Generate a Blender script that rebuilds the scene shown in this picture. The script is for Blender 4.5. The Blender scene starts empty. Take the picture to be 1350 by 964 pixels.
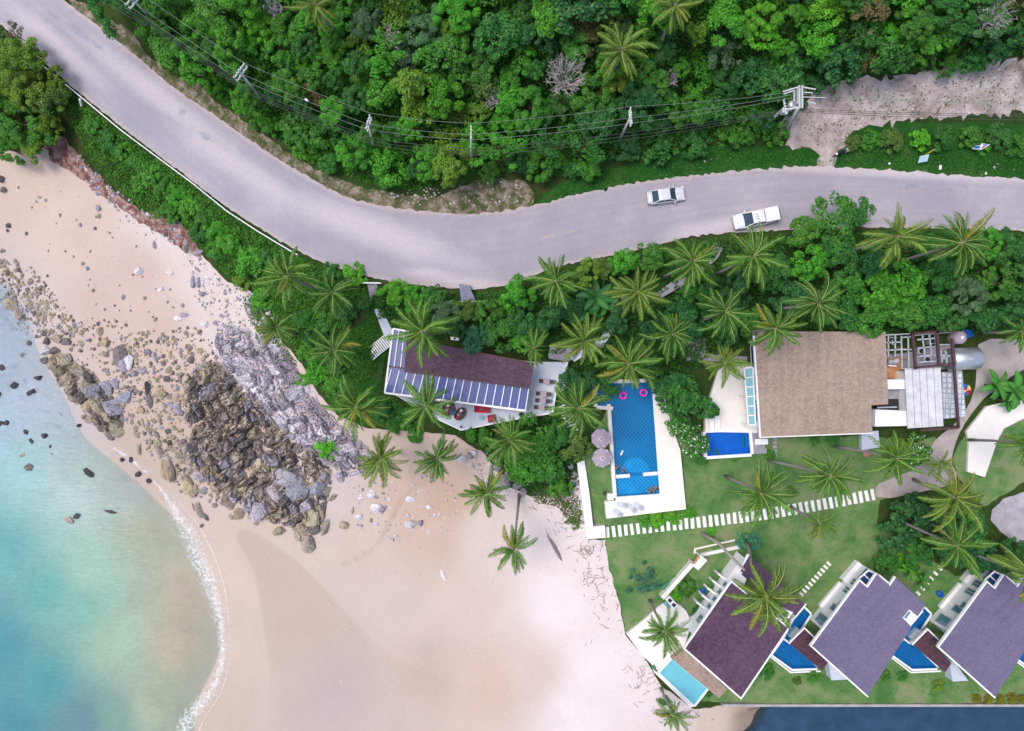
import bpy, math, random
import numpy as np
from mathutils import Vector, Matrix
from mathutils.geometry import delaunay_2d_cdt

random.seed(7)
RNG = np.random.default_rng(11)
S = bpy.context.scene
COL = S.collection
CAM_H = 85.0          # drone height above the sea, metres
FOC = 889.0           # focal length in photo pixels (1350 wide)
CX, CY = 675.0, 482.0

# ------------------------------------------------------------------ survey: pixel -> metres
def at(px, py, z=0.0):
    s = (CAM_H - z) / FOC
    return ((px - CX) * s, (CY - py) * s)

CTRL = [  # surveyed spot heights (px, py, z)
 (-150,420,-1.2),(-150,600,-2.4),(-150,800,-4),(-150,1000,-4.5),(0,1000,-3.6),(0,850,-3.0),(0,720,-2.2),(0,600,-1.1),(80,800,-1.9),(100,640,-.9),
 (150,900,-1.6),(200,800,-.75),(180,700,-.55),(0,480,-.45),(30,430,-.18),(250,850,-.4),(220,1000,-.7),(60,540,-.55),
 (0,352,.12),(45,405,.1),(78,490,.12),(112,562,.12),(192,632,.08),(262,700,.06),(292,780,.06),(304,860,.06),(262,940,.05),(240,1040,.05),
 (-150,300,1.0),(0,230,1.9),(100,280,1.7),(200,340,1.5),(100,400,.9),(160,450,.9),(250,450,1.4),(300,385,2.1),(170,540,.7),(215,560,.9),(240,620,.6),
 (320,720,.5),(400,760,.75),(500,800,1.0),(400,900,.65),(400,1030,.6),(600,900,1.2),(600,1030,1.2),(700,800,1.6),(800,900,2.1),(800,1030,2.0),(760,700,2.3),
 (640,640,2.0),(620,600,2.4),(540,640,1.7),(480,610,2.0),(450,690,1.1),(900,960,1.5),(560,720,1.3),(350,600,1.6),(300,520,1.4),(400,560,2.4),(930,1030,1.2),
 (0,150,4.2),(60,205,2.4),(110,190,3.8),(160,230,3.4),(250,300,3.2),(335,380,3.3),(420,480,3.8),(460,560,3.2),(400,400,4.8),(460,430,4.4),
 (0,25,6.9),(60,86,6.6),(120,136,6.5),(165,172,6.4),(258,242,6.3),(305,278,6.2),(370,317,6.2),(440,354,6.2),(540,374,6.2),(640,380,6.2),(720,354,6.2),(820,334,6.3),(920,308,6.4),(1030,303,6.6),(1200,300,6.8),(1350,303,7.0),
 (-80,-40,7.1),(50,-40,7.1),(117,25,6.9),(193,85,6.7),(277,147,6.5),(370,212,6.3),(450,258,6.2),(543,279,6.2),(650,280,6.2),(750,260,6.3),(900,233,6.4),(1033,222,6.6),(1150,223,6.7),(1350,235,7.0),
 (300,60,8.6),(400,140,8.2),(500,100,10.5),(500,220,7.2),(620,235,7.0),(600,0,14),(800,80,12),(760,190,7.8),(900,0,15),(1000,100,10),(1100,60,12),(1200,0,15),(1350,40,13.5),(1200,150,8.8),(1060,160,8.0),(900,190,7.2),(1350,150,8.8),(1250,205,7.3),(300,-60,13),(900,-60,18),(1350,-60,18),(150,-40,9),
 (520,400,4.9),(560,430,4.2),(650,420,4.6),(600,510,3.6),(700,450,4.2),(760,440,4.1),(850,400,4.6),(900,430,4.2),(1000,400,4.6),(1000,470,3.8),(1100,400,4.8),(1100,500,3.6),(1250,420,4.4),(1250,500,3.6),(1350,430,4.2),(1340,560,3.5),(1340,700,3.3),
 (700,580,3.4),(760,560,3.3),(900,650,3.1),(830,520,3.3),(830,600,3.2),(780,640,2.9),(1000,600,3.2),(1000,700,3.1),(1100,640,3.2),(1200,640,3.3),(1100,760,3.0),(900,740,2.9),(810,760,2.5),(840,835,2.5),(900,860,2.6),(1000,880,2.7),(1200,880,2.7),(1400,880,2.7),(1000,930,2.5),(1200,930,2.6),(1400,930,2.6),
]
_P = np.array([(*at(a, b, c), c) for a, b, c in CTRL])
def _phi(r2): return 0.5 * r2 * np.log(r2 + 1e-9)
_n = len(_P)
_A = np.zeros((_n + 3, _n + 3)); _d = _P[:, None, :2] - _P[None, :, :2]
_A[:_n, :_n] = _phi((_d ** 2).sum(-1)) + np.eye(_n) * 6.0
_A[:_n, _n] = 1; _A[:_n, _n+1:] = _P[:, :2]; _A[_n, :_n] = 1; _A[_n+1:, :_n] = _P[:, :2].T
_W = np.linalg.solve(_A, np.concatenate([_P[:, 2], np.zeros(3)]))
def hraw(X, Y):
    X = np.clip(np.asarray(X, float), -78, 78); Y = np.clip(np.asarray(Y, float), -53, 56)
    sh = X.shape; X = X.ravel(); Y = Y.ravel(); out = np.empty(len(X))
    for i in range(0, len(X), 20000):
        x, y = X[i:i+20000], Y[i:i+20000]
        r2 = (x[:, None] - _P[None, :, 0]) ** 2 + (y[:, None] - _P[None, :, 1]) ** 2
        out[i:i+20000] = _phi(r2) @ _W[:_n] + _W[_n] + _W[_n+1] * x + _W[_n+2] * y
    return out.reshape(sh)
WALL_Y = at(1100, 928, 2.6)[1]          # the retaining wall above the river
RIV_X = at(962, 930, 0)[0]
def sstep(a, b, v): t = np.clip((v - a) / (b - a), 0, 1); return t * t * (3 - 2 * t)
def hts(X, Y):
    X = np.asarray(X, float); Y = np.asarray(Y, float)
    z = hraw(X, Y)
    r = sstep(0.0, 0.9, WALL_Y - 0.25 - Y) * sstep(RIV_X + .3, RIV_X + 9.0, X - .75 * (Y - WALL_Y) + .35 * np.sin(Y * 1.7))
    return z * (1 - r) + (-1.3) * r
def ht(x, y): return float(hts(np.array([x]), np.array([y]))[0])
def atg(px, py, dz=0.0):
    z = 3.0
    for _ in range(7):
        x, y = at(px, py, z + dz); z = ht(x, y)
    return (x, y, z)
def atgs(pts, dz=0.0):
    P = np.array(pts, float)[:, :2]; z = np.full(len(P), 3.0)
    for _ in range(8):
        s = (CAM_H - z - dz) / FOC; x = (P[:, 0] - CX) * s; y = (CY - P[:, 1]) * s; z = hts(x, y)
    return np.stack([x, y, z], 1)

# ------------------------------------------------------------------ scene bookkeeping
def tag(o, label=None, cat=None, group=None, kind=None):
    if label: o['label'] = label
    if cat: o['category'] = cat
    if group: o['group'] = group
    if kind or (label and 'kind' not in o): o['kind'] = kind or 'thing'
    return o
def thing(name, label, cat, loc=(0, 0, 0), rz=0.0, group=None):
    o = bpy.data.objects.new(name, None); COL.objects.link(o)
    o.empty_display_size = 0.3; o.location = loc; o.rotation_euler = (0, 0, rz)
    return tag(o, label, cat, group)
def worldloc(o):
    v = Vector((0, 0, 0))
    while o is not None: v += o.location; o = o.parent
    return v
KIDS = {}
def link(o, parent=None):
    COL.objects.link(o)
    if parent is not None:
        o.parent = parent; KIDS.setdefault(parent.name, []).append(o)
    return o
def inst(name, mesh, parent=None, loc=(0, 0, 0), rot=(0, 0, 0), sc=(1, 1, 1), color=None):
    o = bpy.data.objects.new(name, mesh); o.location = loc; o.rotation_euler = rot; o.scale = sc
    if color: o.color = (*color, 1)
    return link(o, parent)
def copy_tree(o, parent=None):
    c = o.copy(); link(c, parent)
    for ch in KIDS.get(o.name, []): copy_tree(ch, c)
    return c

class MB:
    """collects verts and faces, links them as one mesh object"""
    def __init__(s): s.V = []; s.F = []; s.M = []
    def add(s, vs, fs, m=0):
        b = len(s.V); s.V += [tuple(v) for v in vs]
        for f in fs: s.F.append([i + b for i in f]); s.M.append(m)
        return s
    def prism(s, pts, z0, z1, m=0):
        n = len(pts)
        a = sum(pts[i][0] * pts[(i+1) % n][1] - pts[(i+1) % n][0] * pts[i][1] for i in range(n))
        if a < 0: pts = pts[::-1]
        zz0 = z0 if callable(z0) else (lambda x, y: z0)
        zz1 = z1 if callable(z1) else (lambda x, y: z1)
        vs = [(p[0], p[1], zz0(p[0], p[1])) for p in pts] + [(p[0], p[1], zz1(p[0], p[1])) for p in pts]
        fs = [list(range(n))[::-1], list(range(n, 2 * n))] + [[i, (i+1) % n, n + (i+1) % n, n + i] for i in range(n)]
        return s.add(vs, fs, m)
    def box(s, cx, cy, z0, z1, lx, ly, a=0.0, m=0):
        c, q = math.cos(a), math.sin(a)
        return s.prism([(cx + c*u*lx/2 - q*v*ly/2, cy + q*u*lx/2 + c*v*ly/2) for u, v in ((-1,-1),(1,-1),(1,1),(-1,1))], z0, z1, m)
    def bar(s, p, q, w, h=None, m=0):
        p = Vector(p); q = Vector(q); h = h or w; d = (q - p).normalized()
        u = d.cross(Vector((0, 0, 1)))
        u = Vector((1, 0, 0)) if u.length < 1e-4 else u.normalized()
        v = u.cross(d).normalized()
        vs = [e + u * i * w/2 + v * j * h/2 for e in (p, q) for i, j in ((-1,-1),(1,-1),(1,1),(-1,1))]
        return s.add(vs, [[3,2,1,0],[4,5,6,7],[0,1,5,4],[1,2,6,5],[2,3,7,6],[3,0,4,7]], m)
    def tube(s, path, rad, n=6, m=0, cap=True):
        path = [Vector(p) for p in path]; rings = []; vs = []
        for i, p in enumerate(path):
            d = (path[min(i+1, len(path)-1)] - path[max(i-1, 0)]).normalized()
            u = d.cross(Vector((0, 0, 1)));
            u = Vector((1, 0, 0)) if u.length < 1e-3 else u.normalized()
            v = u.cross(d); r = rad[i] if hasattr(rad, '__len__') else rad
            for k in range(n):
                a = 2 * math.pi * k / n; vs.append(p + u * math.cos(a) * r + v * math.sin(a) * r)
        fs = [[i*n + k, i*n + (k+1) % n, (i+1)*n + (k+1) % n, (i+1)*n + k] for i in range(len(path)-1) for k in range(n)]
        if cap: fs += [list(range(n))[::-1], [(len(path)-1)*n + k for k in range(n)]]
        return s.add(vs, fs, m)
    def lathe(s, prof, n=16, c=(0, 0, 0), m=0):
        vs = [(c[0] + r * math.cos(2*math.pi*k/n), c[1] + r * math.sin(2*math.pi*k/n), c[2] + z) for r, z in prof for k in range(n)]
        fs = [[i*n + k, i*n + (k+1) % n, (i+1)*n + (k+1) % n, (i+1)*n + k] for i in range(len(prof)-1) for k in range(n)]
        return s.add(vs, fs, m)
    def build(s, name, mats, parent=None, smooth=False, world=True, color=None):
        me = bpy.data.meshes.new(name); V = s.V
        if parent is not None and world:
            w = worldloc(parent); V = [(a - w.x, b - w.y, c - w.z) for a, b, c in V]
        me.from_pydata(V, [], s.F)
        for m in (mats if isinstance(mats, (list, tuple)) else [mats]): me.materials.append(m)
        me.polygons.foreach_set('material_index', s.M)
        if smooth: me.polygons.foreach_set('use_smooth', [True] * len(s.F))
        me.validate(); me.update()
        return inst(name, me, parent, color=color)

def mesh_np(name, V, F, mats, attrs=None, smooth=False, mi=None):
    """V (n,3), F (m,k) one face size; attrs {name: (n,) or (n,3)} on points"""
    me = bpy.data.meshes.new(name); V = np.ascontiguousarray(V, np.float32); F = np.ascontiguousarray(F, np.int32); k = F.shape[1]
    me.vertices.add(len(V)); me.vertices.foreach_set('co', V.ravel())
    me.loops.add(F.size); me.loops.foreach_set('vertex_index', F.ravel())
    me.polygons.add(len(F)); me.polygons.foreach_set('loop_start', np.arange(0, F.size, k, dtype=np.int32))
    try: me.polygons.foreach_set('loop_total', np.full(len(F), k, np.int32))
    except Exception: pass
    for m in (mats if isinstance(mats, (list, tuple)) else [mats]): me.materials.append(m)
    if mi is not None: me.polygons.foreach_set('material_index', np.ascontiguousarray(mi, np.int32))
    me.polygons.foreach_set('use_smooth', np.full(len(F), smooth, bool))
    for an, a in (attrs or {}).items():
        a = np.asarray(a, np.float32)
        if a.ndim == 1: me.attributes.new(an, 'FLOAT', 'POINT').data.foreach_set('value', np.ascontiguousarray(a))
        else: me.attributes.new(an, 'FLOAT_VECTOR', 'POINT').data.foreach_set('vector', np.ascontiguousarray(a).ravel())
    me.update(calc_edges=True); me.validate()
    return me

# 2-D tools
def inside(poly, X, Y):
    poly = np.asarray(poly, float); X = np.asarray(X, float); Y = np.asarray(Y, float); r = np.zeros(X.shape, bool); n = len(poly)
    for i in range(n):
        x0, y0 = poly[i]; x1, y1 = poly[(i+1) % n]
        if y0 == y1: continue
        c = ((y0 > Y) != (y1 > Y)) & (X < (x1 - x0) * (Y - y0) / (y1 - y0) + x0); r ^= c
    return r
def segdist(line, X, Y, closed=False):
    line = np.asarray(line, float); d = np.full(np.shape(X), 1e9); n = len(line)
    for i in range(n if closed else n - 1):
        a = line[i]; b = line[(i+1) % n]; ab = b - a; L = (ab ** 2).sum() + 1e-12
        t = np.clip(((X - a[0]) * ab[0] + (Y - a[1]) * ab[1]) / L, 0, 1)
        d = np.minimum(d, np.hypot(X - a[0] - t * ab[0], Y - a[1] - t * ab[1]))
    return d
def densify(poly, step, jit=0.0, closed=True):
    out = []; n = len(poly)
    for i in range(n if closed else n - 1):
        a = np.array(poly[i][:2]); b = np.array(poly[(i+1) % n][:2]); L = np.hypot(*(b - a)); k = max(1, int(L / step))
        for j in range(k):
            p = a + (b - a) * j / k
            if jit and j: p = p + RNG.normal(0, jit, 2)
            out.append(p)
    if not closed: out.append(np.array(poly[-1][:2]))
    return np.array(out)
def smooth_line(pts, it=2, closed=False):
    P = np.array(pts, float)
    for _ in range(it):
        Q = []; n = len(P)
        for i in range(n if closed else n - 1):
            a, b = P[i], P[(i+1) % n]; Q += [a*.75 + b*.25, a*.25 + b*.75]
        if not closed: Q = [P[0]] + Q + [P[-1]]
        P = np.array(Q)
    return P
def sheet(name, poly, mat, off, step=0.7, jit=0.0, attrs=None, zf=None, kind='structure', world_poly=False, smooth_it=0, holes=()):
    """a sheet draped over the ground inside a surveyed outline (photo pixels unless world_poly)"""
    if smooth_it: poly = smooth_line(poly, smooth_it, True)
    W = np.array(poly, float) if world_poly else atgs(poly, off)[:, :2]
    B = densify(W, step, jit); x0, y0 = B.min(0); x1, y1 = B.max(0)
    gx, gy = np.meshgrid(np.arange(x0, x1, step), np.arange(y0, y1, step)); gx = gx + (np.arange(gx.shape[0]) % 2)[:, None] * step / 2
    gx = gx.ravel(); gy = gy.ravel()
    k = inside(B, gx, gy); gx = gx[k]; gy = gy[k]
    k = segdist(B, gx, gy, True) > step * 0.45; gx = gx[k]; gy = gy[k]
    pts = [Vector(p) for p in B] + [Vector((a, b)) for a, b in zip(gx, gy)]; nb = len(B)
    r = delaunay_2d_cdt(pts, [], [list(range(nb))], 1, 1e-5)
    V2 = np.array([(v.x, v.y) for v in r[0]]); F = np.array([f for f in r[2] if len(f) == 3])
    z = (zf(V2[:, 0], V2[:, 1]) if zf else hts(V2[:, 0], V2[:, 1])) + off
    V = np.column_stack([V2, z])
    a, b, c = V2[F[:, 0]], V2[F[:, 1]], V2[F[:, 2]]
    fl = ((b - a)[:, 0] * (c - a)[:, 1] - (b - a)[:, 1] * (c - a)[:, 0]) < 0; F[fl] = F[fl][:, ::-1]
    A = attrs(V2[:, 0], V2[:, 1], z) if attrs else None
    o = inst(name, mesh_np(name, V, F, mat, A, True)); tag(o, kind=kind)
    return o
def idw(spots, X, Y, p=3.0, dz=0.0):
    W = np.array([at(a, b, dz) for a, b, *_ in spots]); C = np.array([s[2] for s in spots], float)
    d = ((X[:, None] - W[None, :, 0]) ** 2 + (Y[:, None] - W[None, :, 1]) ** 2) ** (p / 2) + 1e-3
    w = 1 / d; w /= w.sum(1, keepdims=True); return w @ C
def lin(r, g, b, k=1.0):
    f = lambda c: ((c / 255 + .055) / 1.055) ** 2.4 if c > 10 else c / 255 / 12.92
    return (f(r) * k, f(g) * k, f(b) * k)

# ------------------------------------------------------------------ materials
class NT:
    def __init__(s, name):
        s.m = bpy.data.materials.new(name); s.m.use_nodes = True; s.t = s.m.node_tree; s.t.nodes.clear()
        s.out = s.n('ShaderNodeOutputMaterial')
    def n(s, ty, **kw):
        o = s.t.nodes.new(ty)
        for k, v in kw.items():
            if k.startswith('i_'): o.inputs[k[2:].replace('_', ' ')].default_value = v
            else: setattr(o, k, v)
        return o
    def l(s, a, b): s.t.links.new(a, b)
    def coord(s, scale=(1, 1, 1), rot=(0, 0, 0), kind='Object'):
        c = s.n('ShaderNodeTexCoord'); m = s.n('ShaderNodeMapping'); m.inputs['Scale'].default_value = scale; m.inputs['Rotation'].default_value = rot
        s.l(c.outputs[kind], m.inputs['Vector']); return m.outputs['Vector']
    def noise(s, scale, detail=4, rough=.6, vec=None, dist=0.0):
        o = s.n('ShaderNodeTexNoise'); o.inputs['Scale'].default_value = scale; o.inputs['Detail'].default_value = detail; o.inputs['Roughness'].default_value = rough; o.inputs['Distortion'].default_value = dist
        s.l(vec or s.coord(), o.inputs['Vector']); return o.outputs['Fac']
    def ramp(s, fac, stops, interp='LINEAR'):
        o = s.n('ShaderNodeValToRGB'); e = o.color_ramp.elements; o.color_ramp.interpolation = interp
        while len(e) < len(stops): e.new(.5)
        for i, (p, c) in enumerate(stops):
            e[i].position = p; e[i].color = (*c, 1) if hasattr(c, '__len__') else (c, c, c, 1)
        s.l(fac, o.inputs['Fac']); return o.outputs['Color']
    def mix(s, fac, a, b, mode='MIX'):
        o = s.n('ShaderNodeMix', data_type='RGBA', blend_type=mode)
        for k, sock, v in ((0, o.inputs[0], fac), (1, o.inputs[6], a), (2, o.inputs[7], b)):
            if isinstance(v, (int, float)): sock.default_value = v if k == 0 else (v, v, v, 1)
            elif isinstance(v, tuple): sock.default_value = (*v, 1)
            else: s.l(v, sock)
        return o.outputs[2]
    def math(s, op, a, b=0.0, clamp=False):
        o = s.n('ShaderNodeMath', operation=op, use_clamp=clamp)
        for i, v in enumerate((a, b)):
            if isinstance(v, (int, float)): o.inputs[i].default_value = v
            else: s.l(v, o.inputs[i])
        return o.outputs[0]
    def attr(s, name, out='Fac'): o = s.n('ShaderNodeAttribute'); o.attribute_name = name; return o.outputs[out]
    def bump(s, h, strength=.5, dist=.05):
        o = s.n('ShaderNodeBump'); o.inputs['Strength'].default_value = strength; o.inputs['Distance'].default_value = dist; s.l(h, o.inputs['Height']); return o.outputs['Normal']
    def principled(s, col, rough=.7, spec=.3, metal=0.0, normal=None, **kw):
        o = s.n('ShaderNodeBsdfPrincipled')
        if isinstance(col, tuple): o.inputs['Base Color'].default_value = (*col, 1)
        else: s.l(col, o.inputs['Base Color'])
        for k, v in (('Roughness', rough), ('Specular IOR Level', spec), ('Metallic', metal)):
            if isinstance(v, (int, float)): o.inputs[k].default_value = v
            else: s.l(v, o.inputs[k])
        if normal is not None: s.l(normal, o.inputs['Normal'])
        for k, v in kw.items(): o.inputs[k.replace('_', ' ')].default_value = v
        return o.outputs[0]
    def end(s, sh): s.l(sh, s.out.inputs['Surface']); return s.m

def m_plain(name, c, rough=.5, spec=.3, metal=0.0, var=.12, scale=1.5, bump=0.0):
    t = NT(name); n = t.noise(scale, 5, .65)
    col = t.ramp(n, [(.3, tuple(x * (1 - var) for x in c)), (.7, tuple(min(.95, x * (1 + var)) for x in c))])
    nb = t.bump(t.noise(scale * 8, 3), bump, .02) if bump else None
    return t.end(t.principled(col, rough, spec, metal, nb))
def m_tint(name, rough=.5, spec=.4, metal=0.0):
    t = NT(name); oi = t.n('ShaderNodeObjectInfo')
    return t.end(t.principled(oi.outputs['Color'], rough, spec, metal))
def m_leaf(name, trans=.25):
    t = NT(name); oi = t.n('ShaderNodeObjectInfo').outputs['Color']; r = t.attr('leafr')
    yel = t.mix(t.math('MULTIPLY', r, .26), oi, (.15, .30, .012))
    v = t.math('ADD', t.math('MULTIPLY', r, 1.15), .42)
    vv = t.n('ShaderNodeCombineXYZ'); [t.l(v, vv.inputs[i]) for i in range(3)]
    col = t.mix(1.0, yel, vv.outputs[0], 'MULTIPLY')
    a = t.principled(col, .5, .25); b = t.n('ShaderNodeBsdfTranslucent'); t.l(col, b.inputs['Color'])
    m = t.n('ShaderNodeMixShader'); m.inputs[0].default_value = trans; t.l(a, m.inputs[1]); t.l(b.outputs[0], m.inputs[2])
    return t.end(m.outputs[0])
M = {}
M['leaf'] = m_leaf('leaf'); M['frond'] = m_leaf('palm_leaflet', .3)
t = NT('frond_rib'); oi = t.n('ShaderNodeObjectInfo').outputs['Color']; M['rib'] = t.end(t.principled(t.mix(.7, oi, (.46, .50, .17)), .5, .3))
M['flower'] = m_plain('white_petal', (.85, .85, .80), .6, .2, var=.05)
M['bark'] = m_plain('bark', (.16, .12, .085), .9, .1, var=.4, scale=3, bump=.6)
t = NT('palm_bark'); w = t.n('ShaderNodeTexWave', bands_direction='Z'); w.inputs['Scale'].default_value = 1.6; w.inputs['Distortion'].default_value = 2.5; t.l(t.coord(), w.inputs['Vector'])
M['palmbark'] = t.end(t.principled(t.mix(w.outputs['Fac'], (.26, .23, .21), (.36, .32, .30)), .9, .1, 0, t.bump(w.outputs['Fac'], .5, .04)))
M['deadwood'] = m_plain('bleached_wood', (.46, .42, .42), .85, .1, var=.2, scale=3)
M['drift'] = m_plain('driftwood', (.24, .20, .185), .85, .1, var=.4, scale=4)
M['white'] = m_plain('white_render', (.80, .80, .82), .6, .2, var=.05, scale=.9)
M['whitedeck'] = m_plain('pale_deck_stone', (.76, .73, .70), .6, .25, var=.05, scale=1.2)
M['bluedeck'] = m_plain('painted_pale_deck', (.52, .56, .66), .5, .3, var=.07, scale=.8)
M['concrete'] = m_plain('concrete', (.36, .34, .35), .8, .15, var=.2, scale=.8, bump=.2)
M['greyconc'] = m_plain('grey_paving', (.30, .29, .33), .8, .15, var=.2, scale=1.2, bump=.2)
M['metal'] = m_plain('galvanised_steel', (.48, .51, .56), .45, .4, .35, var=.2, scale=1.0)
M['whitemetal'] = m_plain('weathered_white_sheet', (.60, .61, .65), .6, .3, .1, var=.18, scale=.7)
M['tank'] = m_plain('brushed_tank_steel', (.62, .66, .70), .32, .5, .75, var=.08, scale=1.2)
M['slate'] = m_plain('slate_blue_sheet', (.17, .18, .27), .6, .3, var=.15)
M['rust'] = m_plain('maroon_steel', (.085, .045, .055), .6, .3, .1, var=.3, scale=2)
M['ruststain'] = m_plain('rusty_sheet', (.38, .20, .10), .8, .2, 0, var=.5, scale=1.4)
M['polegrey'] = m_plain('pole_concrete', (.50, .50, .52), .8, .2, var=.12, scale=2)
M['wire'] = m_plain('cable_sheath', (.10, .11, .10), .5, .3, .2, var=.1)
M['wirelt'] = m_plain('bare_aluminium_cable', (.30, .34, .30), .5, .4, .3, var=.1)
M['black'] = m_plain('black_plastic', (.02, .02, .024), .45, .4, var=.1)
M['rubber'] = m_plain('tyre_rubber', (.025, .025, .027), .8, .2, var=.1)
M['chrome'] = m_plain('alloy', (.6, .6, .62), .3, .5, .8, var=.05)
M['carpaint'] = m_plain('white_car_paint', (.72, .72, .76), .22, .5, .0, var=.02)
M['silver'] = m_plain('silver_white_car_paint', (.64, .65, .70), .25, .5, .15, var=.02)
M['carglass'] = m_plain('car_glass', (.02, .05, .085), .08, .6, var=.05)
M['lampred'] = m_plain('red_lens', (.4, .02, .02), .2, .5); M['lampclear'] = m_plain('clear_lens', (.7, .72, .75), .15, .6, .2)
M['red'] = m_plain('red_fabric', (.56, .015, .06), .8, .15, var=.15, scale=4)
M['wicker'] = m_plain('wicker', (.22, .13, .11), .8, .2, var=.55, scale=9)
M['blue'] = m_plain('blue_fabric', (.05, .12, .32), .8, .2, var=.2, scale=4)
M['pink'] = m_plain('pink_vinyl', (.75, .05, .50), .3, .4, var=.05)
M['parasol'] = m_plain('mauve_canvas', (.37, .31, .38), .8, .15, var=.08, scale=2)
M['darkwood'] = m_plain('dark_wood', (.075, .06, .065), .6, .3, var=.4, scale=4)
M['signblue'] = m_plain('pale_blue_board', (.45, .62, .72), .5, .3, var=.1); M['bluetarp'] = m_plain('blue_tarpaulin', (.02, .13, .50), .5, .3, var=.3, scale=3)
M['yellow'] = m_plain('yellow_canvas', (.75, .58, .12), .7, .2)
M['skin'] = m_plain('skin', (.42, .24, .16), .5, .3, var=.08); M['hair'] = m_plain('hair', (.02, .014, .01), .5, .3); M['swimwear'] = m_plain('swimwear', (.10, .03, .16), .7, .2)
M['swimblue'] = m_plain('blue_swimwear', (.03, .05, .22), .7, .2)
M['greenbox'] = m_plain('green_board', (.05, .20, .11), .6, .2)

def m_shingle(name, a, b, rot=0.0, course=.22, k=.5):
    t = NT(name); v = t.coord(rot=(0, 0, math.radians(rot))); br = t.n('ShaderNodeTexBrick'); br.offset = .5; br.squash = 1
    for s_, x in (('Scale', 1.0), ('Brick Width', course * 1.35), ('Row Height', course), ('Mortar Size', .014), ('Mortar Smooth', .4), ('Bias', 0.0)): br.inputs[s_].default_value = x
    br.inputs['Color1'].default_value = (0, 0, 0, 1); br.inputs['Color2'].default_value = (1, 1, 1, 1); br.inputs['Mortar'].default_value = (.12, .12, .12, 1); t.l(v, br.inputs['Vector'])
    big = t.noise(.22, 5, .65, v, .4); fine = t.noise(4.5, 5, .85, v)
    st = t.n('ShaderNodeMapping'); st.inputs['Scale'].default_value = (1.6, .10, 1); t.l(v, st.inputs['Vector']); streak = t.noise(1.0, 4, .6, st.outputs[0])
    f = t.math('ADD', t.math('MULTIPLY', br.outputs['Color'], k * .38), t.math('ADD', t.math('MULTIPLY', big, .34), t.math('MULTIPLY', fine, .58)))
    f = t.math('ADD', f, t.math('MULTIPLY', t.math('SUBTRACT', streak, .5), .35))
    col = t.ramp(f, [(.30, a), (.78, b)])
    return t.end(t.principled(col, .85, .2, 0, t.bump(t.math('ADD', br.outputs['Fac'], fine), .4, .03)))
M['roofplum'] = m_shingle('plum_shingle', (.040, .024, .036), (.135, .080, .115), 10)
M['roofplum2'] = m_shingle('purple_shingle', (.040, .022, .042), (.150, .085, .140), 42)
M['roofviolet'] = m_shingle('violet_shingle', (.105, .092, .158), (.195, .168, .272), 42, .22, .4)
M['rooftan'] = m_shingle('tan_shingle', (.215, .160, .135), (.45, .345, .285), 0)
M['roofmaroon'] = m_shingle('maroon_shingle', (.045, .02, .035), (.12, .06, .085), 42)
M['terracotta'] = m_plain('terracotta', (.42, .22, .16), .8, .15)
def m_glass(name, c, alpha=.55, rough=.06):
    t = NT(name); n = t.noise(1.2, 3); nb = t.bump(n, .05, .02)
    a = t.principled(c, rough, .5, 0, nb); tr = t.n('ShaderNodeBsdfTransparent'); tr.inputs[0].default_value = (.75, .85, .95, 1)
    m = t.n('ShaderNodeMixShader'); m.inputs[0].default_value = alpha; t.l(tr.outputs[0], m.inputs[1]); t.l(a, m.inputs[2])
    return t.end(m.outputs[0])
M['glassblue'] = m_glass('blue_canopy_glass', (.10, .13, .33), .8); M['glassaqua'] = m_glass('aqua_canopy_glass', (.28, .55, .62), .7)
M['window'] = m_plain('window_glass', (.10, .22, .30), .08, .6, var=.2)
M['windowdark'] = m_plain('dark_window_glass', (.015, .05, .13), .06, .6, var=.3)

def m_water(name, c, alpha, bumpscale=3.0, bs=.12):
    t = NT(name); v = t.coord(); n1 = t.noise(bumpscale, 3, .6, v); nb = t.bump(n1, bs, .05)
    a = t.principled(c, .06, .5, 0, nb); tr = t.n('ShaderNodeBsdfTransparent'); tr.inputs[0].default_value = (.74, .92, .99, 1)
    m = t.n('ShaderNodeMixShader'); m.inputs[0].default_value = alpha; t.l(tr.outputs[0], m.inputs[1]); t.l(a, m.inputs[2])
    return t.end(m.outputs[0])
M['poolwater'] = m_water('pool_water', (.01, .18, .44), .20)
M['poolaqua'] = m_water('aqua_pool_water', (.25, .62, .68), .45)
M['riverwater'] = None
def m_tile(name, a, b, cell, rot=math.radians(45)):
    t = NT(name); v = t.coord(rot=(0, 0, rot)); nd = t.n('ShaderNodeTexNoise'); nd.inputs['Scale'].default_value = 1.4; nd.inputs['Detail'].default_value = 3; t.l(v, nd.inputs['Vector']); v = t.mix(.16, v, nd.outputs['Color'], 'ADD'); br = t.n('ShaderNodeTexBrick'); br.offset = 0; br.squash = 1
    br.inputs['Scale'].default_value = 1.0; br.inputs['Brick Width'].default_value = cell; br.inputs['Row Height'].default_value = cell; br.inputs['Mortar Size'].default_value = cell * .16; br.inputs['Mortar Smooth'].default_value = .3
    br.inputs['Color1'].default_value = (*a, 1); br.inputs['Color2'].default_value = (*[x * .85 for x in a], 1); br.inputs['Mortar'].default_value = (*b, 1); t.l(v, br.inputs['Vector'])
    col = t.mix(t.ramp(t.noise(.3, 3), [(.35, 0.0), (.7, .5)]), br.outputs['Color'], tuple(x * 1.25 for x in a))
    return t.end(t.principled(col, .35, .4))
M['tileblue'] = m_tile('blue_pool_tile', (.010, .255, .50), (.003, .075, .25), .34)
M['tilelight'] = m_tile('light_blue_pool_tile', (.02, .43, .76), (.006, .16, .42), .34)
M['tiledeep'] = m_plain('deep_blue_mosaic', (.008, .12, .62), .3, .4, var=.2, scale=.9)
M['tilevilla'] = m_plain('villa_pool_mosaic', (.010, .14, .38), .3, .4, var=.2, scale=.6)
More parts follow.
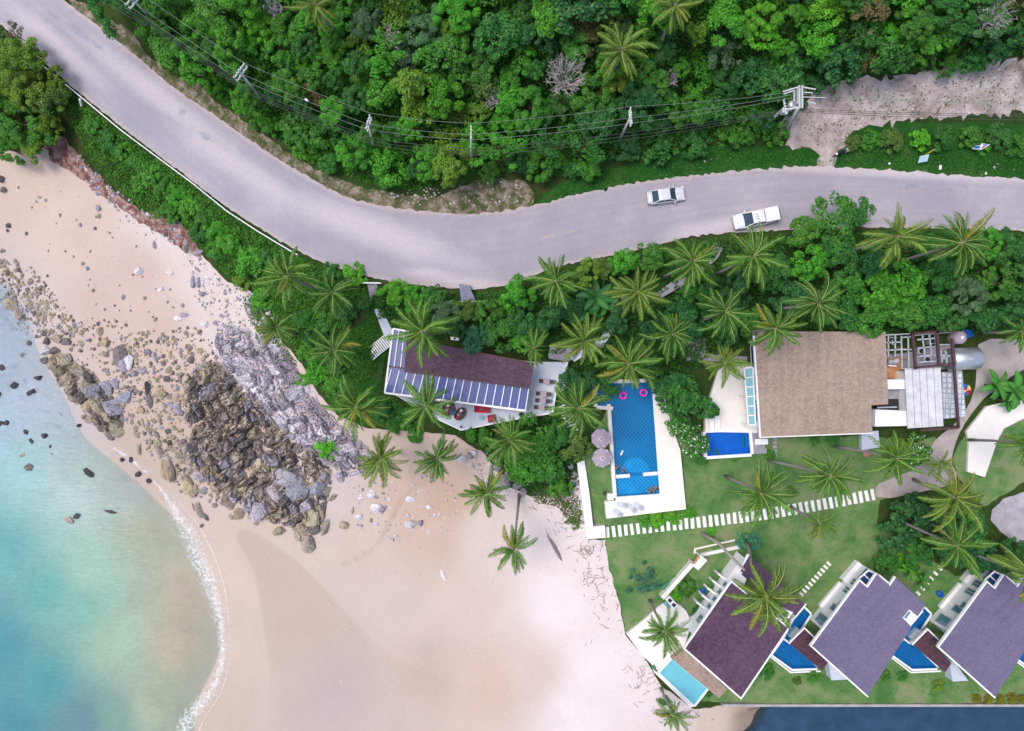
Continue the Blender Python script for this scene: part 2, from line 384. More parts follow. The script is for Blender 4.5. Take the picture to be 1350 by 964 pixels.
M['tileaqua'] = m_plain('aqua_mosaic', (.24, .66, .74), .3, .4, var=.12, scale=.6)
M['whitegrid'] = m_tile('white_floor_tile', (.72, .75, .80), (.22, .25, .30), .62, .05)
# ------------------------------------------------------------------ setting materials
# ground under the trees
t = NT('soil_and_litter'); n = t.noise(.9, 6, .7); n2 = t.noise(.12, 4)
col = t.ramp(n, [(.3, (.018, .030, .010)), (.5, (.035, .065, .014)), (.62, (.055, .06, .025)), (.75, (.11, .085, .06))])
M['ground'] = t.end(t.principled(t.mix(t.ramp(n2, [(.45, 0.0), (.7, .6)]), col, (.022, .07, .012)), .95, .1, 0, t.bump(n, .8, .2)))
# sand
t = NT('sand'); tone = t.attr('tone', 'Vector'); v = t.coord()
n = t.noise(.22, 6, .6, v); n2 = t.noise(2.2, 5, .7, v); n3 = t.noise(14, 3, .7, v)
f = t.math('ADD', t.math('MULTIPLY', n, .20), t.math('ADD', t.math('MULTIPLY', n2, .16), t.math('MULTIPLY', n3, .10)))
vo3 = t.n('ShaderNodeTexVoronoi'); vo3.inputs['Scale'].default_value = 1.7; t.l(v, vo3.inputs['Vector']); dim = t.ramp(vo3.outputs['Distance'], [(.0, 0.0), (.28, 1.0)]); f = t.math('ADD', f, t.math('ADD', .74, t.math('MULTIPLY', dim, .03)))
cv = t.n('ShaderNodeCombineXYZ'); [t.l(f, cv.inputs[i]) for i in range(3)]
col = t.mix(1.0, tone, cv.outputs[0], 'MULTIPLY')
wet = t.attr('wet'); w = t.math('ADD', wet, t.math('MULTIPLY', t.math('SUBTRACT', n2, .5), .45))
wm = t.ramp(w, [(.34, 0.0), (.62, 1.0)]); fade = t.attr('wetk'); wm = t.math('MULTIPLY', wm, fade)
col = t.mix(wm, col, (.40, .315, .255))
litter = t.attr('litter'); vo = t.n('ShaderNodeTexVoronoi'); vo.inputs['Scale'].default_value = 2.6; t.l(v, vo.inputs['Vector'])
lk = t.math('MULTIPLY', t.ramp(t.noise(3.4, 5, .75, v), [(.60, 0.0), (.66, 1.0)]), litter)
col = t.mix(lk, col, (.20, .15, .12))
tr = t.attr('sandtrack'); col = t.mix(t.math('MULTIPLY', tr, .35), col, (.30, .22, .18))
rough = t.math('SUBTRACT', .95, t.math('MULTIPLY', wm, .35))
M['sand'] = t.end(t.principled(col, rough, .2, 0, t.bump(t.math('ADD', t.math('ADD', n2, t.math('MULTIPLY', dim, .5)), t.math('MULTIPLY', n3, .5)), .45, .07)))
# asphalt
t = NT('dusty_asphalt'); v = t.coord(); ac = t.attr('across'); al = t.attr('along')
n = t.noise(.18, 5, .6, v); n2 = t.noise(2.5, 5, .7, v); n3 = t.noise(18, 2, .7, v)
st = t.n('ShaderNodeCombineXYZ'); t.l(t.math('MULTIPLY', ac, 14.0), st.inputs[0]); t.l(t.math('MULTIPLY', al, .03), st.inputs[1]); n4 = t.noise(1.0, 4, .6, st.outputs[0])
f = t.math('ADD', t.math('ADD', t.math('MULTIPLY', n, .5), t.math('MULTIPLY', n2, .26)), t.math('ADD', t.math('MULTIPLY', n4, .20), t.math('MULTIPLY', n3, .08)))
col = t.ramp(f, [(.36, (.275, .258, .315)), (.55, (.345, .320, .368)), (.70, (.425, .395, .42))])
edge = t.math('ABSOLUTE', t.math('SUBTRACT', ac, .5)); e2 = t.math('ADD', edge, t.math('MULTIPLY', t.math('SUBTRACT', n2, .5), .16))
col = t.mix(t.ramp(e2, [(.435, 0.0), (.50, .85)]), col, (.47, .40, .40))
du = t.attr('dust'); col = t.mix(t.math('MULTIPLY', du, t.math('ADD', .35, n2), True), col, (.56, .51, .54))
pa = t.attr('patch'); pk = t.ramp(t.math('MULTIPLY', pa, t.noise(1.1, 7, .8, v, .8)), [(.32, 0.0), (.56, .65)])
col = t.mix(pk, col, (.21, .23, .33))
ln = t.attr('line'); col = t.mix(t.math('MULTIPLY', t.ramp(ln, [(.5, 0.0), (.8, .5)]), t.ramp(n2, [(.4, .2), (.6, 1.0)])), col, (.55, .45, .30))
M['road'] = t.end(t.principled(col, .85, .2, 0, t.bump(n3, .3, .02)))
# turf
def m_turf(name, a, b, c, d, scale=.35):
    t = NT(name); v = t.coord(); n = t.noise(scale, 6, .62, v, .4); n2 = t.noise(3.0, 5, .75, v); n3 = t.noise(16, 3, .75, v)
    f = t.math('ADD', t.math('MULTIPLY', n, .72), t.math('ADD', t.math('MULTIPLY', n2, .20), t.math('MULTIPLY', n3, .12)))
    col = t.ramp(f, [(.40, a), (.50, b), (.58, c), (.70, d)])
    return t.end(t.principled(col, .95, .1, 0, t.bump(t.math('ADD', n3, n2), .6, .08)))
M['lawn'] = m_turf('mown_lawn', (.060, .155, .045), (.115, .215, .072), (.185, .245, .112), (.255, .235, .165), .28)
M['turf'] = m_turf('rough_roadside_grass', (.012, .065, .012), (.018, .085, .014), (.03, .105, .02), (.09, .12, .05))
M['dirt'] = m_turf('stony_bare_earth', (.28, .22, .20), (.43, .36, .345), (.52, .45, .43), (.64, .58, .57), .5)
M['verge'] = m_turf('dry_verge_litter', (.045, .085, .025), (.12, .115, .06), (.26, .215, .175), (.40, .345, .315), 1.1)
M['redearth'] = m_turf('red_brown_scree', (.10, .045, .035), (.20, .10, .085), (.36, .24, .22), (.52, .42, .40), 1.2)
M['drive'] = m_plain('driveway_concrete', (.37, .325, .32), .85, .15, var=.22, scale=.6, bump=.2)
M['plaza'] = m_plain('grey_stone_paving', (.36, .335, .37), .8, .15, var=.22, scale=.9, bump=.3)

# ------------------------------------------------------------------ ground: one sheet to the horizon
core_x = np.arange(-96, 96.1, .8); core_y = np.arange(-70, 74.1, .8)
far = np.array([8, 20, 45, 90, 170, 320, 600, 1200.])
gx = np.concatenate([core_x[0] - far[::-1], core_x, core_x[-1] + far]); gy = np.concatenate([core_y[0] - far[::-1], core_y, core_y[-1] + far])
GX, GY = np.meshgrid(gx, gy); GZ = hts(GX, GY)
nx, ny = len(gx), len(gy); idx = np.arange(nx * ny).reshape(ny, nx)
GF = np.stack([idx[:-1, :-1], idx[:-1, 1:], idx[1:, 1:], idx[1:, :-1]], -1).reshape(-1, 4)
tag(inst('ground', mesh_np('ground', np.column_stack([GX.ravel(), GY.ravel(), GZ.ravel() - .03]), GF, M['ground'], smooth=True)), kind='structure')

# ------------------------------------------------------------------ beach and seabed
SAND = [(50,240,(.60,.48,.41)),(110,300,(.60,.48,.42)),(180,360,(.58,.46,.41)),(130,420,(.56,.44,.39)),(280,360,(.66,.57,.54)),(230,300,(.68,.60,.58)),
 (300,420,(.64,.56,.52)),(200,450,(.56,.44,.38)),(240,540,(.50,.39,.32)),(200,590,(.50,.40,.34)),(270,680,(.56,.45,.40)),(290,760,(.58,.47,.40)),(320,850,(.56,.46,.40)),
 (400,740,(.58,.48,.42)),(480,700,(.58,.47,.41)),(440,660,(.58,.50,.48)),(540,660,(.55,.42,.34)),(590,660,(.52,.38,.29)),(570,710,(.55,.43,.36)),(400,830,(.53,.43,.39)),(440,900,(.48,.40,.40)),
 (520,800,(.57,.47,.43)),(560,880,(.52,.42,.37)),(620,800,(.60,.49,.44)),(650,900,(.57,.45,.38)),(700,880,(.60,.49,.44)),(640,700,(.62,.53,.49)),(720,700,(.72,.65,.64)),(740,790,(.74,.68,.69)),(790,870,(.74,.68,.69)),(760,940,(.72,.66,.67)),(840,910,(.73,.66,.66)),(780,760,(.70,.62,.61)),(690,660,(.68,.60,.56)),(940,950,(.55,.45,.38)),(985,940,(.40,.31,.24)),(890,930,(.70,.62,.61)),
 (0,420,(.50,.46,.46)),(60,560,(.50,.46,.46)),(100,650,(.46,.44,.40)),(200,760,(.45,.40,.32)),(240,860,(.50,.42,.35)),(100,900,(.30,.32,.28)),(0,800,(.25,.30,.28)),(-100,600,(.3,.33,.3)),(230,960,(.50,.42,.35))]
WET = [(308,706),(318,697),(330,699),(360,716),(400,745),(450,800),(520,870),(620,905),(700,905),(745,930),(760,1010),(700,1110),(360,1110),(352,960),(356,890),(350,850),(343,800),(336,755),(320,728)]
TRACK = [(562,634),(540,648),(525,662),(520,680),(508,700),(495,722),(470,738),(452,746)]
WETP = np.array([at(a, b, .7) for a, b in smooth_line(WET, 2, True)]); TRK = np.array([at(a, b, 1.4) for a, b in smooth_line(TRACK, 2)])
LIT = np.array([at(a, b, 2.3) for a, b in [(735,640),(752,665),(765,700),(785,740),(800,775),(812,815),(835,850),(865,880),(905,930)]])
WRACK = np.array([at(a, b, 1.6) for a, b in [(628,690),(660,740),(688,770),(705,830),(720,890),(745,900),(748,960)]])
def sand_attrs(X, Y, Z):
    tone = idw(SAND, X, Y, 3.2, 1.0) * np.array([.90, .895, .90])
    d = segdist(WETP, X, Y, True); ins = inside(WETP, X, Y)
    wet = np.clip(.5 + np.where(ins, d, -d) * .55, 0, 1)
    px = X / ((CAM_H - .7) / FOC) + CX; py = CY - Y / ((CAM_H - .7) / FOC)
    wk = .58 * np.clip(1.15 - np.hypot((px - 340) * .55, (py - 735)) / 230, .16, 1)
    tr = np.clip(1.25 - segdist(TRK, X, Y) / .28, 0, 1)
    li = np.clip(1.1 - segdist(LIT, X, Y) / 3.2, 0, 1) + .8 * np.clip(1 - segdist(WRACK, X, Y) / .5, 0, 1)
    return {'tone': tone, 'wet': wet, 'wetk': wk, 'sandtrack': tr, 'litter': np.clip(li, 0, 1)}
BEACH = [(-420,190),(-30,196),(20,200),(48,203),(62,188),(80,190),(100,205),(118,222),(150,255),(196,292),(238,300),(262,332),(300,372),(330,384),(350,420),(372,450),(398,480),(420,520),(445,548),(485,565),(540,568),(600,574),(640,600),(668,640),(700,655),(750,652),(760,640),(772,640),(776,712),(798,712),(803,745),(815,790),(825,838),(850,868),(872,905),(915,935),(958,930.5),(1060,929.5),(1060,990),(1040,1180),(1040,1500),(-420,1500)]
sheet('beach', BEACH, M['sand'], .03, .62, .05, sand_attrs)

# ------------------------------------------------------------------ sea, foam, river
TINT = [(0,440,(150,175,205)),(50,520,(170,188,212)),(0,560,(150,185,202)),(30,620,(138,190,192)),(100,640,(165,195,188)),(0,720,(70,165,165)),(0,850,(14,140,152)),(60,900,(30,148,150)),(100,800,(112,178,160)),(150,850,(150,185,155)),(200,700,(172,182,150)),(230,850,(188,180,150)),(250,780,(196,182,155)),(110,950,(75,130,140)),(150,945,(110,155,140)),(200,930,(165,180,150)),(120,750,(145,188,165)),(60,780,(75,165,160)),(-100,800,(8,120,140)),(-150,500,(60,140,170)),(100,1100,(20,120,140)),(160,640,(170,190,185)),(20,960,(15,135,150))]
TINT = [(a, b, tuple(.86*v + .14*.42 for v in lin(*c, .92))) for a, b, c in TINT]
def sea_attrs(X, Y, Z):
    return {'depth': -hts(X, Y), 'tint': idw(TINT, X, Y, 3.0)}
t = NT('sea_water'); v = t.coord(); dep = t.attr('depth'); tint = t.attr('tint', 'Vector'); n = t.noise(.25, 6, .65, v, .5); n2 = t.noise(1.6, 4, .6, v)
vv = t.n('ShaderNodeCombineXYZ'); f = t.math('ADD', .70, t.math('ADD', t.math('MULTIPLY', n, .38), t.math('MULTIPLY', n2, .22))); [t.l(f, vv.inputs[i]) for i in range(3)]
col = t.mix(1.0, tint, vv.outputs[0], 'MULTIPLY')
mp = t.n('ShaderNodeMapping'); mp.inputs['Rotation'].default_value = (0, 0, .25); mp.inputs['Scale'].default_value = (.55, 1.6, 1); t.l(v, mp.inputs['Vector'])
rip0 = t.noise(2.2, 5, .7, mp.outputs[0], .6); cz = t.n('ShaderNodeCombineXYZ'); fz = t.math('ADD', .80, t.math('MULTIPLY', rip0, .40)); [t.l(fz, cz.inputs[i]) for i in range(3)]; col = t.mix(1.0, col, cz.outputs[0], 'MULTIPLY')  # caustic-like ripple light painted into the water colour as bright and dark streaks
rip = t.math('ADD', t.noise(1.1, 4, .65, mp.outputs[0]), t.math('MULTIPLY', t.noise(4.5, 2, .6, mp.outputs[0]), .4))
a = t.principled(col, .12, .5, 0, t.bump(rip, .32, .12)); trn = t.n('ShaderNodeBsdfTransparent'); trn.inputs[0].default_value = (.86, .95, .97, 1)
al = t.math('ADD', dep, t.math('MULTIPLY', t.math('SUBTRACT', n, .5), .35)); al = t.ramp(al, [(.0, 0.0), (.10, .34), (.45, .62), (1.0, .86)])
m = t.n('ShaderNodeMixShader'); t.l(al, m.inputs[0]); t.l(trn.outputs[0], m.inputs[1]); t.l(a, m.inputs[2]); M['sea'] = t.end(m.outputs[0])
SHORE = [(-420,300),(-60,335),(10,340),(60,390),(92,470),(125,545),(155,575),(215,625),(285,690),(312,770),(318,860),(285,940),(262,1040),(240,1180),(200,1500),(-420,1500)]
SEAP = np.array([at(a, b, 0) for a, b in SHORE]); SEAP = np.vstack([SEAP[:-1], [at(-420, 1500)]])
sheet('sea', SEAP, M['sea'], 0.0, .9, 0, sea_attrs, zf=lambda X, Y: X * 0 - .01, world_poly=True)
far_sea = MB(); q = at(-420, 300); q2 = at(200, 1500)
far_sea.add([(-1300, -1300, -.012), (q[0], -1300, -.012), (q[0], q[1], -.012), (-1300, q[1], -.012)], [[0, 1, 2, 3]])
far_sea.add([(q[0], -1300, -.012), (q2[0], -1300, -.012), (q2[0], q2[1], -.012), (q[0], q2[1], -.012)], [[0, 1, 2, 3]])
M['farsea'] = m_water('open_sea', lin(8, 125, 140, .5), .97, .8, .4)
tag(far_sea.build('open_sea', M['farsea']), kind='structure')
t = NT('river_water'); v = t.coord(); rr = t.noise(.5, 4, .6, v)
mp = t.n('ShaderNodeMapping'); mp.inputs['Scale'].default_value = (.5, 2.2, 1); t.l(v, mp.inputs['Vector']); rp = t.noise(2.2, 4, .6, mp.outputs[0])
de = t.attr('depth'); a = t.principled(t.ramp(rr, [(.3, (.018, .046, .095)), (.7, (.032, .074, .140))]), .10, .5, 0, t.bump(rp, .6, .12)); trn = t.n('ShaderNodeBsdfTransparent'); trn.inputs[0].default_value = (.5, .55, .5, 1)
m = t.n('ShaderNodeMixShader'); t.l(t.ramp(de, [(-.0, .0), (.9, .95)]), m.inputs[0]); t.l(trn.outputs[0], m.inputs[1]); t.l(a, m.inputs[2]); M['river'] = t.end(m.outputs[0])
rv = [(at(940, 928)[0], WALL_Y - .05), (160, WALL_Y - .05), (160, WALL_Y - 40), (at(940, 928)[0], WALL_Y - 40)]
sheet('river', rv, M['river'], 0, 1.0, 0, lambda X, Y, Z: {'depth': .2 - hts(X, Y)}, zf=lambda X, Y: X * 0 + .2, world_poly=True)

def foam(pts, name, label='white broken surf foam along the waterline of the beach'):
    P = np.array(pts, float); C = smooth_line(P[:, :2], 3); T = np.linspace(0, 1, len(P)); wv = np.interp(np.linspace(0, 1, len(C)), T, P[:, 2])
    C = np.array([at(a, b, .08) for a, b in C]); wv = wv * .095
    C2 = densify(C, .25, 0, False); wv = np.interp(np.linspace(0, 1, len(C2)), np.linspace(0, 1, len(wv)), wv)
    d = np.gradient(C2, axis=0); d /= np.hypot(*d.T)[:, None] + 1e-9; nrm = np.column_stack([d[:, 1], -d[:, 0]])
    K = 9; u = np.linspace(-1, 1, K); n = len(C2)
    X = C2[:, None, 0] + nrm[:, None, 0] * u * wv[:, None]; Y = C2[:, None, 1] + nrm[:, None, 1] * u * wv[:, None]
    Z = np.maximum(hts(X, Y) + .045, .02) + .03; U = -np.repeat(u[None], n, 0)
    id_ = np.arange(n * K).reshape(n, K); F = np.stack([id_[:-1, :-1], id_[:-1, 1:], id_[1:, 1:], id_[1:, :-1]], -1).reshape(-1, 4)
    o = inst(name, mesh_np(name, np.column_stack([X.ravel(), Y.ravel(), Z.ravel()]), F, M['foam'], {'fu': U.ravel()}, True)); return tag(o, label, 'foam', kind='stuff')
t = NT('foam'); v = t.coord(); fu = t.attr('fu'); vo = t.n('ShaderNodeTexVoronoi', feature='DISTANCE_TO_EDGE'); vo.inputs['Scale'].default_value = 2.0
nd = t.n('ShaderNodeTexNoise'); nd.inputs['Scale'].default_value = 1.6; nd.inputs['Detail'].default_value = 4; t.l(v, nd.inputs['Vector']); mv = t.mix(.35, v, nd.outputs['Color'], 'ADD'); t.l(mv, vo.inputs['Vector'])
cell = t.ramp(vo.outputs['Distance'], [(.0, 1.0), (.17, .0)]); nn = t.noise(2.2, 6, .75, v)
up = t.math('SUBTRACT', 1.0, t.math('POWER', t.math('ABSOLUTE', t.math('SUBTRACT', fu, -.15)), 1.6)); k = t.math('ADD', t.math('MULTIPLY', up, .62), t.math('ADD', t.math('MULTIPLY', cell, .16), t.math('MULTIPLY', t.math('SUBTRACT', nn, .5), 1.9)))
edge = t.ramp(fu, [(.86, 0.0), (.93, .8), (.99, .0)]); k2 = t.math('MAXIMUM', t.ramp(k, [(.36, 0.0), (.62, .34), (1.0, .88)]), t.math('MULTIPLY', edge, t.ramp(nn, [(.4, .3), (.6, 1.0)])))
a = t.principled((.86, .87, .88), .6, .2, 0, t.bump(k, .4, .08)); trn = t.n('ShaderNodeBsdfTransparent'); m = t.n('ShaderNodeMixShader'); t.l(k2, m.inputs[0]); t.l(trn.outputs[0], m.inputs[1]); t.l(a, m.inputs[2]); M['foam'] = t.end(m.outputs[0])
foam([(204,634,1.5),(214,645,3),(224,658,6),(237,680,12),(252,705,17),(264,735,20),(278,765,18),(287,795,14),(293,825,10),(296,850,9),(293,880,10),(285,905,12),(270,925,15),(252,945,19),(240,975,20),(225,1010,16),(210,1050,10)], 'surf_foam')
foam([(150,590,2),(168,600,4),(182,612,4),(196,624,3)], 'surf_foam', 'thin foam lapping at the dark reef on the waterline')

# ------------------------------------------------------------------ road
RN = [(-60,-120),(0,-80),(50,-35),(83,0),(117,25),(160,58),(193,85),(233,120),(277,147),(320,178),(370,212),(413,237),(450,258),(490,269),(543,278),(610,283),(650,281),(693,273),(750,259),(800,248),(850,239),(900,233),(950,228),(1033,220),(1087,219),(1150,223),(1233,229),(1350,236),(1500,245),(1800,262)]
RS = [(-160,-60),(-90,-20),(-20,15),(10,40),(36,64),(60,84),(118,134),(165,171),(210,206),(258,242),(305,278),(370,318),(400,335),(440,353),(490,367),(540,375),(600,381),(640,381),(690,371),(720,356),(760,345),(820,335),(880,319),(920,309),(1030,304),(1100,300),(1200,300),(1350,304),(1500,312),(1800,328)]
def resample(P, n):
    P = np.array(P, float); d = np.concatenate([[0], np.cumsum(np.hypot(*np.diff(P, axis=0).T))]); tt = np.linspace(0, d[-1], n)
    return np.column_stack([np.interp(tt, d, P[:, i]) for i in range(2)])
# match the two edges station by station
def stations(N, Sx, n=420):
    A = resample(smooth_line(N, 2), 1500); B = resample(smooth_line(Sx, 2), 1500); A2 = resample(A, n)
    out = []; j = 0
    for i in range(n):
        f = i / (n - 1); out.append(B[int(f * 1499)])
    return A2, np.array(out)
NA, SB = stations(RN, RS)
Kx = 26; u = np.linspace(0, 1, Kx); n = len(NA)
PX = NA[:, None, 0] * (1 - u) + SB[:, None, 0] * u; PY = NA[:, None, 1] * (1 - u) + SB[:, None, 1] * u
jn = RNG.normal(0, 1.1, n); js = RNG.normal(0, .7, n); PX[:, 0] += jn * .5; PY[:, 0] += jn; PY[:, -1] += js
W = atgs(np.column_stack([PX.ravel(), PY.ravel()]), .1); X, Y = W[:, 0], W[:, 1]
AC = np.repeat(u[None], n, 0).ravel(); AL = np.repeat(np.linspace(0, 175, n)[:, None], Kx, 1).ravel()
def spots(lst): 
    r = np.zeros(len(X)); fx, fy = PX.ravel(), PY.ravel()
    for a, b, rx, ry, an in lst:
        c, s_ = math.cos(math.radians(an)), math.sin(math.radians(an)); dx, dy = fx - a, fy - b
        r = np.maximum(r, np.clip(1.4 - np.hypot((dx*c + dy*s_) / rx, (-dx*s_ + dy*c) / ry), 0, 1))
    return r
patch = spots([(105,42,34,9,38),(128,60,18,6,38),(240,148,8,9,40),(272,180,18,7,30),(1203,245,17,5,3),(1196,248,7,5,0),(1252,250,9,6,0),(1273,247,6,5,0),(70,20,20,5,38),(870,254,4,1,0)])
dust = np.clip(spots([(70,55,80,12,40),(200,120,120,14,38),(330,230,110,16,33),(570,361,34,9,5),(610,372,60,9,8),(690,368,20,6,-20),(60,100,60,6,38),(480,300,140,20,20),(940,300,60,10,-10),(1180,228,220,6,3)]) * .75, 0, 1)
cl = segdist(np.array([(690,318),(740,308),(800,297),(850,288)], float), PX.ravel(), PY.ravel()); line = np.clip(1.3 - cl / 1.6, 0, 1)
id_ = np.arange(n * Kx).reshape(n, Kx); F = np.stack([id_[:-1, :-1], id_[1:, :-1], id_[1:, 1:], id_[:-1, 1:]], -1).reshape(-1, 4)
tag(inst('road', mesh_np('road', np.column_stack([X, Y, hts(X, Y) + .10]), F, M['road'], {'across': AC, 'along': AL, 'patch': patch, 'dust': dust, 'line': line}, True)), kind='structure')

# ------------------------------------------------------------------ verges, grass, lawns, paths
sheet('verge', [(83,-5),(95,-5),(135,22),(175,42),(192,70),(225,100),(258,108),(290,138),(330,165),(385,205),(430,228),(470,245),(515,255),(560,262),(600,250),(640,235),(690,238),(705,255),(700,275),(650,287),(610,289),(543,283),(490,274),(450,263),(413,242),(370,217),(320,183),(277,152),(233,125),(193,90),(160,63),(117,30)], M['verge'], .055, .6, .12)
sheet('roadside_grass', [(690,276),(735,243),(790,225),(850,212),(900,196),(960,190),(1035,195),(1060,192),(1085,205),(1110,188),(1130,165),(1200,160),(1350,165),(1800,180),(1800,265),(1350,241),(1233,234),(1150,228),(1087,224),(1033,225),(950,233),(900,238),(850,244),(800,253),(750,264)], M['turf'], .05, .6, .1)
sheet('dirt_lot', [(1035,192),(1028,160),(1045,140),(1075,125),(1100,108),(1150,102),(1180,103),(1230,92),(1280,86),(1350,76),(1800,60),(1800,150),(1350,150),(1290,152),(1235,155),(1190,160),(1150,165),(1125,172),(1112,188),(1104,205),(1098,222),(1070,222),(1085,205),(1068,195)], M['dirt'], .075, .45, .28)
sheet('scree', [(58,182),(85,180),(105,205),(120,222),(150,255),(190,280),(232,285),(258,320),(268,345),(240,330),(205,305),(180,290),(140,262),(110,238),(85,222),(66,212)], M['redearth'], .07, .5, .15)
LAWN = [(764,612),(800,540),(905,540),(930,605),(1000,577),(1150,574),(1200,586),(1232,575),(1245,590),(1235,625),(1160,660),(1156,690),(1260,760),(1360,735),(1600,740),(1600,927),(1340,927),(955,926),(925,925),(900,895),(866,866),(826,837),(815,790),(802,745),(798,712),(781,705)]
sheet('lawn', LAWN, M['lawn'], .055, .6, .08)
sheet('lawn', [(1262,628),(1256,606),(1264,585),(1276,569),(1300,590),(1330,560),(1356,545),(1600,545),(1600,640),(1356,632),(1325,652),(1296,668)], M['lawn'], .06, .6, .06)
sheet('lawn', [(488,372),(512,385),(545,395),(530,450),(508,470),(500,520),(470,520),(445,500),(430,470),(455,440),(478,425),(492,400)], M['turf'], .055, .6, .1)
sheet('driveway', [(1290,446),(1356,448),(1600,452),(1600,490),(1356,484),(1330,498),(1312,515),(1300,522),(1285,540),(1268,564),(1258,588),(1254,610),(1264,628),(1252,640),(1220,648),(1156,660),(1152,640),(1182,628),(1200,622),(1228,590),(1234,578),(1262,558),(1285,520),(1288,480)], M['drive'], .085, .6, .03, smooth_it=1)
sheet('stone_plaza', [(1308,672),(1322,658),(1352,648),(1600,650),(1600,735),(1356,716),(1335,714),(1318,700),(1306,686)], M['plaza'], .085, .6, .03)
# ------------------------------------------------------------------ foliage meshes
def leaf_quads(C, Nrm, size, asp, rng, droop=.25):
    """one folded leaf per centre: quads base-left-tip-right"""
    n = len(C); r = rng.normal(size=(n, 3)); T = r - (r * Nrm).sum(1, keepdims=True) * Nrm; T /= np.linalg.norm(T, axis=1, keepdims=True) + 1e-9
    B = np.cross(Nrm, T); L = size[:, None]; Wd = L * asp
    b = C - T * L * .5; tp = C + T * L * .5 - Nrm * L * droop * .5; l_ = C + B * Wd * .5 - Nrm * L * .06; r_ = C - B * Wd * .5 - Nrm * L * .06
    V = np.stack([b, l_, tp, r_], 1).reshape(-1, 3); F = np.arange(4 * n).reshape(n, 4)
    return V, F
def crown_points(rng, R, Hh, ncl, per, crange, under=.15):
    """clumps over an uneven dome; returns leaf centres and normals"""
    C = []; N = []; K = []
    lob = rng.uniform(.55, 1.25, 7); ph = rng.uniform(0, 6.28)
    for i in range(ncl):
        a = rng.uniform(0, 2*math.pi); q = math.sqrt(rng.uniform(0, 1)) * .92
        lr = np.interp(((a + ph) % 6.283) / 6.283 * 7, range(8), list(lob) + [lob[0]])
        r = R * q * lr; z = Hh * (max(0.0, 1 - q ** 2.2)) ** .7 + rng.normal(0, .10 * Hh) - rng.uniform(0, .25) * Hh
        cr = rng.uniform(*crange) * R * (1.0 - .3 * q); c = np.array([r * math.cos(a), r * math.sin(a), max(z, .08 * Hh)])
        d = rng.normal(size=(per, 3)); d /= np.linalg.norm(d, axis=1, keepdims=True); d[:, 2] = np.abs(d[:, 2]) * np.where(rng.uniform(size=per) < under, -1, 1)
        rad = cr * rng.uniform(.55, 1.08, per) ** .6; pts = c + d * rad[:, None] * np.array([1, 1, .75])
        nn = d * .9 + rng.normal(0, .45, (per, 3)) + np.array([0, 0, .55]); C.append(pts); N.append(nn); K.append(np.full(per, rng.uniform(-.16, .16)))
    C = np.concatenate(C); N = np.concatenate(N); N /= np.linalg.norm(N, axis=1, keepdims=True)
    return C, N, np.concatenate(K)
def crown_mesh(name, seed, R=2.5, Hh=2.2, ncl=34, per=95, crange=(.20, .36), leaf=(.20, .36), asp=.55, mat='leaf', flowers=0):
    rng = np.random.default_rng(seed); C, N, K = crown_points(rng, R, Hh, ncl, per, crange)
    sz = rng.uniform(*leaf, len(C)); V, F = leaf_quads(C, N, sz, asp, rng)
    rnd = np.clip(rng.uniform(0, 1, len(C)) * .65 + .2 + K, 0, 1); mi = np.zeros(len(F), np.int32)
    if flowers: mi[(rng.uniform(size=len(F)) < flowers) & (N[:, 2] > .35)] = 1
    return mesh_np(name, V, F, [M[mat], M['flower']], {'leafr': np.repeat(rnd, 4)}, False, mi)
CROWN = [crown_mesh('leaf_crown', 100 + i, Hh=1.9 + .25 * (i % 4), ncl=30 + 3 * (i % 5), per=95) for i in range(9)]            # ordinary
FINE = [crown_mesh('fine_crown', 200 + i, leaf=(.13, .23), per=170, ncl=40, crange=(.14, .28)) for i in range(4)]               # small leaved
BROAD = [crown_mesh('broad_crown', 300 + i, leaf=(.30, .55), per=48, ncl=38, asp=.6, crange=(.2, .36)) for i in range(4)]       # big leaved
LOOSE = [crown_mesh('loose_crown', 400 + i, leaf=(.18, .32), per=60, ncl=24, Hh=1.4, crange=(.15, .34)) for i in range(4)]      # open, scruffy
FLOWER = [crown_mesh('flower_crown', 500 + i, leaf=(.26, .44), per=60, ncl=36, flowers=.07) for i in range(2)]
def spiky_mesh(name, seed, n=46, rays=22):
    rng = np.random.default_rng(seed); V = []; F = []; A = []
    for i in range(n):
        a = rng.uniform(0, 6.283); q = math.sqrt(rng.uniform()) * 1.9; c = np.array([q * math.cos(a), q * math.sin(a), 1.7 * (1 - (q / 2.3) ** 2) + rng.normal(0, .15)]); k = rng.uniform()
        for j in range(rays):
            d = rng.normal(size=3); d[2] = abs(d[2]) * .8; d /= np.linalg.norm(d); s = np.cross(d, [0, 0, 1]); s /= np.linalg.norm(s) + 1e-6; L = rng.uniform(.45, .75); w = .045
            b = len(V); V += [c - s * w, c + s * w, c + d * L * .6 + s * w, c + d * L - np.array([0, 0, .12])]; F.append([b, b+1, b+2, b+3]); A += [.4 * k + .5 * rng.uniform()] * 4
    return mesh_np(name, np.array(V), np.array(F), M['leaf'], {'leafr': np.array(A)})
SPIKY = [spiky_mesh('spiky_crown', 61)]
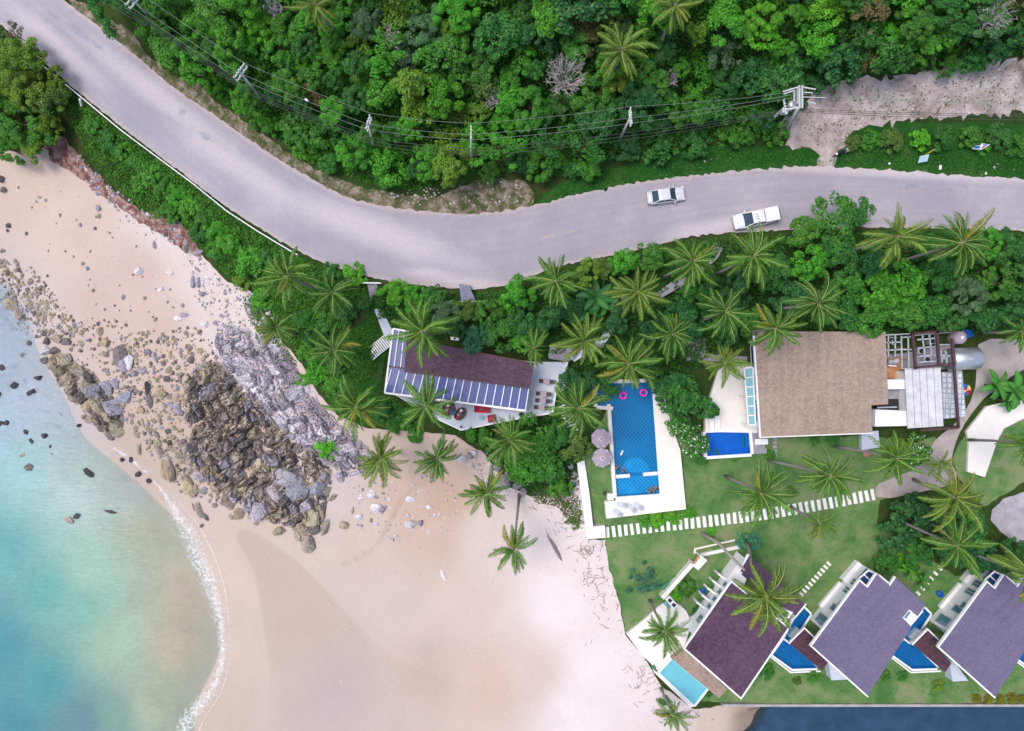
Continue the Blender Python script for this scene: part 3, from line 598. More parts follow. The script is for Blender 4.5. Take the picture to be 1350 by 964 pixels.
def trunk_mesh(name, seed, h=1.0, r=.06, limbs=5):
    rng = random.Random(seed); mb = MB(); lean = (rng.uniform(-.1, .1), rng.uniform(-.1, .1))
    mb.tube([(0, 0, -.08), (lean[0]*.3, lean[1]*.3, h*.35), (lean[0], lean[1], h*.75)], [r*1.3, r, r*.8], 7)
    for i in range(limbs):
        a = i * 6.283 / limbs + rng.uniform(-.4, .4); q = rng.uniform(.28, .42)
        mb.tube([(lean[0], lean[1], h*.62), (lean[0] + math.cos(a)*q*.5, lean[1] + math.sin(a)*q*.5, h*.85), (lean[0] + math.cos(a)*q, lean[1] + math.sin(a)*q, h*1.05)], [r*.6, r*.4, r*.18], 5)
    me_o = mb.build(name, M['bark']); me = me_o.data; bpy.data.objects.remove(me_o); return me
TRUNK = [trunk_mesh('trunk', 10 + i) for i in range(4)]

TREES = []      # (object, px, py, description) for labelling
def tree(px, py, rpx, col, kind=CROWN, h=None, name='leafy_tree', label=None, cat='tree', group=None, flat=1.0, desc=None):
    h = h if h is not None else 2.2 + rpx * .07
    x, y, z = atg(px, py, h * .9)
    s = rpx * (CAM_H - z - h) / FOC / 2.5
    t = thing(name, label, cat, (x, y, z - .05), 0, group)
    rz = random.uniform(0, 6.28); ch = 2.1 * s * flat
    inst('trunk', random.choice(TRUNK), t, (0, 0, 0), (0, 0, rz), (1.6 * s, 1.6 * s, max(.6, h - ch * .35)))
    cc = tuple(max(.002, v * random.uniform(.88, 1.12)) for v in col)
    inst('crown', random.choice(kind), t, (0, 0, max(.05, h - ch)), (random.uniform(-.08, .08), random.uniform(-.08, .08), rz), (s * random.uniform(.82, 1.18), s * random.uniform(.82, 1.18), s * flat), cc)
    TREES.append((t, px, py, desc)); return t
def shrub(px, py, rpx, col, kind=CROWN, label=None, cat='shrub', group=None, flat=.75, name='shrub', desc=None):
    x, y, z = atg(px, py, rpx * .05); s = rpx * (CAM_H - z - 1) / FOC / 2.5
    cc = tuple(max(.002, v * random.uniform(.9, 1.1)) for v in col)
    o = inst(name, random.choice(kind), None, (x, y, z - .12 * s), (0, 0, random.uniform(0, 6.28)), (s, s, s * flat), cc)
    tag(o, label, cat, group); TREES.append((o, px, py, desc)); return o

G = dict(deep=(0.022, 0.135, 0.049), dark=(0.035, 0.179, 0.04), mid=(0.06, 0.235, 0.036), fresh=(0.071, 0.319, 0.031), lime=(0.112, 0.425, 0.029), yellow=(0.147, 0.277, 0.036), olive=(0.1, 0.171, 0.043), grey=(0.091, 0.188, 0.105), teal=(0.065, 0.236, 0.165), brown=(0.177, 0.124, 0.071))
GN = dict(deep='deep green', dark='dark green', mid='mid green', fresh='fresh green', lime='bright lime green', yellow='yellow green', olive='olive green', grey='greyish green', teal='blue green', brown='dry brown')

# ------------------------------------------------------------------ hillside forest, tree by tree
LIME = [(1010,18,'lime'),(1012,45,'lime'),(1085,10,'lime'),(960,20,'fresh'),(1083,50,'fresh'),(925,90,'fresh'),(690,75,'fresh'),(720,22,'fresh'),(640,78,'mid'),(600,10,'fresh'),(515,18,'yellow'),(430,75,'fresh'),(540,112,'yellow'),(500,120,'fresh'),(300,45,'fresh'),(340,30,'lime'),(330,60,'fresh'),(260,25,'fresh'),(220,65,'mid'),(250,85,'fresh'),(370,60,'mid'),(400,120,'brown'),(560,30,'grey'),(480,25,'grey'),(1000,95,'deep'),(960,65,'grey'),(960,110,'deep'),(1040,100,'dark'),(1060,70,'deep'),(1155,12,'brown'),(1180,70,'dark'),(1240,50,'fresh'),(1210,30,'mid'),(1290,70,'dark'),(1190,45,'fresh'),(1320,55,'deep'),(805,20,'olive'),(770,35,'brown'),(815,110,'yellow'),(780,125,'mid'),(700,135,'mid'),(665,160,'fresh'),(610,150,'yellow'),(550,140,'yellow'),(600,60,'mid'),(530,70,'grey'),(720,180,'dark'),(640,110,'olive'),(760,60,'mid'),(845,130,'deep'),(880,55,'dark'),(560,205,'fresh'),(510,215,'fresh'),(590,215,'yellow'),(470,195,'fresh'),(425,170,'mid'),(400,195,'fresh'),(440,145,'fresh'),(350,160,'fresh'),(390,165,'mid'),(720,210,'mid'),(770,190,'dark'),(900,150,'mid'),(950,140,'dark'),(990,165,'mid'),(870,190,'dark'),(320,125,'fresh'),(285,110,'fresh'),(240,60,'mid'),(200,30,'mid'),(1010,150,'deep'),(1140,45,'dark'),(1110,80,'deep'),(1260,20,'dark'),(1310,25,'grey')]
FOREST = [(150,-45),(135,-5),(170,25),(195,62),(225,95),(262,108),(300,140),(345,168),(390,200),(440,225),(480,240),(540,252),(600,235),(650,225),(690,230),(735,236),(790,215),(850,200),(900,188),(960,180),(1028,178),(1028,150),(1048,132),(1080,110),(1120,98),(1180,98),(1235,86),(1290,78),(1350,70),(1420,60),(1420,-45)]
FP = np.array(FOREST, float); pts = []
rng = random.Random(5); tries = 0
HAND = [(a, b) for a, b, _ in LIME]
def spaced(x, y, r): return all((x - a) ** 2 + (y - b) ** 2 > (r * .5 + c * .5) ** 2 for a, b, c in pts)
for a, b, k in LIME: pts.append((a, b, rng.uniform(23, 34)))
NH = len(pts)
while len(pts) < 214 and tries < 30000:
    tries += 1; x = rng.uniform(130, 1390); y = rng.uniform(-24, 245); r = rng.choice([15, 18, 21, 25, 29, 34, 40])
    if inside(FP, np.array([x]), np.array([y]))[0] and spaced(x, y, r * 1.12): pts.append((x, y, r))
cn = lambda x, y: math.sin(x * .021 + 1.3) + math.sin(y * .043 + x * .012) + math.sin((x - y) * .013 + 2)
for i, (x, y, r) in enumerate(pts):
    if i < NH: k = LIME[i][2]
    else:
        v = cn(x, y) + rng.gauss(0, 1.0) + (-.9 if (940 < x < 1120 and 40 < y < 140) else 0); k = 'deep' if v < -1.5 else 'dark' if v < -.4 else 'mid' if v < .7 else 'fresh' if v < 2.4 else 'yellow'
        if rng.random() < .07: k = rng.choice(['olive', 'grey', 'dark', 'mid', 'brown'])
    kind = rng.choice([CROWN, CROWN, FINE, FINE, BROAD, LOOSE]) if k != 'brown' else LOOSE
    if segdist(FP, np.array([x]), np.array([y]), True)[0] < 16 and y > 30: r = min(r, 22); h = rng.uniform(1.2, 2.2)
    else: h = 2.0 + r * .06 + rng.uniform(-1.2, 2.4)
    tree(x, y, r, G[k], kind, h=h, name='leafy_tree' if k != 'brown' else 'withered_tree', group='trees of the hillside forest', desc=('%s %s tree' % (GN[k], {id(FINE): 'fine leaved', id(BROAD): 'broad leaved', id(LOOSE): 'open crowned'}.get(id(kind), 'bushy'))))

# undergrowth: leaves over the ground of the woods and banks
def undergrowth(name, poly, n, hmax, cols, label, leaf=(.18, .38), seed=1, cl=1.4, kd=.5):
    rng = np.random.default_rng(seed); W = atgs(poly)[:, :2]; x0, y0 = W.min(0); x1, y1 = W.max(0); X = rng.uniform(x0, x1, n * 3); Y = rng.uniform(y0, y1, n * 3)
    k = inside(W, X, Y); X = X[k][:n]; Y = Y[k][:n]; n = len(X)
    hgt = .5 + .5 * np.sin(X * cl + np.sin(Y * cl * 1.3) * 1.7) * np.sin(Y * cl * 1.1 + np.sin(X * cl * .7) * 2.1)
    d = np.clip(segdist(W, X, Y, True) / 1.2, .15, 1)
    Z = hts(X, Y) + .05 + hmax * hgt * d * rng.uniform(.35, 1.0, n)
    N = rng.normal(0, kd, (n, 3)); N[:, 2] += 1; N /= np.linalg.norm(N, axis=1, keepdims=True)
    V, F = leaf_quads(np.column_stack([X, Y, Z]), N, rng.uniform(*leaf, n), .55, rng); rnd = np.clip(rng.uniform(0, .75, n) + .3 * (hgt - .3), 0, 1)
    o = inst(name, mesh_np(name, V, F, [M['leaf']], {'leafr': np.repeat(rnd, 4)}), color=cols); return tag(o, label, 'undergrowth', kind='stuff')
undergrowth('undergrowth', FOREST, 120000, 2.2, (.034, .185, .018), 'green undergrowth covering the ground between the hillside trees', seed=2)
BANK = [(95,122),(118,142),(165,179),(215,214),(262,250),(308,285),(372,325),(400,342),(442,360),(478,372),(488,392),(470,415),(450,440),(430,470),(440,500),(465,520),(505,522),(540,530),(560,560),(530,565),(485,560),(450,545),(425,516),(402,480),(380,450),(355,415),(335,382),(302,366),(268,330),(240,296),(200,290),(155,248),(122,215),(98,170),(88,140)]
undergrowth('bank_undergrowth', BANK, 40000, .9, (.045, .21, .018), 'low green scrub covering the bank between the guardrail and the beach', seed=3, leaf=(.16, .32))
MIDW = [(495,378),(540,380),(600,392),(690,378),(725,362),(770,352),(830,342),(890,326),(940,318),(1030,312),(1100,305),(1200,305),(1350,308),(1420,310),(1420,440),(1290,440),(1160,440),(1000,445),(955,470),(870,510),(790,500),(760,560),(765,605),(750,650),(715,655),(680,640),(650,595),(600,570),(560,555),(700,540),(740,480),(700,470),(540,440),(500,420)]
undergrowth('garden_undergrowth', MIDW, 70000, 1.0, (.018, .11, .02), 'dark green planting covering the ground between the road and the houses', seed=4)
undergrowth('bank_undergrowth', [(-230,190),(-230,-20),(-90,-15),(-20,20),(30,62),(80,105),(95,140),(60,190),(20,195)], 16000, 1.4, (.06, .17, .02), 'yellowish undergrowth on the bank beyond the left edge trees', seed=14)
undergrowth('lot_weeds', [(1040,150),(1075,128),(1110,112),(1180,106),(1350,80),(1350,150),(1235,156),(1150,166),(1112,190),(1070,200)], 900, .35, (.10, .15, .05), 'sparse weeds growing on the stony dirt lot', seed=16, leaf=(.12, .30))
undergrowth('verge_grass', [(700,272),(740,243),(850,212),(960,190),(1035,195),(1085,208),(1110,190),(1200,165),(1400,170),(1400,240),(1233,232),(1087,221),(950,230),(800,250)], 16000, .22, (.030, .15, .025), 'short rough grass on the verge above the road', seed=17, leaf=(.10, .24))
undergrowth('verge_grass', [(95,-5),(135,18),(175,40),(192,66),(225,96),(258,108),(290,138),(330,165),(385,205),(430,228),(470,245),(515,255),(560,264),(600,252),(560,276),(520,272),(440,250),(370,206),(300,160),(233,112),(193,78),(160,50),(117,20)], 5200, .35, (.055, .16, .03), 'ragged weeds on the thin dirt edge of the road below the forest', seed=18, leaf=(.10, .26))
undergrowth('verge_grass', [(560,382),(640,386),(695,376),(722,361),(762,350),(822,340),(882,324),(922,313),(1030,309),(1100,305),(1200,305),(1400,308),(1400,318),(1200,314),(1030,320),(925,326),(885,338),(825,352),(765,362),(725,374),(695,388),(640,396),(560,392)], 9000, .5, (.05, .18, .03), 'low weeds along the edge of the road above the palms', seed=20, leaf=(.12, .28))
undergrowth('lawn_grass', LAWN, 42000, .06, (.11, .235, .075), 'short blades of grass over the garden lawns', seed=19, leaf=(.07, .17), cl=.6)
undergrowth('lawn_weeds', [(488,372),(512,385),(545,395),(530,450),(508,470),(500,520),(470,520),(445,500),(430,470),(455,440),(478,425),(492,400)], 9000, .28, (.022, .13, .016), 'low dark green weeds around the white striped side stairs', seed=12, leaf=(.14, .28))
undergrowth('dune_creeper', [(700,645),(745,640),(765,660),(770,690),(752,690),(735,668),(705,662)], 1500, .25, (.10, .14, .05), 'thin dry creeper scattered on the sand by the white wall', seed=9)
undergrowth('rock_scrub', [(318,392),(345,388),(358,420),(372,450),(392,478),(380,488),(352,455),(330,425)], 1700, .4, (.06, .15, .045), 'sparse green scrub over pale stones at the top of the beach', seed=10)

# ------------------------------------------------------------------ single trees and shrubs of the lower half
def T(px, py, r, k, label, kind=CROWN, h=None, name='leafy_tree', **kw): return tree(px, py, r, G[k], kind, h=h, name=name, label=label, **kw)
T(15,75,38,'yellow','large yellow green tree cut by the left edge beside the road', FINE, 4.5)
T(30,112,32,'yellow','yellow green tree just left of the top end of the white guardrail', FINE, 4)
T(62,128,30,'olive','olive green tree against the guardrail top end', CROWN, 3.5)
T(20,160,38,'mid','broad green tree overhanging the sand at the left edge', FINE, 4)
T(58,165,24,'yellow','small yellowish tree above the red brown scree', FINE, 3)
T(44,188,24,'yellow','yellow green tree at the top of the sand near the red scree',FINE,3); T(3,192,24,'mid','green tree at the left edge above the sand',FINE,3.4); T(70,98,18,'yellow','small yellow green tree touching the top end of the guardrail',FINE,3)
T(-20,120,40,'yellow','yellow green tree mostly beyond the left edge', FINE, 4)
T(12,40,16,'brown','thin browning tree at the left edge touching the road', LOOSE, 3.5)
shr = [(120,165,16,'mid'),(140,182,17,'dark'),(160,198,18,'fresh'),(178,212,17,'mid'),(196,226,19,'fresh'),(182,240,14,'mid'),(212,243,20,'mid'),(232,256,19,'fresh'),(225,275,16,'mid'),(250,272,19,'fresh'),(268,285,18,'mid'),(262,306,16,'dark'),(284,300,20,'fresh'),(302,322,20,'fresh'),(285,330,16,'mid'),(328,345,26,'fresh'),(318,368,16,'yellow'),(350,338,14,'dark'),(345,392,18,'fresh'),(398,420,17,'dark'),(425,425,18,'mid'),(412,445,17,'dark'),(405,465,16,'fresh'),(415,490,18,'fresh'),(398,500,12,'lime'),(440,508,14,'mid'),(440,478,18,'dark'),(455,412,20,'dark'),(450,530,14,'dark'),(465,360,17,'lime'),(436,362,16,'dark'),(480,400,12,'dark'),(508,545,18,'dark'),(536,552,20,'mid'),(520,558,14,'mid'),(548,572,12,'mid')]
for a, b, r, k in shr: shrub(a, b, r, G[k], random.choice([CROWN, FINE, BROAD]), group='shrubs on the bank', desc=GN[k] + ' shrub on the bank')
shrub(430,588,17,G['lime'],BROAD,'bright lime green bush growing alone out of the grey rocks')
# between road and houses
T(520,385,22,'lime','bright lime green tree right of the white path by the road', FINE, 3.2)
T(545,392,20,'fresh','fresh green tree between the white path and the grey canopy', FINE, 3)
T(572,392,18,'dark','dark green tree just left of the grey lean-to roof', CROWN, 3)
T(585,412,22,'grey','greyish green tree behind the plum roof beside the left palm', FINE, 4.2)
T(626,449,23,'teal','round blue green spiky tree overhanging the plum roof', SPIKY, 5.2, 'spiky_tree')
T(618,408,20,'olive','pale olive tree below the grey lean-to roof', FINE, 4)
T(645,408,24,'mid','green tree right of the grey lean-to roof', FINE, 4.4)
T(680,392,27,'fresh','rounded fresh green tree touching the road bend', CROWN, 4.6)
T(662,432,26,'dark','dark green tree behind the middle of the plum roof', CROWN, 4.4)
T(695,425,28,'deep','deep green tree behind the right end of the plum roof', CROWN, 4.5)
T(690,450,16,'fresh','small fresh green tree touching the plum roof', BROAD, 4.2)
T(728,418,26,'deep','deep green tree between two palms above the deck terrace', CROWN, 4.2)
T(600,435,18,'deep','small deep green tree in the shade behind the plum roof', FINE, 3.6)
T(775,357,22,'yellow','yellow green tree at the road edge right of a palm', FINE, 3.6)
T(797,352,18,'olive','olive tree at the road edge left of the dark green tree', FINE, 3.4)
T(825,345,24,'fresh','fresh green tree at the road edge between two palms', CROWN, 3.6)
T(858,332,20,'mid','mid green tree at the road edge above the long ramp', CROWN, 3.6)
T(755,405,24,'deep','deep green tree left of the banana clump', CROWN, 3.4)
T(812,420,22,'deep','deep green tree below the big pale palm', CROWN, 3.2)
T(860,430,24,'deep','deep green tree beside the blue ramp', CROWN, 3)
T(905,418,26,'deep','deep green tree between the palms right of the ramp', CROWN, 3.4)
T(930,385,28,'dark','dark green tree under the palms near the ramp top', CROWN, 4)
T(975,378,26,'deep','deep green tree in the middle of the palm cluster', CROWN, 4)
T(1020,362,30,'dark','dark green tree right of the palm by the white pickup', CROWN, 4.5)
T(1045,385,24,'deep','deep green tree between two palms above the tan roof', CROWN, 4)
T(990,425,22,'mid','green tree above the aqua glass canopy', CROWN, 4)
T(960,440,20,'deep','deep green tree beside the lowest palm near the glass canopy', CROWN, 3.4)
T(862,494,14,'mid','green tree at the top right corner of the big pool', BROAD, 3)
T(800,505,16,'dark','dark green tree at the top left corner of the big pool', BROAD, 2.6)
T(905,525,33,'dark','large glossy dark green tree right of the big pool', BROAD, 5)
T(888,512,22,'deep','deep green tree over the top edge of the pool deck', BROAD, 4)
T(935,540,20,'dark','dark green tree between the big pool and the tan house terrace', BROAD, 4.2)
T(918,585,25,'dark','white flowering tree left of the small blue pool', FLOWER, 4, 'flowering_tree')
T(898,565,20,'mid','white flowering tree beside the right edge of the pool deck', FLOWER, 3.6, 'flowering_tree')
# big mass between road and tan roof
for a, b, r, k, lab, kind in [
 (1105,288,33,'mid','big mid green tree reaching over the road right of the pickup',CROWN),(1062,310,24,'mid','green tree at the road edge beside the pickup',CROWN),(1135,280,20,'dark','dark green tree at the road edge left of a palm',CROWN),
 (1070,345,28,'fresh','green tree left of the big fresh green tree mass',CROWN),(1112,335,32,'dark','dark green tree in the middle of the tree mass',CROWN),(1150,345,24,'deep','deep green tree under the right hand roadside palm',CROWN),
 (1120,380,30,'mid','mid green tree above the top of the tan roof',CROWN),(1160,385,32,'fresh','bright green tree above the right end of the tan roof',BROAD),(1200,370,34,'fresh','large bright fresh green tree between two roadside palms',BROAD),
 (1115,415,24,'dark','dark green tree touching the top edge of the tan roof',CROWN),(1150,420,24,'mid','mid green tree touching the right top edge of the tan roof',CROWN),(1195,412,28,'mid','mid green tree above the steel frame yard',CROWN),
 (1232,405,30,'dark','dark green tree above the metal tank',CROWN),(1240,360,28,'dark','dark green tree left of the far right palm',CROWN),(1282,385,32,'grey','greyish green tree above the concrete driveway',FINE),
 (1320,372,30,'mid','green tree near the right edge below the road',FINE),(1338,332,28,'dark','dark green tree at the right edge beside the road',CROWN),(1300,420,24,'deep','deep green tree at the top of the driveway',CROWN),
 (1262,425,20,'dark','dark green tree behind the blue tarpaulin',CROWN),(1335,412,22,'deep','deep green tree at the right edge above the driveway',CROWN),(1222,325,20,'dark','dark green tree at the road edge between two palms',CROWN),(1305,320,20,'fresh','fresh green tree at the road edge right of the far palm',FINE),(1365,370,34,'dark','dark green tree mostly beyond the right edge',CROWN)]:
    T(a, b, r, k, lab, kind, 4 + r * .03)
# trees below the beach house
T(705,590,36,'mid','big rounded green tree below the deck of the plum roofed house',CROWN,4.6); T(690,620,26,'fresh','fresh green tree at the edge of the sand',CROWN,3.6); T(725,620,30,'dark','dark green tree left of the white garden wall',CROWN,4)
T(738,645,17,'fresh','small fresh green tree above the driftwood',CROWN,2.4); T(672,600,22,'mid','mid green tree under the palm by the deck tip',CROWN,3); T(758,588,20,'olive','olive tree with small pale leaves beside the mauve parasols',BROAD,3.6)
T(640,578,16,'mid','low green tree below the deck tip',CROWN,2.2); T(735,575,22,'dark','dark green tree beside the striped beach steps',CROWN,3.6); T(622,572,12,'fresh','small bushy tree under the deck point',CROWN,1.8)
T(775,505,18,'deep','deep green tree left of the big pool',CROWN,3.2); T(752,500,18,'deep','deep green tree right of the dining terrace steps',CROWN,2.8)
# villa gardens
T(1205,682,32,'deep','deep green tree below the driveway end',BROAD,4); T(1240,690,30,'deep','deep green tree in the middle of the dark villa grove',BROAD,4.2); T(1185,705,22,'deep','deep green tree at the left side of the dark villa grove',BROAD,3)
T(1280,700,28,'dark','dark green tree left of the grey stone plaza',BROAD,4); T(1300,735,28,'deep','deep green tree at the top of the third villa',BROAD,4); T(1215,735,24,'dark','dark green tree above the stepping stones of the third villa',BROAD,3); T(1340,735,26,'dark','dark green tree at the right edge below the plaza',FINE,3.5)
T(1262,735,22,'deep','deep green tree behind the white wall of the third villa',BROAD,3.2); T(1170,745,18,'dark','dark green tree behind the second villa',BROAD,2.4)
shrub(1212,595,21,G['mid'],FLOWER,'white flowering bush beside the curved driveway',flat=1.0); shrub(1188,590,16,G['yellow'],BROAD,'yellow green bush below the steel yard')
shrub(848,766,24,G['teal'],LOOSE,'loose blue green shrub on the lawn beside the garden wall',flat=1.1); shrub(905,772,17,G['mid'],BROAD,'green hedge bush inside the white garden wall, upper one'); shrub(893,786,13,G['lime'],BROAD,'bright hedge bush inside the white garden wall, lower one')
shrub(990,715,18,G['teal'],FINE,'blue green round shrub behind the first villa roof'); shrub(938,702,8,G['lime'],BROAD,'tiny lime green shrub at the foot of the bare leaning trunk')
for a, b, r, k, lab in [(850,684,13,'fresh','leafy hedge plant at the left end of the pool hedge'),(868,683,14,'lime','bright hedge plant in the middle of the pool hedge'),(886,681,13,'lime','bright hedge plant right of the pool hedge middle'),(908,676,10,'fresh','leafy hedge plant at the right end of the pool hedge')]: shrub(a, b, r, G[k], BROAD, lab)
for a, b, r, k, lab in [(945,600,9,'dark','low dark hedge plant below the small blue pool, middle'),(970,604,8,'mid','low green hedge plant below the small blue pool, right'),(924,606,10,'dark','low dark hedge plant below the small blue pool, left'),(1100,578,11,'dark','dark shrub along the bottom wall of the tan house, right'),(1075,580,8,'dark','dark shrub along the bottom wall of the tan house, left'),(1015,600,9,'mid','green shrub at the bottom left corner of the tan house')]: shrub(a, b, r, G[k], CROWN, lab)
for a, b, r, k, lab in [(1012,888,12,'dark','dark round shrub below the first villa roof'),(1073,893,10,'mid','round green shrub below the second pool'),(1052,898,7,'olive','small olive shrub on the riverside lawn'),(1168,893,9,'mid','round shrub left of the third pool'),(1190,893,8,'dark','dark round shrub under the third pool'),(1238,905,9,'yellow','yellow green shrub on the riverside lawn'),(1180,742,14,'lime','bright leafy plant behind the second villa'),(1163,752,9,'olive','olive plant at the back wall of the second villa'),(935,795,9,'dark','dark planter shrub by the first villa windows'),(945,782,10,'deep','deep green planter shrub between the first villa fins'),(922,808,10,'deep','deep green planter shrub near the first villa corner'),(876,925,8,'mid','low green plant at the right end of the turquoise pool'),(932,910,10,'dark','low dark plant between the turquoise pool and the river wall')]: shrub(a, b, r, G[k], BROAD, lab)
for a, b, r, k, lab in [(1218,180,16,'lime','bright lime bush beside the dirt lot'),(1180,182,18,'olive','olive bush at the left of the roadside hedge'),(1150,180,16,'mid','green bush at the left end of the roadside hedge'),(1250,180,20,'dark','dark bush in the middle of the roadside hedge'),(1285,180,18,'mid','mid green bush behind the blue red board'),(1320,178,20,'dark','dark bush right of the blue red board'),(1345,188,18,'mid','green bush at the right edge of the roadside hedge'),(1300,193,10,'lime','small lime plant beside the blue red board'),(1128,185,14,'olive','thin olive bush by the scooter')]: shrub(a, b, r, G[k], random.choice([CROWN, BROAD]), lab, group='roadside hedge')
for i, (a, b) in enumerate([(1290,922),(1305,922),(1320,922),(1335,922),(1350,922)]): shrub(a, b, 8, (.22, .19, .02), CROWN, ['yellow hedge plant on the river wall, leftmost of five','yellow hedge plant on the river wall, second from left','yellow hedge plant on the river wall, middle of five','yellow hedge plant on the river wall, fourth from left','yellow hedge plant on the river wall at the right edge'][i], group='yellow hedge on the river wall')
for a, b, r, lab in [(1045,650,9,'small dry plant on the lawn below the striped path'),(745,665,8,'small green creeper patch on the sand'),(757,690,13,'tuft of coastal scrub beside the corner of the white wall')]: shrub(a, b, r, G['olive'], LOOSE, lab)

# bare and dead shrubs
def bare(px, py, rpx, label, n=70, h=1.6):
    x, y, z = atg(px, py, h); R = rpx * .088; mb = MB(); rng = random.Random(px)
    for i in range(n):
        a = rng.uniform(0, 6.28); q = R * math.sqrt(rng.random()); e = Vector((x + q * math.cos(a), y + q * math.sin(a), z + h * rng.uniform(.7, 1.15) - q * .15)); s = Vector((x, y, z + .2)) + Vector((e.x - x, e.y - y, 0)) * .35; s.z = z + h * .5
        m = (s + e) / 2 + Vector((rng.uniform(-.2, .2), rng.uniform(-.2, .2), .15)); mb.tube([(x, y, z), s, m, e], [.06, .045, .032, .016], 4, cap=False)
        for j in range(3):
            f = m.lerp(e, rng.random()) ; g = f + Vector((rng.uniform(-.5, .5), rng.uniform(-.5, .5), rng.uniform(0, .3))); mb.tube([f, g], [.025, .012], 3, cap=False)
    t = thing('bare_shrub', label, 'bare shrub', (x, y, z)); mb.build('branches', M['deadwood'], t); return t
bare(747,93,28,'large bare grey white shrub standing in the forest left of the forest palm', 110, 5.2); bare(650,128,13,'small bare white shrub in the forest above the fourth utility pole', 30, 3.6); bare(513,45,14,'bare grey shrub in the upper left forest', 26, 5); bare(1318,8,26,'bare grey shrub in the top right corner', 60, 5); bare(357,6,12,'bare white twiggy shrub at the top edge', 26, 4.6); bare(888,98,10,'leafless brown sapling right of the forest palm', 18, 4)
# ------------------------------------------------------------------ palms
def frond_mesh(name, el, seed, droopk=1.0, dry=False):
    """a one metre frond rising at angle el, arching over, with drooping leaflets"""
    rng = np.random.default_rng(seed); n = 34; ang = math.radians(el); p = np.zeros(3); P = [p.copy()]; sw = rng.uniform(-.75, .75); yaw = 0.0
    for i in range(n):
        u = (i + 1) / n; a = ang - math.radians(62 + rng.uniform(-4, 4)) * droopk * u ** 1.6; yaw += sw / n
        p = p + np.array([math.cos(a) * math.cos(yaw), math.cos(a) * math.sin(yaw), math.sin(a)]) / n; P.append(p.copy())
    P = np.array(P); V = []; F = []; mi = []; A = []
    for i in range(n + 1):      # rib
        w = .011 * (1 - .8 * i / n) + .002; d = P[min(i+1, n)] - P[max(i-1, 0)]; s = np.cross(d, [0, 0, 1]); s /= np.linalg.norm(s) + 1e-9; up = np.array([0, 0, w * .9])
        V += [P[i] - s * w, P[i] + up, P[i] + s * w]; A += [.6] * 3
        if i: b = 3 * (i - 1); F += [[b, b+3, b+4, b+1], [b+1, b+4, b+5, b+2]]; mi += [1, 1]
    m = 40
    for i in range(m):
        u = .12 + .87 * i / (m - 1); k = u * n; j = min(int(k), n - 1); c = P[j] + (P[j+1] - P[j]) * (k - j); d = P[j+1] - P[j]; d /= np.linalg.norm(d); s = np.cross(d, [0, 0, 1]); s /= np.linalg.norm(s) + 1e-9; up = np.cross(s, d)
        L = .165 * (math.sin(math.pi * min(1, u * .82 + .16)) ** .7) * rng.uniform(.65, 1.15) + .02
        for sg in (-1, 1):
            if rng.uniform() < (.35 if dry else .04): continue
            fw = rng.uniform(.45, .75) + u * .5; dr = rng.uniform(.35, .85) + (.5 if dry else 0); q = s * sg + d * fw - up * dr * .4; q /= np.linalg.norm(q); q2 = s * sg * .8 + d * fw - np.array([0, 0, dr * 1.5]); q2 /= np.linalg.norm(q2)
            w = .0105; wv = d * w + up * .004 * sg; a = c + q * L * .5; e = a + q2 * L * .5; b = len(V); r = rng.uniform(.2, .95)
            V += [c - wv * .7, c + wv * .7, a + wv, a - wv, e + wv * .12, e - wv * .12]; A += [r] * 6; F += [[b, b+1, b+2, b+3], [b+3, b+2, b+4, b+5]]; mi += [0, 0]
    return mesh_np(name, np.array(V), np.array(F), [M['frond'], M['rib']], {'leafr': np.array(A)}, False, np.array(mi))
FR = {el: [frond_mesh('frond', el, el * 7 + i + 300) for i in range(5)] for el in (72, 48, 26, 6)}
DRY = [frond_mesh('dead_frond', -18, 77, .75, True), frond_mesh('dead_frond', -30, 79, .6, True)]
PT = []
def palm_trunk(base, top):
    b = Vector(base); t_ = Vector(top); m = b.lerp(t_, .5); m.x = b.x + (t_.x - b.x) * .62; m.y = b.y + (t_.y - b.y) * .62
    path = [b.lerp(m, 0), b.lerp(m, .5) * .5 + (b.lerp(t_, .25)) * .5, m, m.lerp(t_, .5), t_]; mb = MB(); mb.tube(path, [.24, .17, .14, .125, .12], 9); return mb
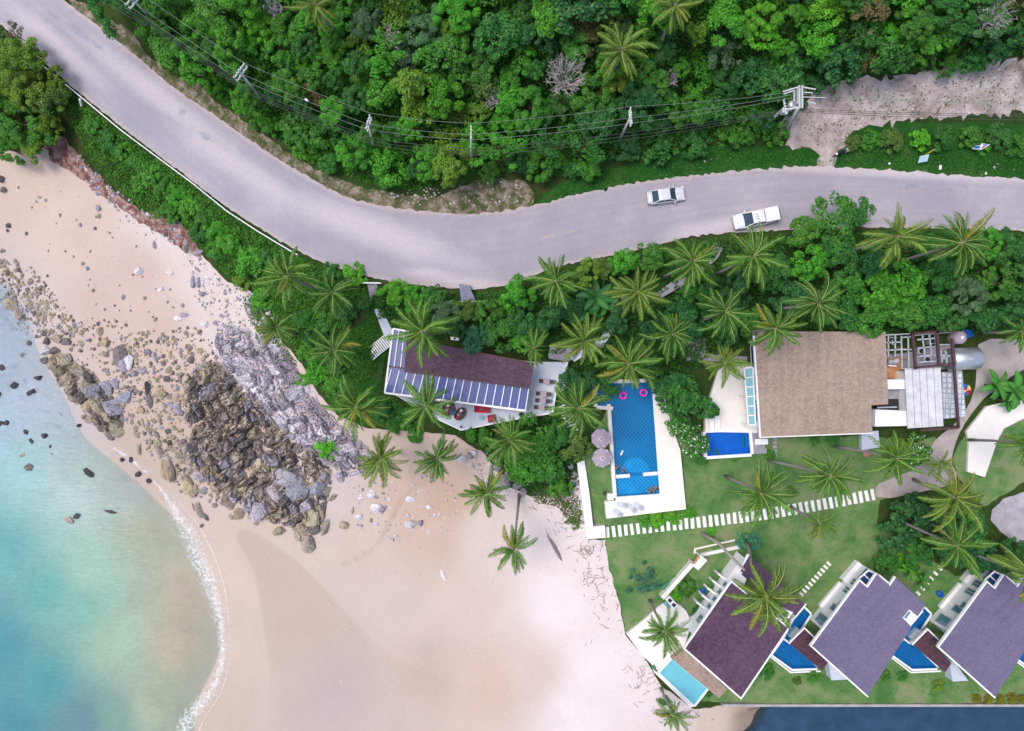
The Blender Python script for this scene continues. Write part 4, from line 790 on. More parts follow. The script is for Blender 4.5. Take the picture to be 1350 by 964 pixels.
def palm(px, py, rpx, label, h=10.5, base=None, tint=0, n=20, dead=1, kind='coconut_palm'):
    n += 10
    rng = random.Random(int(px * 13 + py)); bx = atg(*base) if base else None
    zg = bx[2] if bx else atg(px, py, h)[2]; zt = zg + h; x, y = at(px, py, zt)
    if not bx: bx = (x + rng.uniform(-.5, .5), y + rng.uniform(-.5, .5), 0); bx = (bx[0], bx[1], ht(bx[0], bx[1]))
    t = thing(kind, label, 'palm tree', (bx[0], bx[1], bx[2] - .1), 0, None)
    tm = palm_trunk((0, 0, -.2), (x - bx[0], y - bx[1], zt - bx[2])); tm.build('trunk', M['palmbark'], t, True, world=False)
    L = rpx * (CAM_H - zt) / FOC * 1.06; base_c = [(.066, .188, .030), (.042, .150, .028), (.115, .205, .034)][tint]
    top = (x - bx[0], y - bx[1], zt - bx[2] + .1); a0 = rng.uniform(0, 6.28); tl = rng.uniform(0, .30); ta = rng.uniform(0, 6.28)
    for i in range(n):
        u = i / (n - 1); el = (72 if i < 3 else 48 if u < .38 else 26 if u < .7 else 6); a = a0 + i * 2.39996 + rng.uniform(-.42, .42); s = L * rng.uniform(.62, 1.14) * (1.0 if el < 60 else .8)
        k = rng.uniform(.82, 1.18); c = [v * k for v in base_c]
        if u > .75: c = [c[0] * 1.12, c[1] * .98, c[2]]
        if rng.random() < .05: c = [.22, .21, .03]
        inst('frond', rng.choice(FR[el]), t, top, (rng.uniform(-.4, .4), tl * math.cos(a - ta) + rng.uniform(-.16, .16), a), (s, s, s), c)
    for i in range(dead): a = rng.uniform(0, 6.28); inst('dead_frond', rng.choice(DRY), t, top, (rng.uniform(-.3, .3), 0, a), (L * .85,) * 3, (.20, .15, .07))
    sp = MB(); sp.lathe([(.0, .45), (.10, .3), (.17, 0), (.12, -.2), (0, -.25)], 8); sp.build('crown_bud', M['palmbark'], t, True, world=False).location = top
    return t
PALMS = [
 (380,365,44,'coconut palm with long pale fronds beside the lower end of the guardrail',9,None,0,18),(438,386,36,'darker coconut palm just right of the guardrail end',8,None,1,18),(365,432,29,'small coconut palm at the edge of the pale stones above the rocks',7,None,0,17),
 (441,462,36,'coconut palm left of the striped side stairs',8.5,None,1,17),(471,536,44,'large coconut palm between the grey rocks and the plum roofed house',9,None,0,22),(557,437,46,'tall coconut palm over the top left corner of the plum roof',12,None,0,18),
 (561,535,42,'coconut palm over the glass canopy and deck edge',10.5,None,0,16),(502,604,36,'coconut palm at the top of the sand beside the grey rocks',8.5,None,2,20),(577,605,33,'coconut palm on the sand below the deck, second from the rocks',8.5,None,1,22),
 (672,580,38,'coconut palm rising below the deck point over green trees',9.5,(683,643),0,18),(642,650,34,'coconut palm standing in the open sand left of the twisted trunk',8.5,None,0,22),(678,724,34,'coconut palm leaning far over the sand on a long bare trunk',8.5,(685,650),0,13),
 (733,371,40,'coconut palm at the road edge right of the road bend',10,None,0,22),(841,385,42,'big pale coconut palm above the blue ramp',11,None,2,22),(913,345,42,'coconut palm at the top end of the blue ramp beside the road',11,None,0,22),
 (993,338,42,'coconut palm in front of the white pickup',11.5,None,0,22),(1180,312,44,'coconut palm by the road with drooping yellow green fronds',12,None,2,15),(1268,320,48,'big dark coconut palm by the road near the right edge',12,None,1,18),
 (956,411,40,'dark coconut palm in the middle of the palm cluster',10.5,None,1,20),(1079,400,40,'coconut palm over the top left edge of the tan roof',11.5,None,1,20),(1022,433,36,'coconut palm just above the top left corner of the tan roof',11,None,0,18),
 (955,479,34,'coconut palm over the terrace and aqua glass canopy',9.5,None,2,15),(886,440,38,'coconut palm between the ramp and the glossy dark tree',10,None,1,19),(829,480,42,'coconut palm over the top end of the big pool',10,None,0,22),
 (770,450,42,'coconut palm with yellowing hanging fronds beside the dining terrace',11,None,2,15),(763,538,42,'coconut palm over the striped beach steps left of the big pool',10.5,None,0,19),(704,459,26,'small coconut palm touching the right end of the plum roof',8,None,0,12),
 (1003,650,44,'coconut palm on the lawn crossing the striped path, left one',12,(957,628),0,20),(1094,627,40,'coconut palm on the lawn below the tan house',12,(1013,607),0,18),(1181,604,40,'coconut palm beside the curved driveway with trunk from the house wall',12,(1100,588),0,18),
 (1080,689,24,'small coconut palm below the right part of the striped path',7.5,None,0,14),(1258,655,50,'large coconut palm with long arching fronds over the dark grove',13,(1205,632),2,15),(1262,720,44,'coconut palm in the dark grove behind the third villa',11,None,0,13),
 (1009,786,50,'large coconut palm over the first villa roof',13,(985,712),2,16),(877,832,38,'coconut palm on the terrace left of the first villa',10.5,None,0,19),(887,942,25,'small coconut palm on the sand below the turquoise pool',6.5,None,0,18),
 (1362,760,50,'coconut palm at the right edge reaching over the third villa roof',12,None,2,15),(1352,585,34,'coconut palm at the right edge with trunk across the white slab',11,(1277,580),0,16),(820,66,42,'tall coconut palm standing alone in the forest',8,None,2,13),
 (415,8,36,'coconut palm at the top edge of the left forest',8.5,(448,50),2,14),(890,8,38,'coconut palm at the top edge above the sedan',9,None,2,13),(1345,436,30,'palm at the right edge above the driveway',6,None,1,12),(1240,612,22,'young palm on the lawn beside the white slab',4,None,2,10)]
for p in PALMS: palm(*p, dead=(1 if p[7] < 20 else 0))
# dead leaning trunk without crown
b = atg(925,703); mb = MB(); e = Vector((*at(982,752,9.0), 9.0)); b = Vector(b); mb.tube([b, b.lerp(e, .35) + Vector((.3, .3, .3)), b.lerp(e, .7) + Vector((.1, .1, .2)), e], [.26, .19, .17, .13], 9)
tt = thing('dead_palm', 'bare grey dead palm leaning from the lawn over the first villa', 'dead palm', tuple(b)); mb.build('trunk', M['palmbark'], tt, True)
# banana clumps
def banana_leaf(seed):
    rng = np.random.default_rng(seed); V = []; F = []; A = []; n = 12; a = 1.0; p = np.zeros(3); P = [p.copy()]
    for i in range(n): a -= .14; p = p + np.array([math.cos(a), 0, math.sin(a)]) / n; P.append(p.copy())
    for i in range(n + 1):
        u = i / n; w = .17 * math.sin(math.pi * min(1, .06 + u * .93)) ** .6; z = .03; V += [P[i] + [0, -w, z * 2 + rng.uniform(-.02, .02)], P[i], P[i] + [0, w, z * 2 + rng.uniform(-.02, .02)]]; A += [.5, .95, .4]
        if i: b = 3 * (i - 1); F += [[b, b+1, b+4, b+3], [b+1, b+2, b+5, b+4]]
    return mesh_np('banana_leaf', np.array(V), np.array(F), M['leaf'], {'leafr': np.array(A)}, True)
BL = [banana_leaf(i) for i in range(3)]
def banana(px, py, rpx, label, k='mid', n=9, h=1.8, name='banana_plant'):
    x, y, z = atg(px, py, h); t = thing(name, label, 'banana plant' if 'banana' in label else 'plant', (x, y, z - .05)); s = rpx * .09 * 1.15; mb = MB(); mb.tube([(0, 0, -.1), (0, 0, h)], [.13, .09], 8); mb.build('stem', M['bark'], t, world=False)
    a0 = random.uniform(0, 6.28)
    for i in range(n): q = s * random.uniform(.8, 1.1); inst('leaf', random.choice(BL), t, (0, 0, h - .1), (random.uniform(-.3, .3), random.uniform(-.5, .15), a0 + i * 2.4), (q, q, q), tuple(v * random.uniform(.8, 1.2) for v in G[k]))
    return t
banana(785,392,24,'dark banana plant below the roadside olive tree','deep',10); banana(770,408,20,'dark banana plant, lower one of the pair beside the ramp','deep',9); banana(800,400,18,'dark banana plant touching the blue ramp','dark',8)
banana(1312,508,22,'broad leaved banana plant beside the curved driveway, left one','dark',9); banana(1338,515,24,'banana plant at the right edge beside the driveway','dark',9); banana(1326,528,18,'small banana plant above the white slab','dark',8,1.2); banana(1198,752,18,'broad leaved plant behind the second villa corner','mid',8,1.2,'broad_leaved_plant'); banana(1215,765,15,'arching plant beside the second row of stepping stones','dark',8,1.0,'broad_leaved_plant')

# ------------------------------------------------------------------ rocks
def m_rock(name):
    t = NT(name); oi = t.n('ShaderNodeObjectInfo'); v = t.coord(); n = t.noise(2.0, 6, .7, v, .6); n2 = t.noise(9, 4, .7, v)
    cv = t.n('ShaderNodeCombineXYZ'); f = t.math('ADD', .42, t.math('ADD', t.math('MULTIPLY', n, .85), t.math('MULTIPLY', n2, .35))); [t.l(f, cv.inputs[i]) for i in range(3)]
    col = t.mix(1.0, oi.outputs['Color'], cv.outputs[0], 'MULTIPLY'); vo = t.n('ShaderNodeTexVoronoi', feature='DISTANCE_TO_EDGE'); vo.inputs['Scale'].default_value = 1.3; nd = t.n('ShaderNodeTexNoise'); nd.inputs['Scale'].default_value = 2; t.l(v, nd.inputs['Vector']); t.l(t.mix(.5, v, nd.outputs['Color'], 'ADD'), vo.inputs['Vector'])
    ck = t.ramp(vo.outputs['Distance'], [(.0, .35), (.05, 1.0)]); col = t.mix(1.0, col, ck, 'MULTIPLY')
    return t.end(t.principled(col, .85, .2, 0, t.bump(t.math('ADD', n2, ck), .5, .06)))
M['rock'] = m_rock('boulder_stone')
def rock_mesh(seed, flat=.7):
    import bmesh
    rng = np.random.default_rng(seed); bm = bmesh.new(); n = rng.integers(13, 22)
    d = rng.normal(size=(n, 3)); d /= np.linalg.norm(d, axis=1, keepdims=True); d *= rng.uniform(.8, 1.1, (n, 1)); d[:, 2] *= flat
    for p in d: bm.verts.new(p)
    r = bmesh.ops.convex_hull(bm, input=bm.verts); bmesh.ops.delete(bm, geom=[g for g in r['geom_interior'] if isinstance(g, bmesh.types.BMVert)], context='VERTS')
    bmesh.ops.bevel(bm, geom=list(bm.edges), offset=.09, segments=2, profile=.6, affect='EDGES', clamp_overlap=True)
    bmesh.ops.triangulate(bm, faces=list(bm.faces)); bmesh.ops.subdivide_edges(bm, edges=[e for e in bm.edges if e.calc_length() > .35], cuts=1)
    for v in bm.verts: v.co += v.co.normalized() * float(rng.normal(0, .018))
    mx = max(max(abs(v.co.x), abs(v.co.y)) for v in bm.verts); bmesh.ops.scale(bm, vec=(1/mx,) * 3, verts=bm.verts)
    me = bpy.data.meshes.new('boulder'); bm.to_mesh(me); bm.free(); me.materials.append(M['rock']); me.polygons.foreach_set('use_smooth', [False] * len(me.polygons)); return me
ROCKM = [rock_mesh(900 + i, [.6, .75, .9][i % 3]) for i in range(14)]
RC = dict(brown=(.31, .265, .225), dark=(.165, .145, .142), wet=(.075, .07, .085), grey=(.30, .28, .33), blue=(.28, .285, .33), beige=(.36, .29, .20), pale=(.62, .58, .62), olive=(.325, .285, .21), purple=(.33, .30, .34))
RCN = dict(brown='brown', dark='dark grey', wet='dark wet', grey='grey', blue='blue grey', beige='beige', pale='pale whitish', olive='olive brown', purple='purplish grey')
ROCKS = []
def rock(px, py, rx, ry=None, ang=0, k='brown', lift=.25):
    ry = ry or rx * random.uniform(.75, .95); x, y, z = atg(px, py); s = .0945; hz = min(rx, ry) * s * random.uniform(.85, 1.15)
    kk = random.uniform(.85, 1.3); c = tuple(v * kk * random.uniform(.97, 1.03) for v in RC[k])
    zc = z + hz * lift if z > -.02 else (-hz * .95 - .03 if k == 'wet' and random.random() < .55 else max(z + hz * .2, -hz * random.uniform(-.1, .5)))
    o = inst('boulder', random.choice(ROCKM), None, (x, y, zc), (random.uniform(-.15, .15), random.uniform(-.15, .15), math.radians(-ang) + random.choice([0, math.pi])), (rx * s * 1.05, ry * s * 1.05, hz), c)
    sz = 'big' if max(rx, ry) > 11 else 'mid sized' if max(rx, ry) > 6 else 'small'; shp = 'long narrow ' if max(rx, ry) > 1.8 * min(rx, ry) else ''
    ROCKS.append((o, px, py, '%s %s%s rock' % (sz, shp, RCN[k]))); o['category'] = 'rock'; return o
for r in [(10,360,5,4),(16,401,9,8,0,'olive'),(25,414,10,6,90,'brown'),(39,453,4,4,0,'dark'),(32,468,4),(58,440,4,4,0,'dark'),(75,447,9,6,20,'olive'),(62,450,6,5,0,'dark'),(61,463,8,7,0,'pale'),(73,463,8,6,0,'dark'),(81,475,8,8,0,'beige'),(91,473,8,6,60,'brown'),(88,450,7,5,0,'dark'),(99,433,7,4,90,'olive'),(113,434,5,2.4,10,'brown'),(107,439,5,3,0,'beige'),(107,452,5,4,0,'olive'),(133,437,8,5,70,'beige'),(138,452,8,6,0,'beige'),(140,468,5,4),(107,462,3,2),(123,383,3,2.6),(20,344,3),(2,345,5),(4,331,4)]: rock(*r)
for r in [(10,509,7.5),(23,508,6),(34,504,5.5),(52,498,7,4),(43,519,6.5),(12,495,4),(6,485,5.5),(19,483,4,2.6),(51,540,4.2),(82,546,7,4,45),(63,542,3.4),(75,561,6,2.5,25),(62,559,3.4),(64,574,5.5,4),(39,568,6,3.2,45),(46,579,6,3.2,60),(4,558,8.5,7),(14,557,5),(2,520,6),(58,620,3),(54,620,3.6),(71,588,3.6),(62,591,2.5),(73,598,2.2),(122,663,3.4),(109,678,7,4,-40),(116,687,7,3.6,-60),(105,561,3.5),(162,606,3.4),(173,606,2.8,4),(183,625,4.5),(197,634,4.6,3.4),(30,525,5),(3,495,5),(48,515,4)]: rock(*r[:4], *(r[4:5] or (0,)), k='wet', lift=.42)
for r in [(33,596,9,8.5,0,'brown'),(46,614,6.5,6,0,'dark'),(120,622,9,4.4,40,'wet'),(147,673,12,5,8,'wet'),(99,684,9,6,-10,'brown')]: rock(*r, lift=.6)
for r in [(60,475,7,6,0,'dark'),(70,484,9,6,30,'brown'),(86,475,10,7,0,'beige'),(88,496,9,7,0,'olive'),(104,489,13,8,30,'brown'),(93,509,10,8,60,'olive'),(112,506,20,9,-58,'brown'),(98,524,8,6,0,'brown'),(124,516,15,13,60,'blue'),(120,536,12,9,0,'beige'),(137,508,7,6,0,'grey'),(145,512,5,9,0,'grey'),(150,537,15,12,10,'blue'),(119,554,8,5,0,'brown'),(111,550,4),(130,556,7,5,0,'dark'),(140,558,8,5,30,'dark'),(135,566,7,4,30,'dark'),(145,576,7,4,40,'dark'),(158,570,11,6,-25,'brown'),(128,545,8,6,0,'dark'),(108,520,8,6,0,'dark'),(78,490,6,6,0,'dark'),(150,572,6,4,0,'dark'),
 (159,470,18,9,-80,'dark'),(164,482,14,7,-80,'grey'),(170,478,11,6,-80,'pale'),(167,523,10,8,-30,'blue'),(195,511,11,5,-85,'wet'),(197,527,12,5.5,85,'dark'),(188,488,6,5,0,'grey'),(178,492,6,5,0,'blue'),(194,464,6,4.5,0,'grey'),(205,471,8,4.5,70,'grey'),(144,511,10,6,80,'grey'),(152,506,9,5,80,'grey'),(188,558,6.5,3,60,'olive'),(179,565,4,5,0,'brown'),(186,540,6,4.5,20,'beige'),(173,548,4.5,2.2,0,'brown'),(212,520,9,7,0,'beige'),(226,533,6,5,0,'grey'),(234,537,5,5,0,'grey'),(249,533,5,4.5,0,'dark'),(237,545,6,5,0,'grey'),
 (221,621,18,9,72,'beige'),(227,618,16,4,78,'dark'),(247,640,17,7,65,'beige'),(250,632,13,4.5,55,'brown'),(257,646,11.5,5.5,80,'brown'),(211,593,11,5,55,'brown'),(184,592,10,3.2,85,'olive'),(181,572,4.5),(207,574,5.5,3,60,'brown'),(226,591,6,5,0,'olive'),(199,583,5,4,0,'olive'),(236,619,6,4,35,'olive'),(250,622,6,5,0,'brown'),(254,590,8,7.5,0,'wet'),(263,672,11,4,75,'brown'),(255,667,6.5,2,80,'brown'),(271,681,7,3.4,60,'dark'),(286,643,11,7.5,60,'beige'),(295,663,6,5),(305,666,7,5,80,'brown'),(305,682,5,4),(283,666,4),(270,646,5,4,0,'grey'),(278,653,4,2.5,40),(266,693,4,2.6,-20,'dark'),(238,586,5,4),(236,600,6,5,0,'olive'),(240,608,6,4,0,'brown'),(250,610,6,5,0,'brown'),(262,608,5,6,0,'grey'),(270,620,6,6,0,'beige'),(280,620,7,9,0,'beige'),(263,627,7,6,0,'grey'),(272,600,6,6,0,'grey'),
 (379,632,23,14,15,'purple'),(394,649,18,14,-25,'blue'),(366,650,21,9,48,'purple'),(421,644,14,12,0,'blue'),(429,628,9,8,0,'purple'),(344,674,14,11,-75,'grey'),(326,665,12,8,80,'grey'),(316,677,9,7.5,0,'beige'),(304,665,7,5.5,80,'brown'),(296,662,6.5,4,40,'brown'),(354,652,11,8,50,'dark'),(341,649,12,9,60,'dark'),(368,700,9,6.5,5,'olive'),(370,679,8,6,0,'brown'),(381,682,8,6,80,'brown'),(395,674,9,7.5,0,'brown'),(409,679,17,13,60,'olive'),(421,676,11,6,70,'beige'),(429,695,13,5.5,-70,'brown'),(400,694,11,8,0,'olive'),(408,716,13,10,70,'brown'),(392,706,8,5,70,'olive'),(440,655,8,3.4,-40,'brown'),(415,698,9,7,0,'dark'),(355,672,9,7,0,'brown'),(362,686,7,5,0,'dark'),(384,664,12,6,20,'dark'),(408,660,9,5,0,'dark'),(330,680,5,4,0,'brown'),(338,690,4,3),(310,645,9,8,0,'olive'),(300,640,7,6,0,'beige'),(322,640,10,7,-40,'olive'),(318,625,7,7,0,'grey'),(305,622,8,7,0,'grey')]: rock(*r)
for r in [(453,693,7,6,0,'olive'),(490,651,6,6,0,'pale'),(497,670,8,6,0,'pale'),(503,672,5,5,0,'grey'),(541,690,9,6,0,'pale'),(554,689,5,5,0,'grey'),(541,658,6,4,0,'pale'),(566,668,5,3.4,20,'pale'),(474,682,5,4,0,'pale'),(585,758,8,3,60,'pale'),(465,672,6,2,-75,'olive'),(475,655,4,3.4,0,'pale'),(496,691,5,2,0,'pale'),(513,658,3,3,0,'pale'),(537,680,3,3,0,'pale'),(522,707,3,2.6,0,'pale'),(489,686,3.6,2,90,'olive'),
 (130,275,5,4,0,'grey'),(12,298,4.5,3.6,0,'dark'),(2,236,5,6,0,'dark'),(5,250,4,4,0,'dark'),(268,373,6,3,-60,'pale'),(255,370,12,3.5,-80,'blue'),(262,372,9,3,-80,'blue'),(275,366,9,2.6,5,'pale'),(267,388,6,4,0,'grey'),(248,325,9,4,-70,'dark'),(245,318,7,3,-75,'grey'),(262,332,7,4,0,'grey'),(204,323,6,3,-80,'grey'),(183,358,6,5,0,'pale'),(212,382,5,3,-50,'pale'),(191,393,3,2.6,0,'brown'),(225,360,6,3,0,'pale'),(235,420,5,3,0,'pale'),(205,421,4,2.4,-40,'brown'),(243,415,6,3,0,'grey'),(53,261,2.6,1.6,0,'brown'),(270,428,7,4,0,'pale'),(620,600,6,5,0,'grey'),(655,617,7,5,0,'grey'),(663,630,8,6,0,'grey'),(668,640,6,5,0,'blue'),(608,605,8,5,0,'pale'),(625,598,5,5,0,'pale'),(690,648,6,8,0,'purple'),(683,640,7,5,0,'grey'),(757,625,5,4,0,'grey'),(755,636,5,4,0,'blue'),(752,615,4,4,0,'grey')]: rock(*r)
rng = random.Random(21)
FIELD = [np.array(p, float) for p in ([(212,455),(245,450),(282,470),(300,500),(292,545),(262,560),(235,545),(215,520),(205,490)], [(185,555),(235,550),(300,555),(310,600),(290,640),(262,640),(230,600),(195,600)])]
have = [(r[1], r[2]) for r in ROCKS]; tries = 0
while len(ROCKS) < 298 and tries < 9000:
    tries += 1; P = rng.choice(FIELD); x = rng.uniform(185, 310); y = rng.uniform(450, 640)
    if inside(P, np.array([x]), np.array([y]))[0] and all((x - a) ** 2 + (y - b) ** 2 > 36 for a, b in have): rock(x, y, rng.uniform(2.8, 5.2), None, rng.uniform(0, 180), rng.choice(['brown', 'brown', 'olive', 'beige', 'dark', 'grey'])); have.append((x, y))
# small stones: stuff
def stones(name, polys, n, cols, label, size=(.06, .2), seed=5):
    rng = np.random.default_rng(seed); V = []; F = []; C = []; base = np.array([[1,0,0],[.2,.95,0],[-.8,.6,0],[-.9,-.5,0],[.1,-1,0],[.3,.2,.75],[-.35,.0,.65]]); bf = [[0,1,5],[1,2,5],[2,6,5],[2,3,6],[3,4,6],[4,5,6],[4,0,5]]
    for poly, m in zip(polys, n):
        W = atgs(poly)[:, :2]; x0, y0 = W.min(0); x1, y1 = W.max(0); X = rng.uniform(x0, x1, m * 4); Y = rng.uniform(y0, y1, m * 4); k = inside(W, X, Y); X = X[k][:m]; Y = Y[k][:m]; Z = hts(X, Y) + .02
        for x, y, z in zip(X, Y, Z):
            s = rng.uniform(*size) * rng.uniform(.5, 1.3); a = rng.uniform(0, 6.28); c, q = math.cos(a), math.sin(a); b = len(V); g = rng.uniform(.6, 1.2)
            for p in base: V.append((x + s*(c*p[0]*g - q*p[1]), y + s*(q*p[0]*g + c*p[1]), z + s*p[2]))
            F += [[i + b for i in f] for f in bf]; C += [cols[rng.integers(len(cols))]] * 7
    t = NT(name); col = t.attr('stone', 'Vector'); m_ = t.end(t.principled(col, .9, .15)); o = inst(name, mesh_np(name, np.array(V), np.array(F), m_, {'stone': np.array(C)})); return tag(o, label, 'stones', kind='stuff')
BC = [RC[k] for k in ('brown', 'olive', 'beige', 'dark', 'grey')]
stones('beach_stones', [[(160,440),(260,430),(310,470),(330,560),(300,670),(240,650),(180,580),(150,540)],[(80,420),(160,420),(200,470),(150,500),(100,480)],[(0,340),(40,350),(90,410),(110,440),(60,450),(0,430)],[(20,240),(250,320),(280,400),(150,430),(60,370),(0,300)],[(250,560),(330,570),(350,640),(300,665),(260,630)]], [1300, 150, 520, 60, 600], BC, 'small brown stones scattered over the rocky part of the beach', (.09, .34), 5)
stones('pale_stones', [[(235,310),(290,365),(340,400),(380,470),(330,470),(290,440),(250,380)],[(455,630),(600,620),(610,690),(560,720),(470,710)],[(600,590),(660,600),(690,650),(650,660)],[(95,195),(150,250),(230,300),(250,330),(180,300),(110,240)],[(740,620),(762,620),(770,700),(750,690)],[(318,388),(345,386),(362,425),(330,430)]], [420, 160, 160, 260, 90, 200], [RC['pale'], RC['grey'], RC['blue'], (.5, .45, .45)], 'pale broken stones scattered along the upper beach', (.08, .26), 6)
stones('lot_rubble', [[(1040,140),(1110,110),(1350,80),(1350,148),(1130,165),(1060,190)],[(640,240),(690,238),(700,270),(600,275),(540,270),(480,255)],[(860,205),(1340,215),(1340,232),(900,228)]], [260, 220, 22], [(.6, .55, .55), (.35, .3, .3), (.7, .68, .68)], 'pale rubble scattered on the dirt lot and verge', (.05, .17), 7)
stones('sand_specks', [[(330,720),(480,700),(640,740),(740,950),(400,950)],[(40,220),(250,320),(220,420),(100,380)]], [300, 260], [(.35, .28, .24), (.75, .7, .68)], 'tiny shells and stones dotting the open sand', (.03, .08), 8)

# bedrock: cracked blocks grown over the ground
def bedrock(name, poly, label, cells, elong, ang, amp, cols, seed, step=.17, crack=.22, base=.25):
    rng = np.random.default_rng(seed); W = densify(smooth_line(atgs(poly)[:, :2], 1, True), .8, .18); x0, y0 = W.min(0); x1, y1 = W.max(0)
    gx, gy = np.meshgrid(np.arange(x0, x1, step), np.arange(y0, y1, step)); ny_, nx_ = gx.shape; X = gx.ravel(); Y = gy.ravel(); ins = inside(W, X, Y); ed = np.where(ins, segdist(W, X, Y, True), 0)
    def rotc(X, Y): c, s = math.cos(ang), math.sin(ang); return (X*c + Y*s) / elong, (-X*s + Y*c)
    wx = X + .5 * np.sin(Y * 1.1) + .22 * np.sin(X * 2.9 + Y * 2.1); wy = Y + .5 * np.sin(X * .9 + 2) + .2 * np.sin(Y * 3.1 - X * 1.7)
    Z = np.zeros(len(X)); CI = None
    for lev, (m, a) in enumerate(((cells, amp), (cells * 6, amp * .42))):
        sx = rng.uniform(x0, x1, m); sy = rng.uniform(y0, y1, m); a1, b1 = rotc(wx, wy); a2, b2 = rotc(sx, sy); hh = rng.uniform(0, 1, m); tx = rng.normal(0, .2, m); ty = rng.normal(0, .2, m)
        i1 = np.empty(len(X), int); f = np.empty(len(X))
        for s in range(0, len(X), 4000):
            d = np.hypot(a1[s:s+4000, None] - a2, b1[s:s+4000, None] - b2); o = np.argpartition(d, 1, 1)[:, :2]; dd = np.take_along_axis(d, o, 1); j = np.argmin(dd, 1); i1[s:s+4000] = np.take_along_axis(o, j[:, None], 1)[:, 0]; f[s:s+4000] = np.abs(dd[:, 0] - dd[:, 1])
        Z += a * (hh[i1] + tx[i1] * (X - sx[i1]) + ty[i1] * (Y - sy[i1])) - a * 1.1 * np.clip(1 - f / (crack * (1 if lev == 0 else .5)), 0, 1)
        if lev == 0: CI = rng.integers(0, len(cols), m)[i1]; CV = rng.uniform(.75, 1.2, m)[i1]
        else: CV = CV * rng.uniform(.8, 1.2, m)[i1]
    env = np.clip(ed / 1.3, 0, 1) ** .7; Zt = hts(X, Y) + (Z + base + .05 * rng.normal(size=len(X))) * env - .25 * (1 - env)
    C = np.array(cols)[CI] * CV[:, None]; g = np.arange(len(X)).reshape(ny_, nx_); F = np.stack([g[:-1, :-1], g[:-1, 1:], g[1:, 1:], g[1:, :-1]], -1).reshape(-1, 4); F = F[ins[F].all(1)]
    used = np.unique(F); mp = -np.ones(len(X), int); mp[used] = np.arange(len(used))
    t = NT(name); cc = t.attr('stone', 'Vector'); n = t.noise(2.5, 6, .75); cv = t.n('ShaderNodeCombineXYZ'); f = t.math('ADD', .5, n); [t.l(f, cv.inputs[i]) for i in range(3)]
    m_ = t.end(t.principled(t.mix(1.0, cc, cv.outputs[0], 'MULTIPLY'), .85, .2, 0, t.bump(n, .6, .08)))
    o = inst(name, mesh_np(name, np.column_stack([X, Y, Zt])[used], mp[F], m_, {'stone': C[used]})); return tag(o, label, 'bedrock')
bedrock('rock_outcrop', [(240,505),(258,480),(285,470),(305,485),(330,512),(352,532),(375,560),(400,578),(430,592),(446,628),(432,670),(428,700),(410,715),(385,700),(355,690),(320,680),(290,655),(265,632),(245,600),(250,570),(238,540)], 'brown cracked rock outcrop spreading over the middle of the beach', 300, 1.7, .9, .8, [RC['brown'], RC['olive'], RC['dark'], (.25, .215, .20), RC['brown'], RC['purple'], (.36, .31, .26)], 31, .125, crack=.16, base=.22)
bedrock('grey_rock_slope', [(282,425),(318,425),(345,440),(372,452),(395,480),(418,520),(440,548),(470,568),(490,590),(515,598),(522,615),(500,628),(470,632),(448,640),(436,632),(425,604),(392,596),(360,570),(336,545),(314,520),(294,492),(276,458)], 'pale grey weathered rock slope below the palms and shrubs', 420, 2.4, -.7, .5, [RC['purple'], RC['grey'], (.50, .46, .50), (.46, .44, .50), (.36, .32, .35), (.58, .54, .57)], 32, .125, crack=.15, base=.32)
bedrock('white_rock_patch', [(300,455),(330,470),(350,500),(372,520),(382,545),(360,545),(335,525),(312,505),(296,480)], 'whitish bleached rock patch between the brown and grey rocks', 60, 1.8, -.7, .45, [(.62, .58, .62), (.70, .67, .70), (.50, .46, .50)], 33, .15, base=.65)
bedrock('waterline_reef', [(58,462),(85,462),(108,478),(130,492),(145,515),(165,535),(168,560),(150,585),(128,570),(108,545),(88,525),(68,500)], 'dark brown rock reef along the waterline', 70, 1.6, -.8, .5, [RC['brown'], RC['dark'], RC['olive']], 34, .15, base=.35)
bedrock('shell_reef', [(18,360),(45,368),(70,395),(82,420),(70,442),(48,428),(28,405),(12,385)], 'low rough olive reef at the left edge of the sand', 90, 1.2, .4, .16, [RC['olive'], (.36, .32, .22), RC['brown'], (.45, .42, .36)], 35, .13, base=.05)
# driftwood
mb = MB(); a = Vector(atg(722,706,.1)); b = Vector(atg(741,740,.1)); mb.tube([a, a.lerp(b, .4) + Vector((.05, 0, .12)), a.lerp(b, .8) + Vector((0, 0, .1)), b], [.10, .24, .20, .06], 7)
tt = thing('driftwood_log', 'long dark driftwood log lying on the pale sand', 'driftwood', tuple(a)); mb.build('log', M['drift'], tt); mb = MB(); mb.tube([a + Vector((0, 0, .05)), a + Vector((-.3, .9, .1))], [.08, .03], 5); mb.build('bleached_end', M['deadwood'], tt)
mb = MB(); rng = random.Random(3)
for i in range(260):
    ctr = rng.choice([(735,660,28,18),(752,690,20,25),(780,760,20,25),(800,800,18,30),(735,650,30,8),(850,900,20,30),(900,945,30,10),(775,730,14,10)]); x, y, z = atg(rng.gauss(ctr[0], ctr[2]*.6), rng.gauss(ctr[1], ctr[3]*.6)); 
    px_ = x / ((CAM_H - z) / FOC) + CX; py_ = CY - y / ((CAM_H - z) / FOC)
    if inside(np.array(LAWN, float), np.array([px_]), np.array([py_]))[0]: continue
    L = rng.uniform(.3, 1.3); a = rng.uniform(0, 3.14); p = Vector((x, y, z + .07)); q = p + Vector((L*math.cos(a), L*math.sin(a), rng.uniform(0, .15))); mb.tube([p, p.lerp(q, .5) + Vector((rng.uniform(-.1, .1), rng.uniform(-.1, .1), .05)), q], [.026, .022, .010], 4, cap=False)
tag(mb.build('driftwood_twigs', M['drift']), 'dry driftwood twigs littering the sand near the lawn', 'driftwood', kind='stuff')

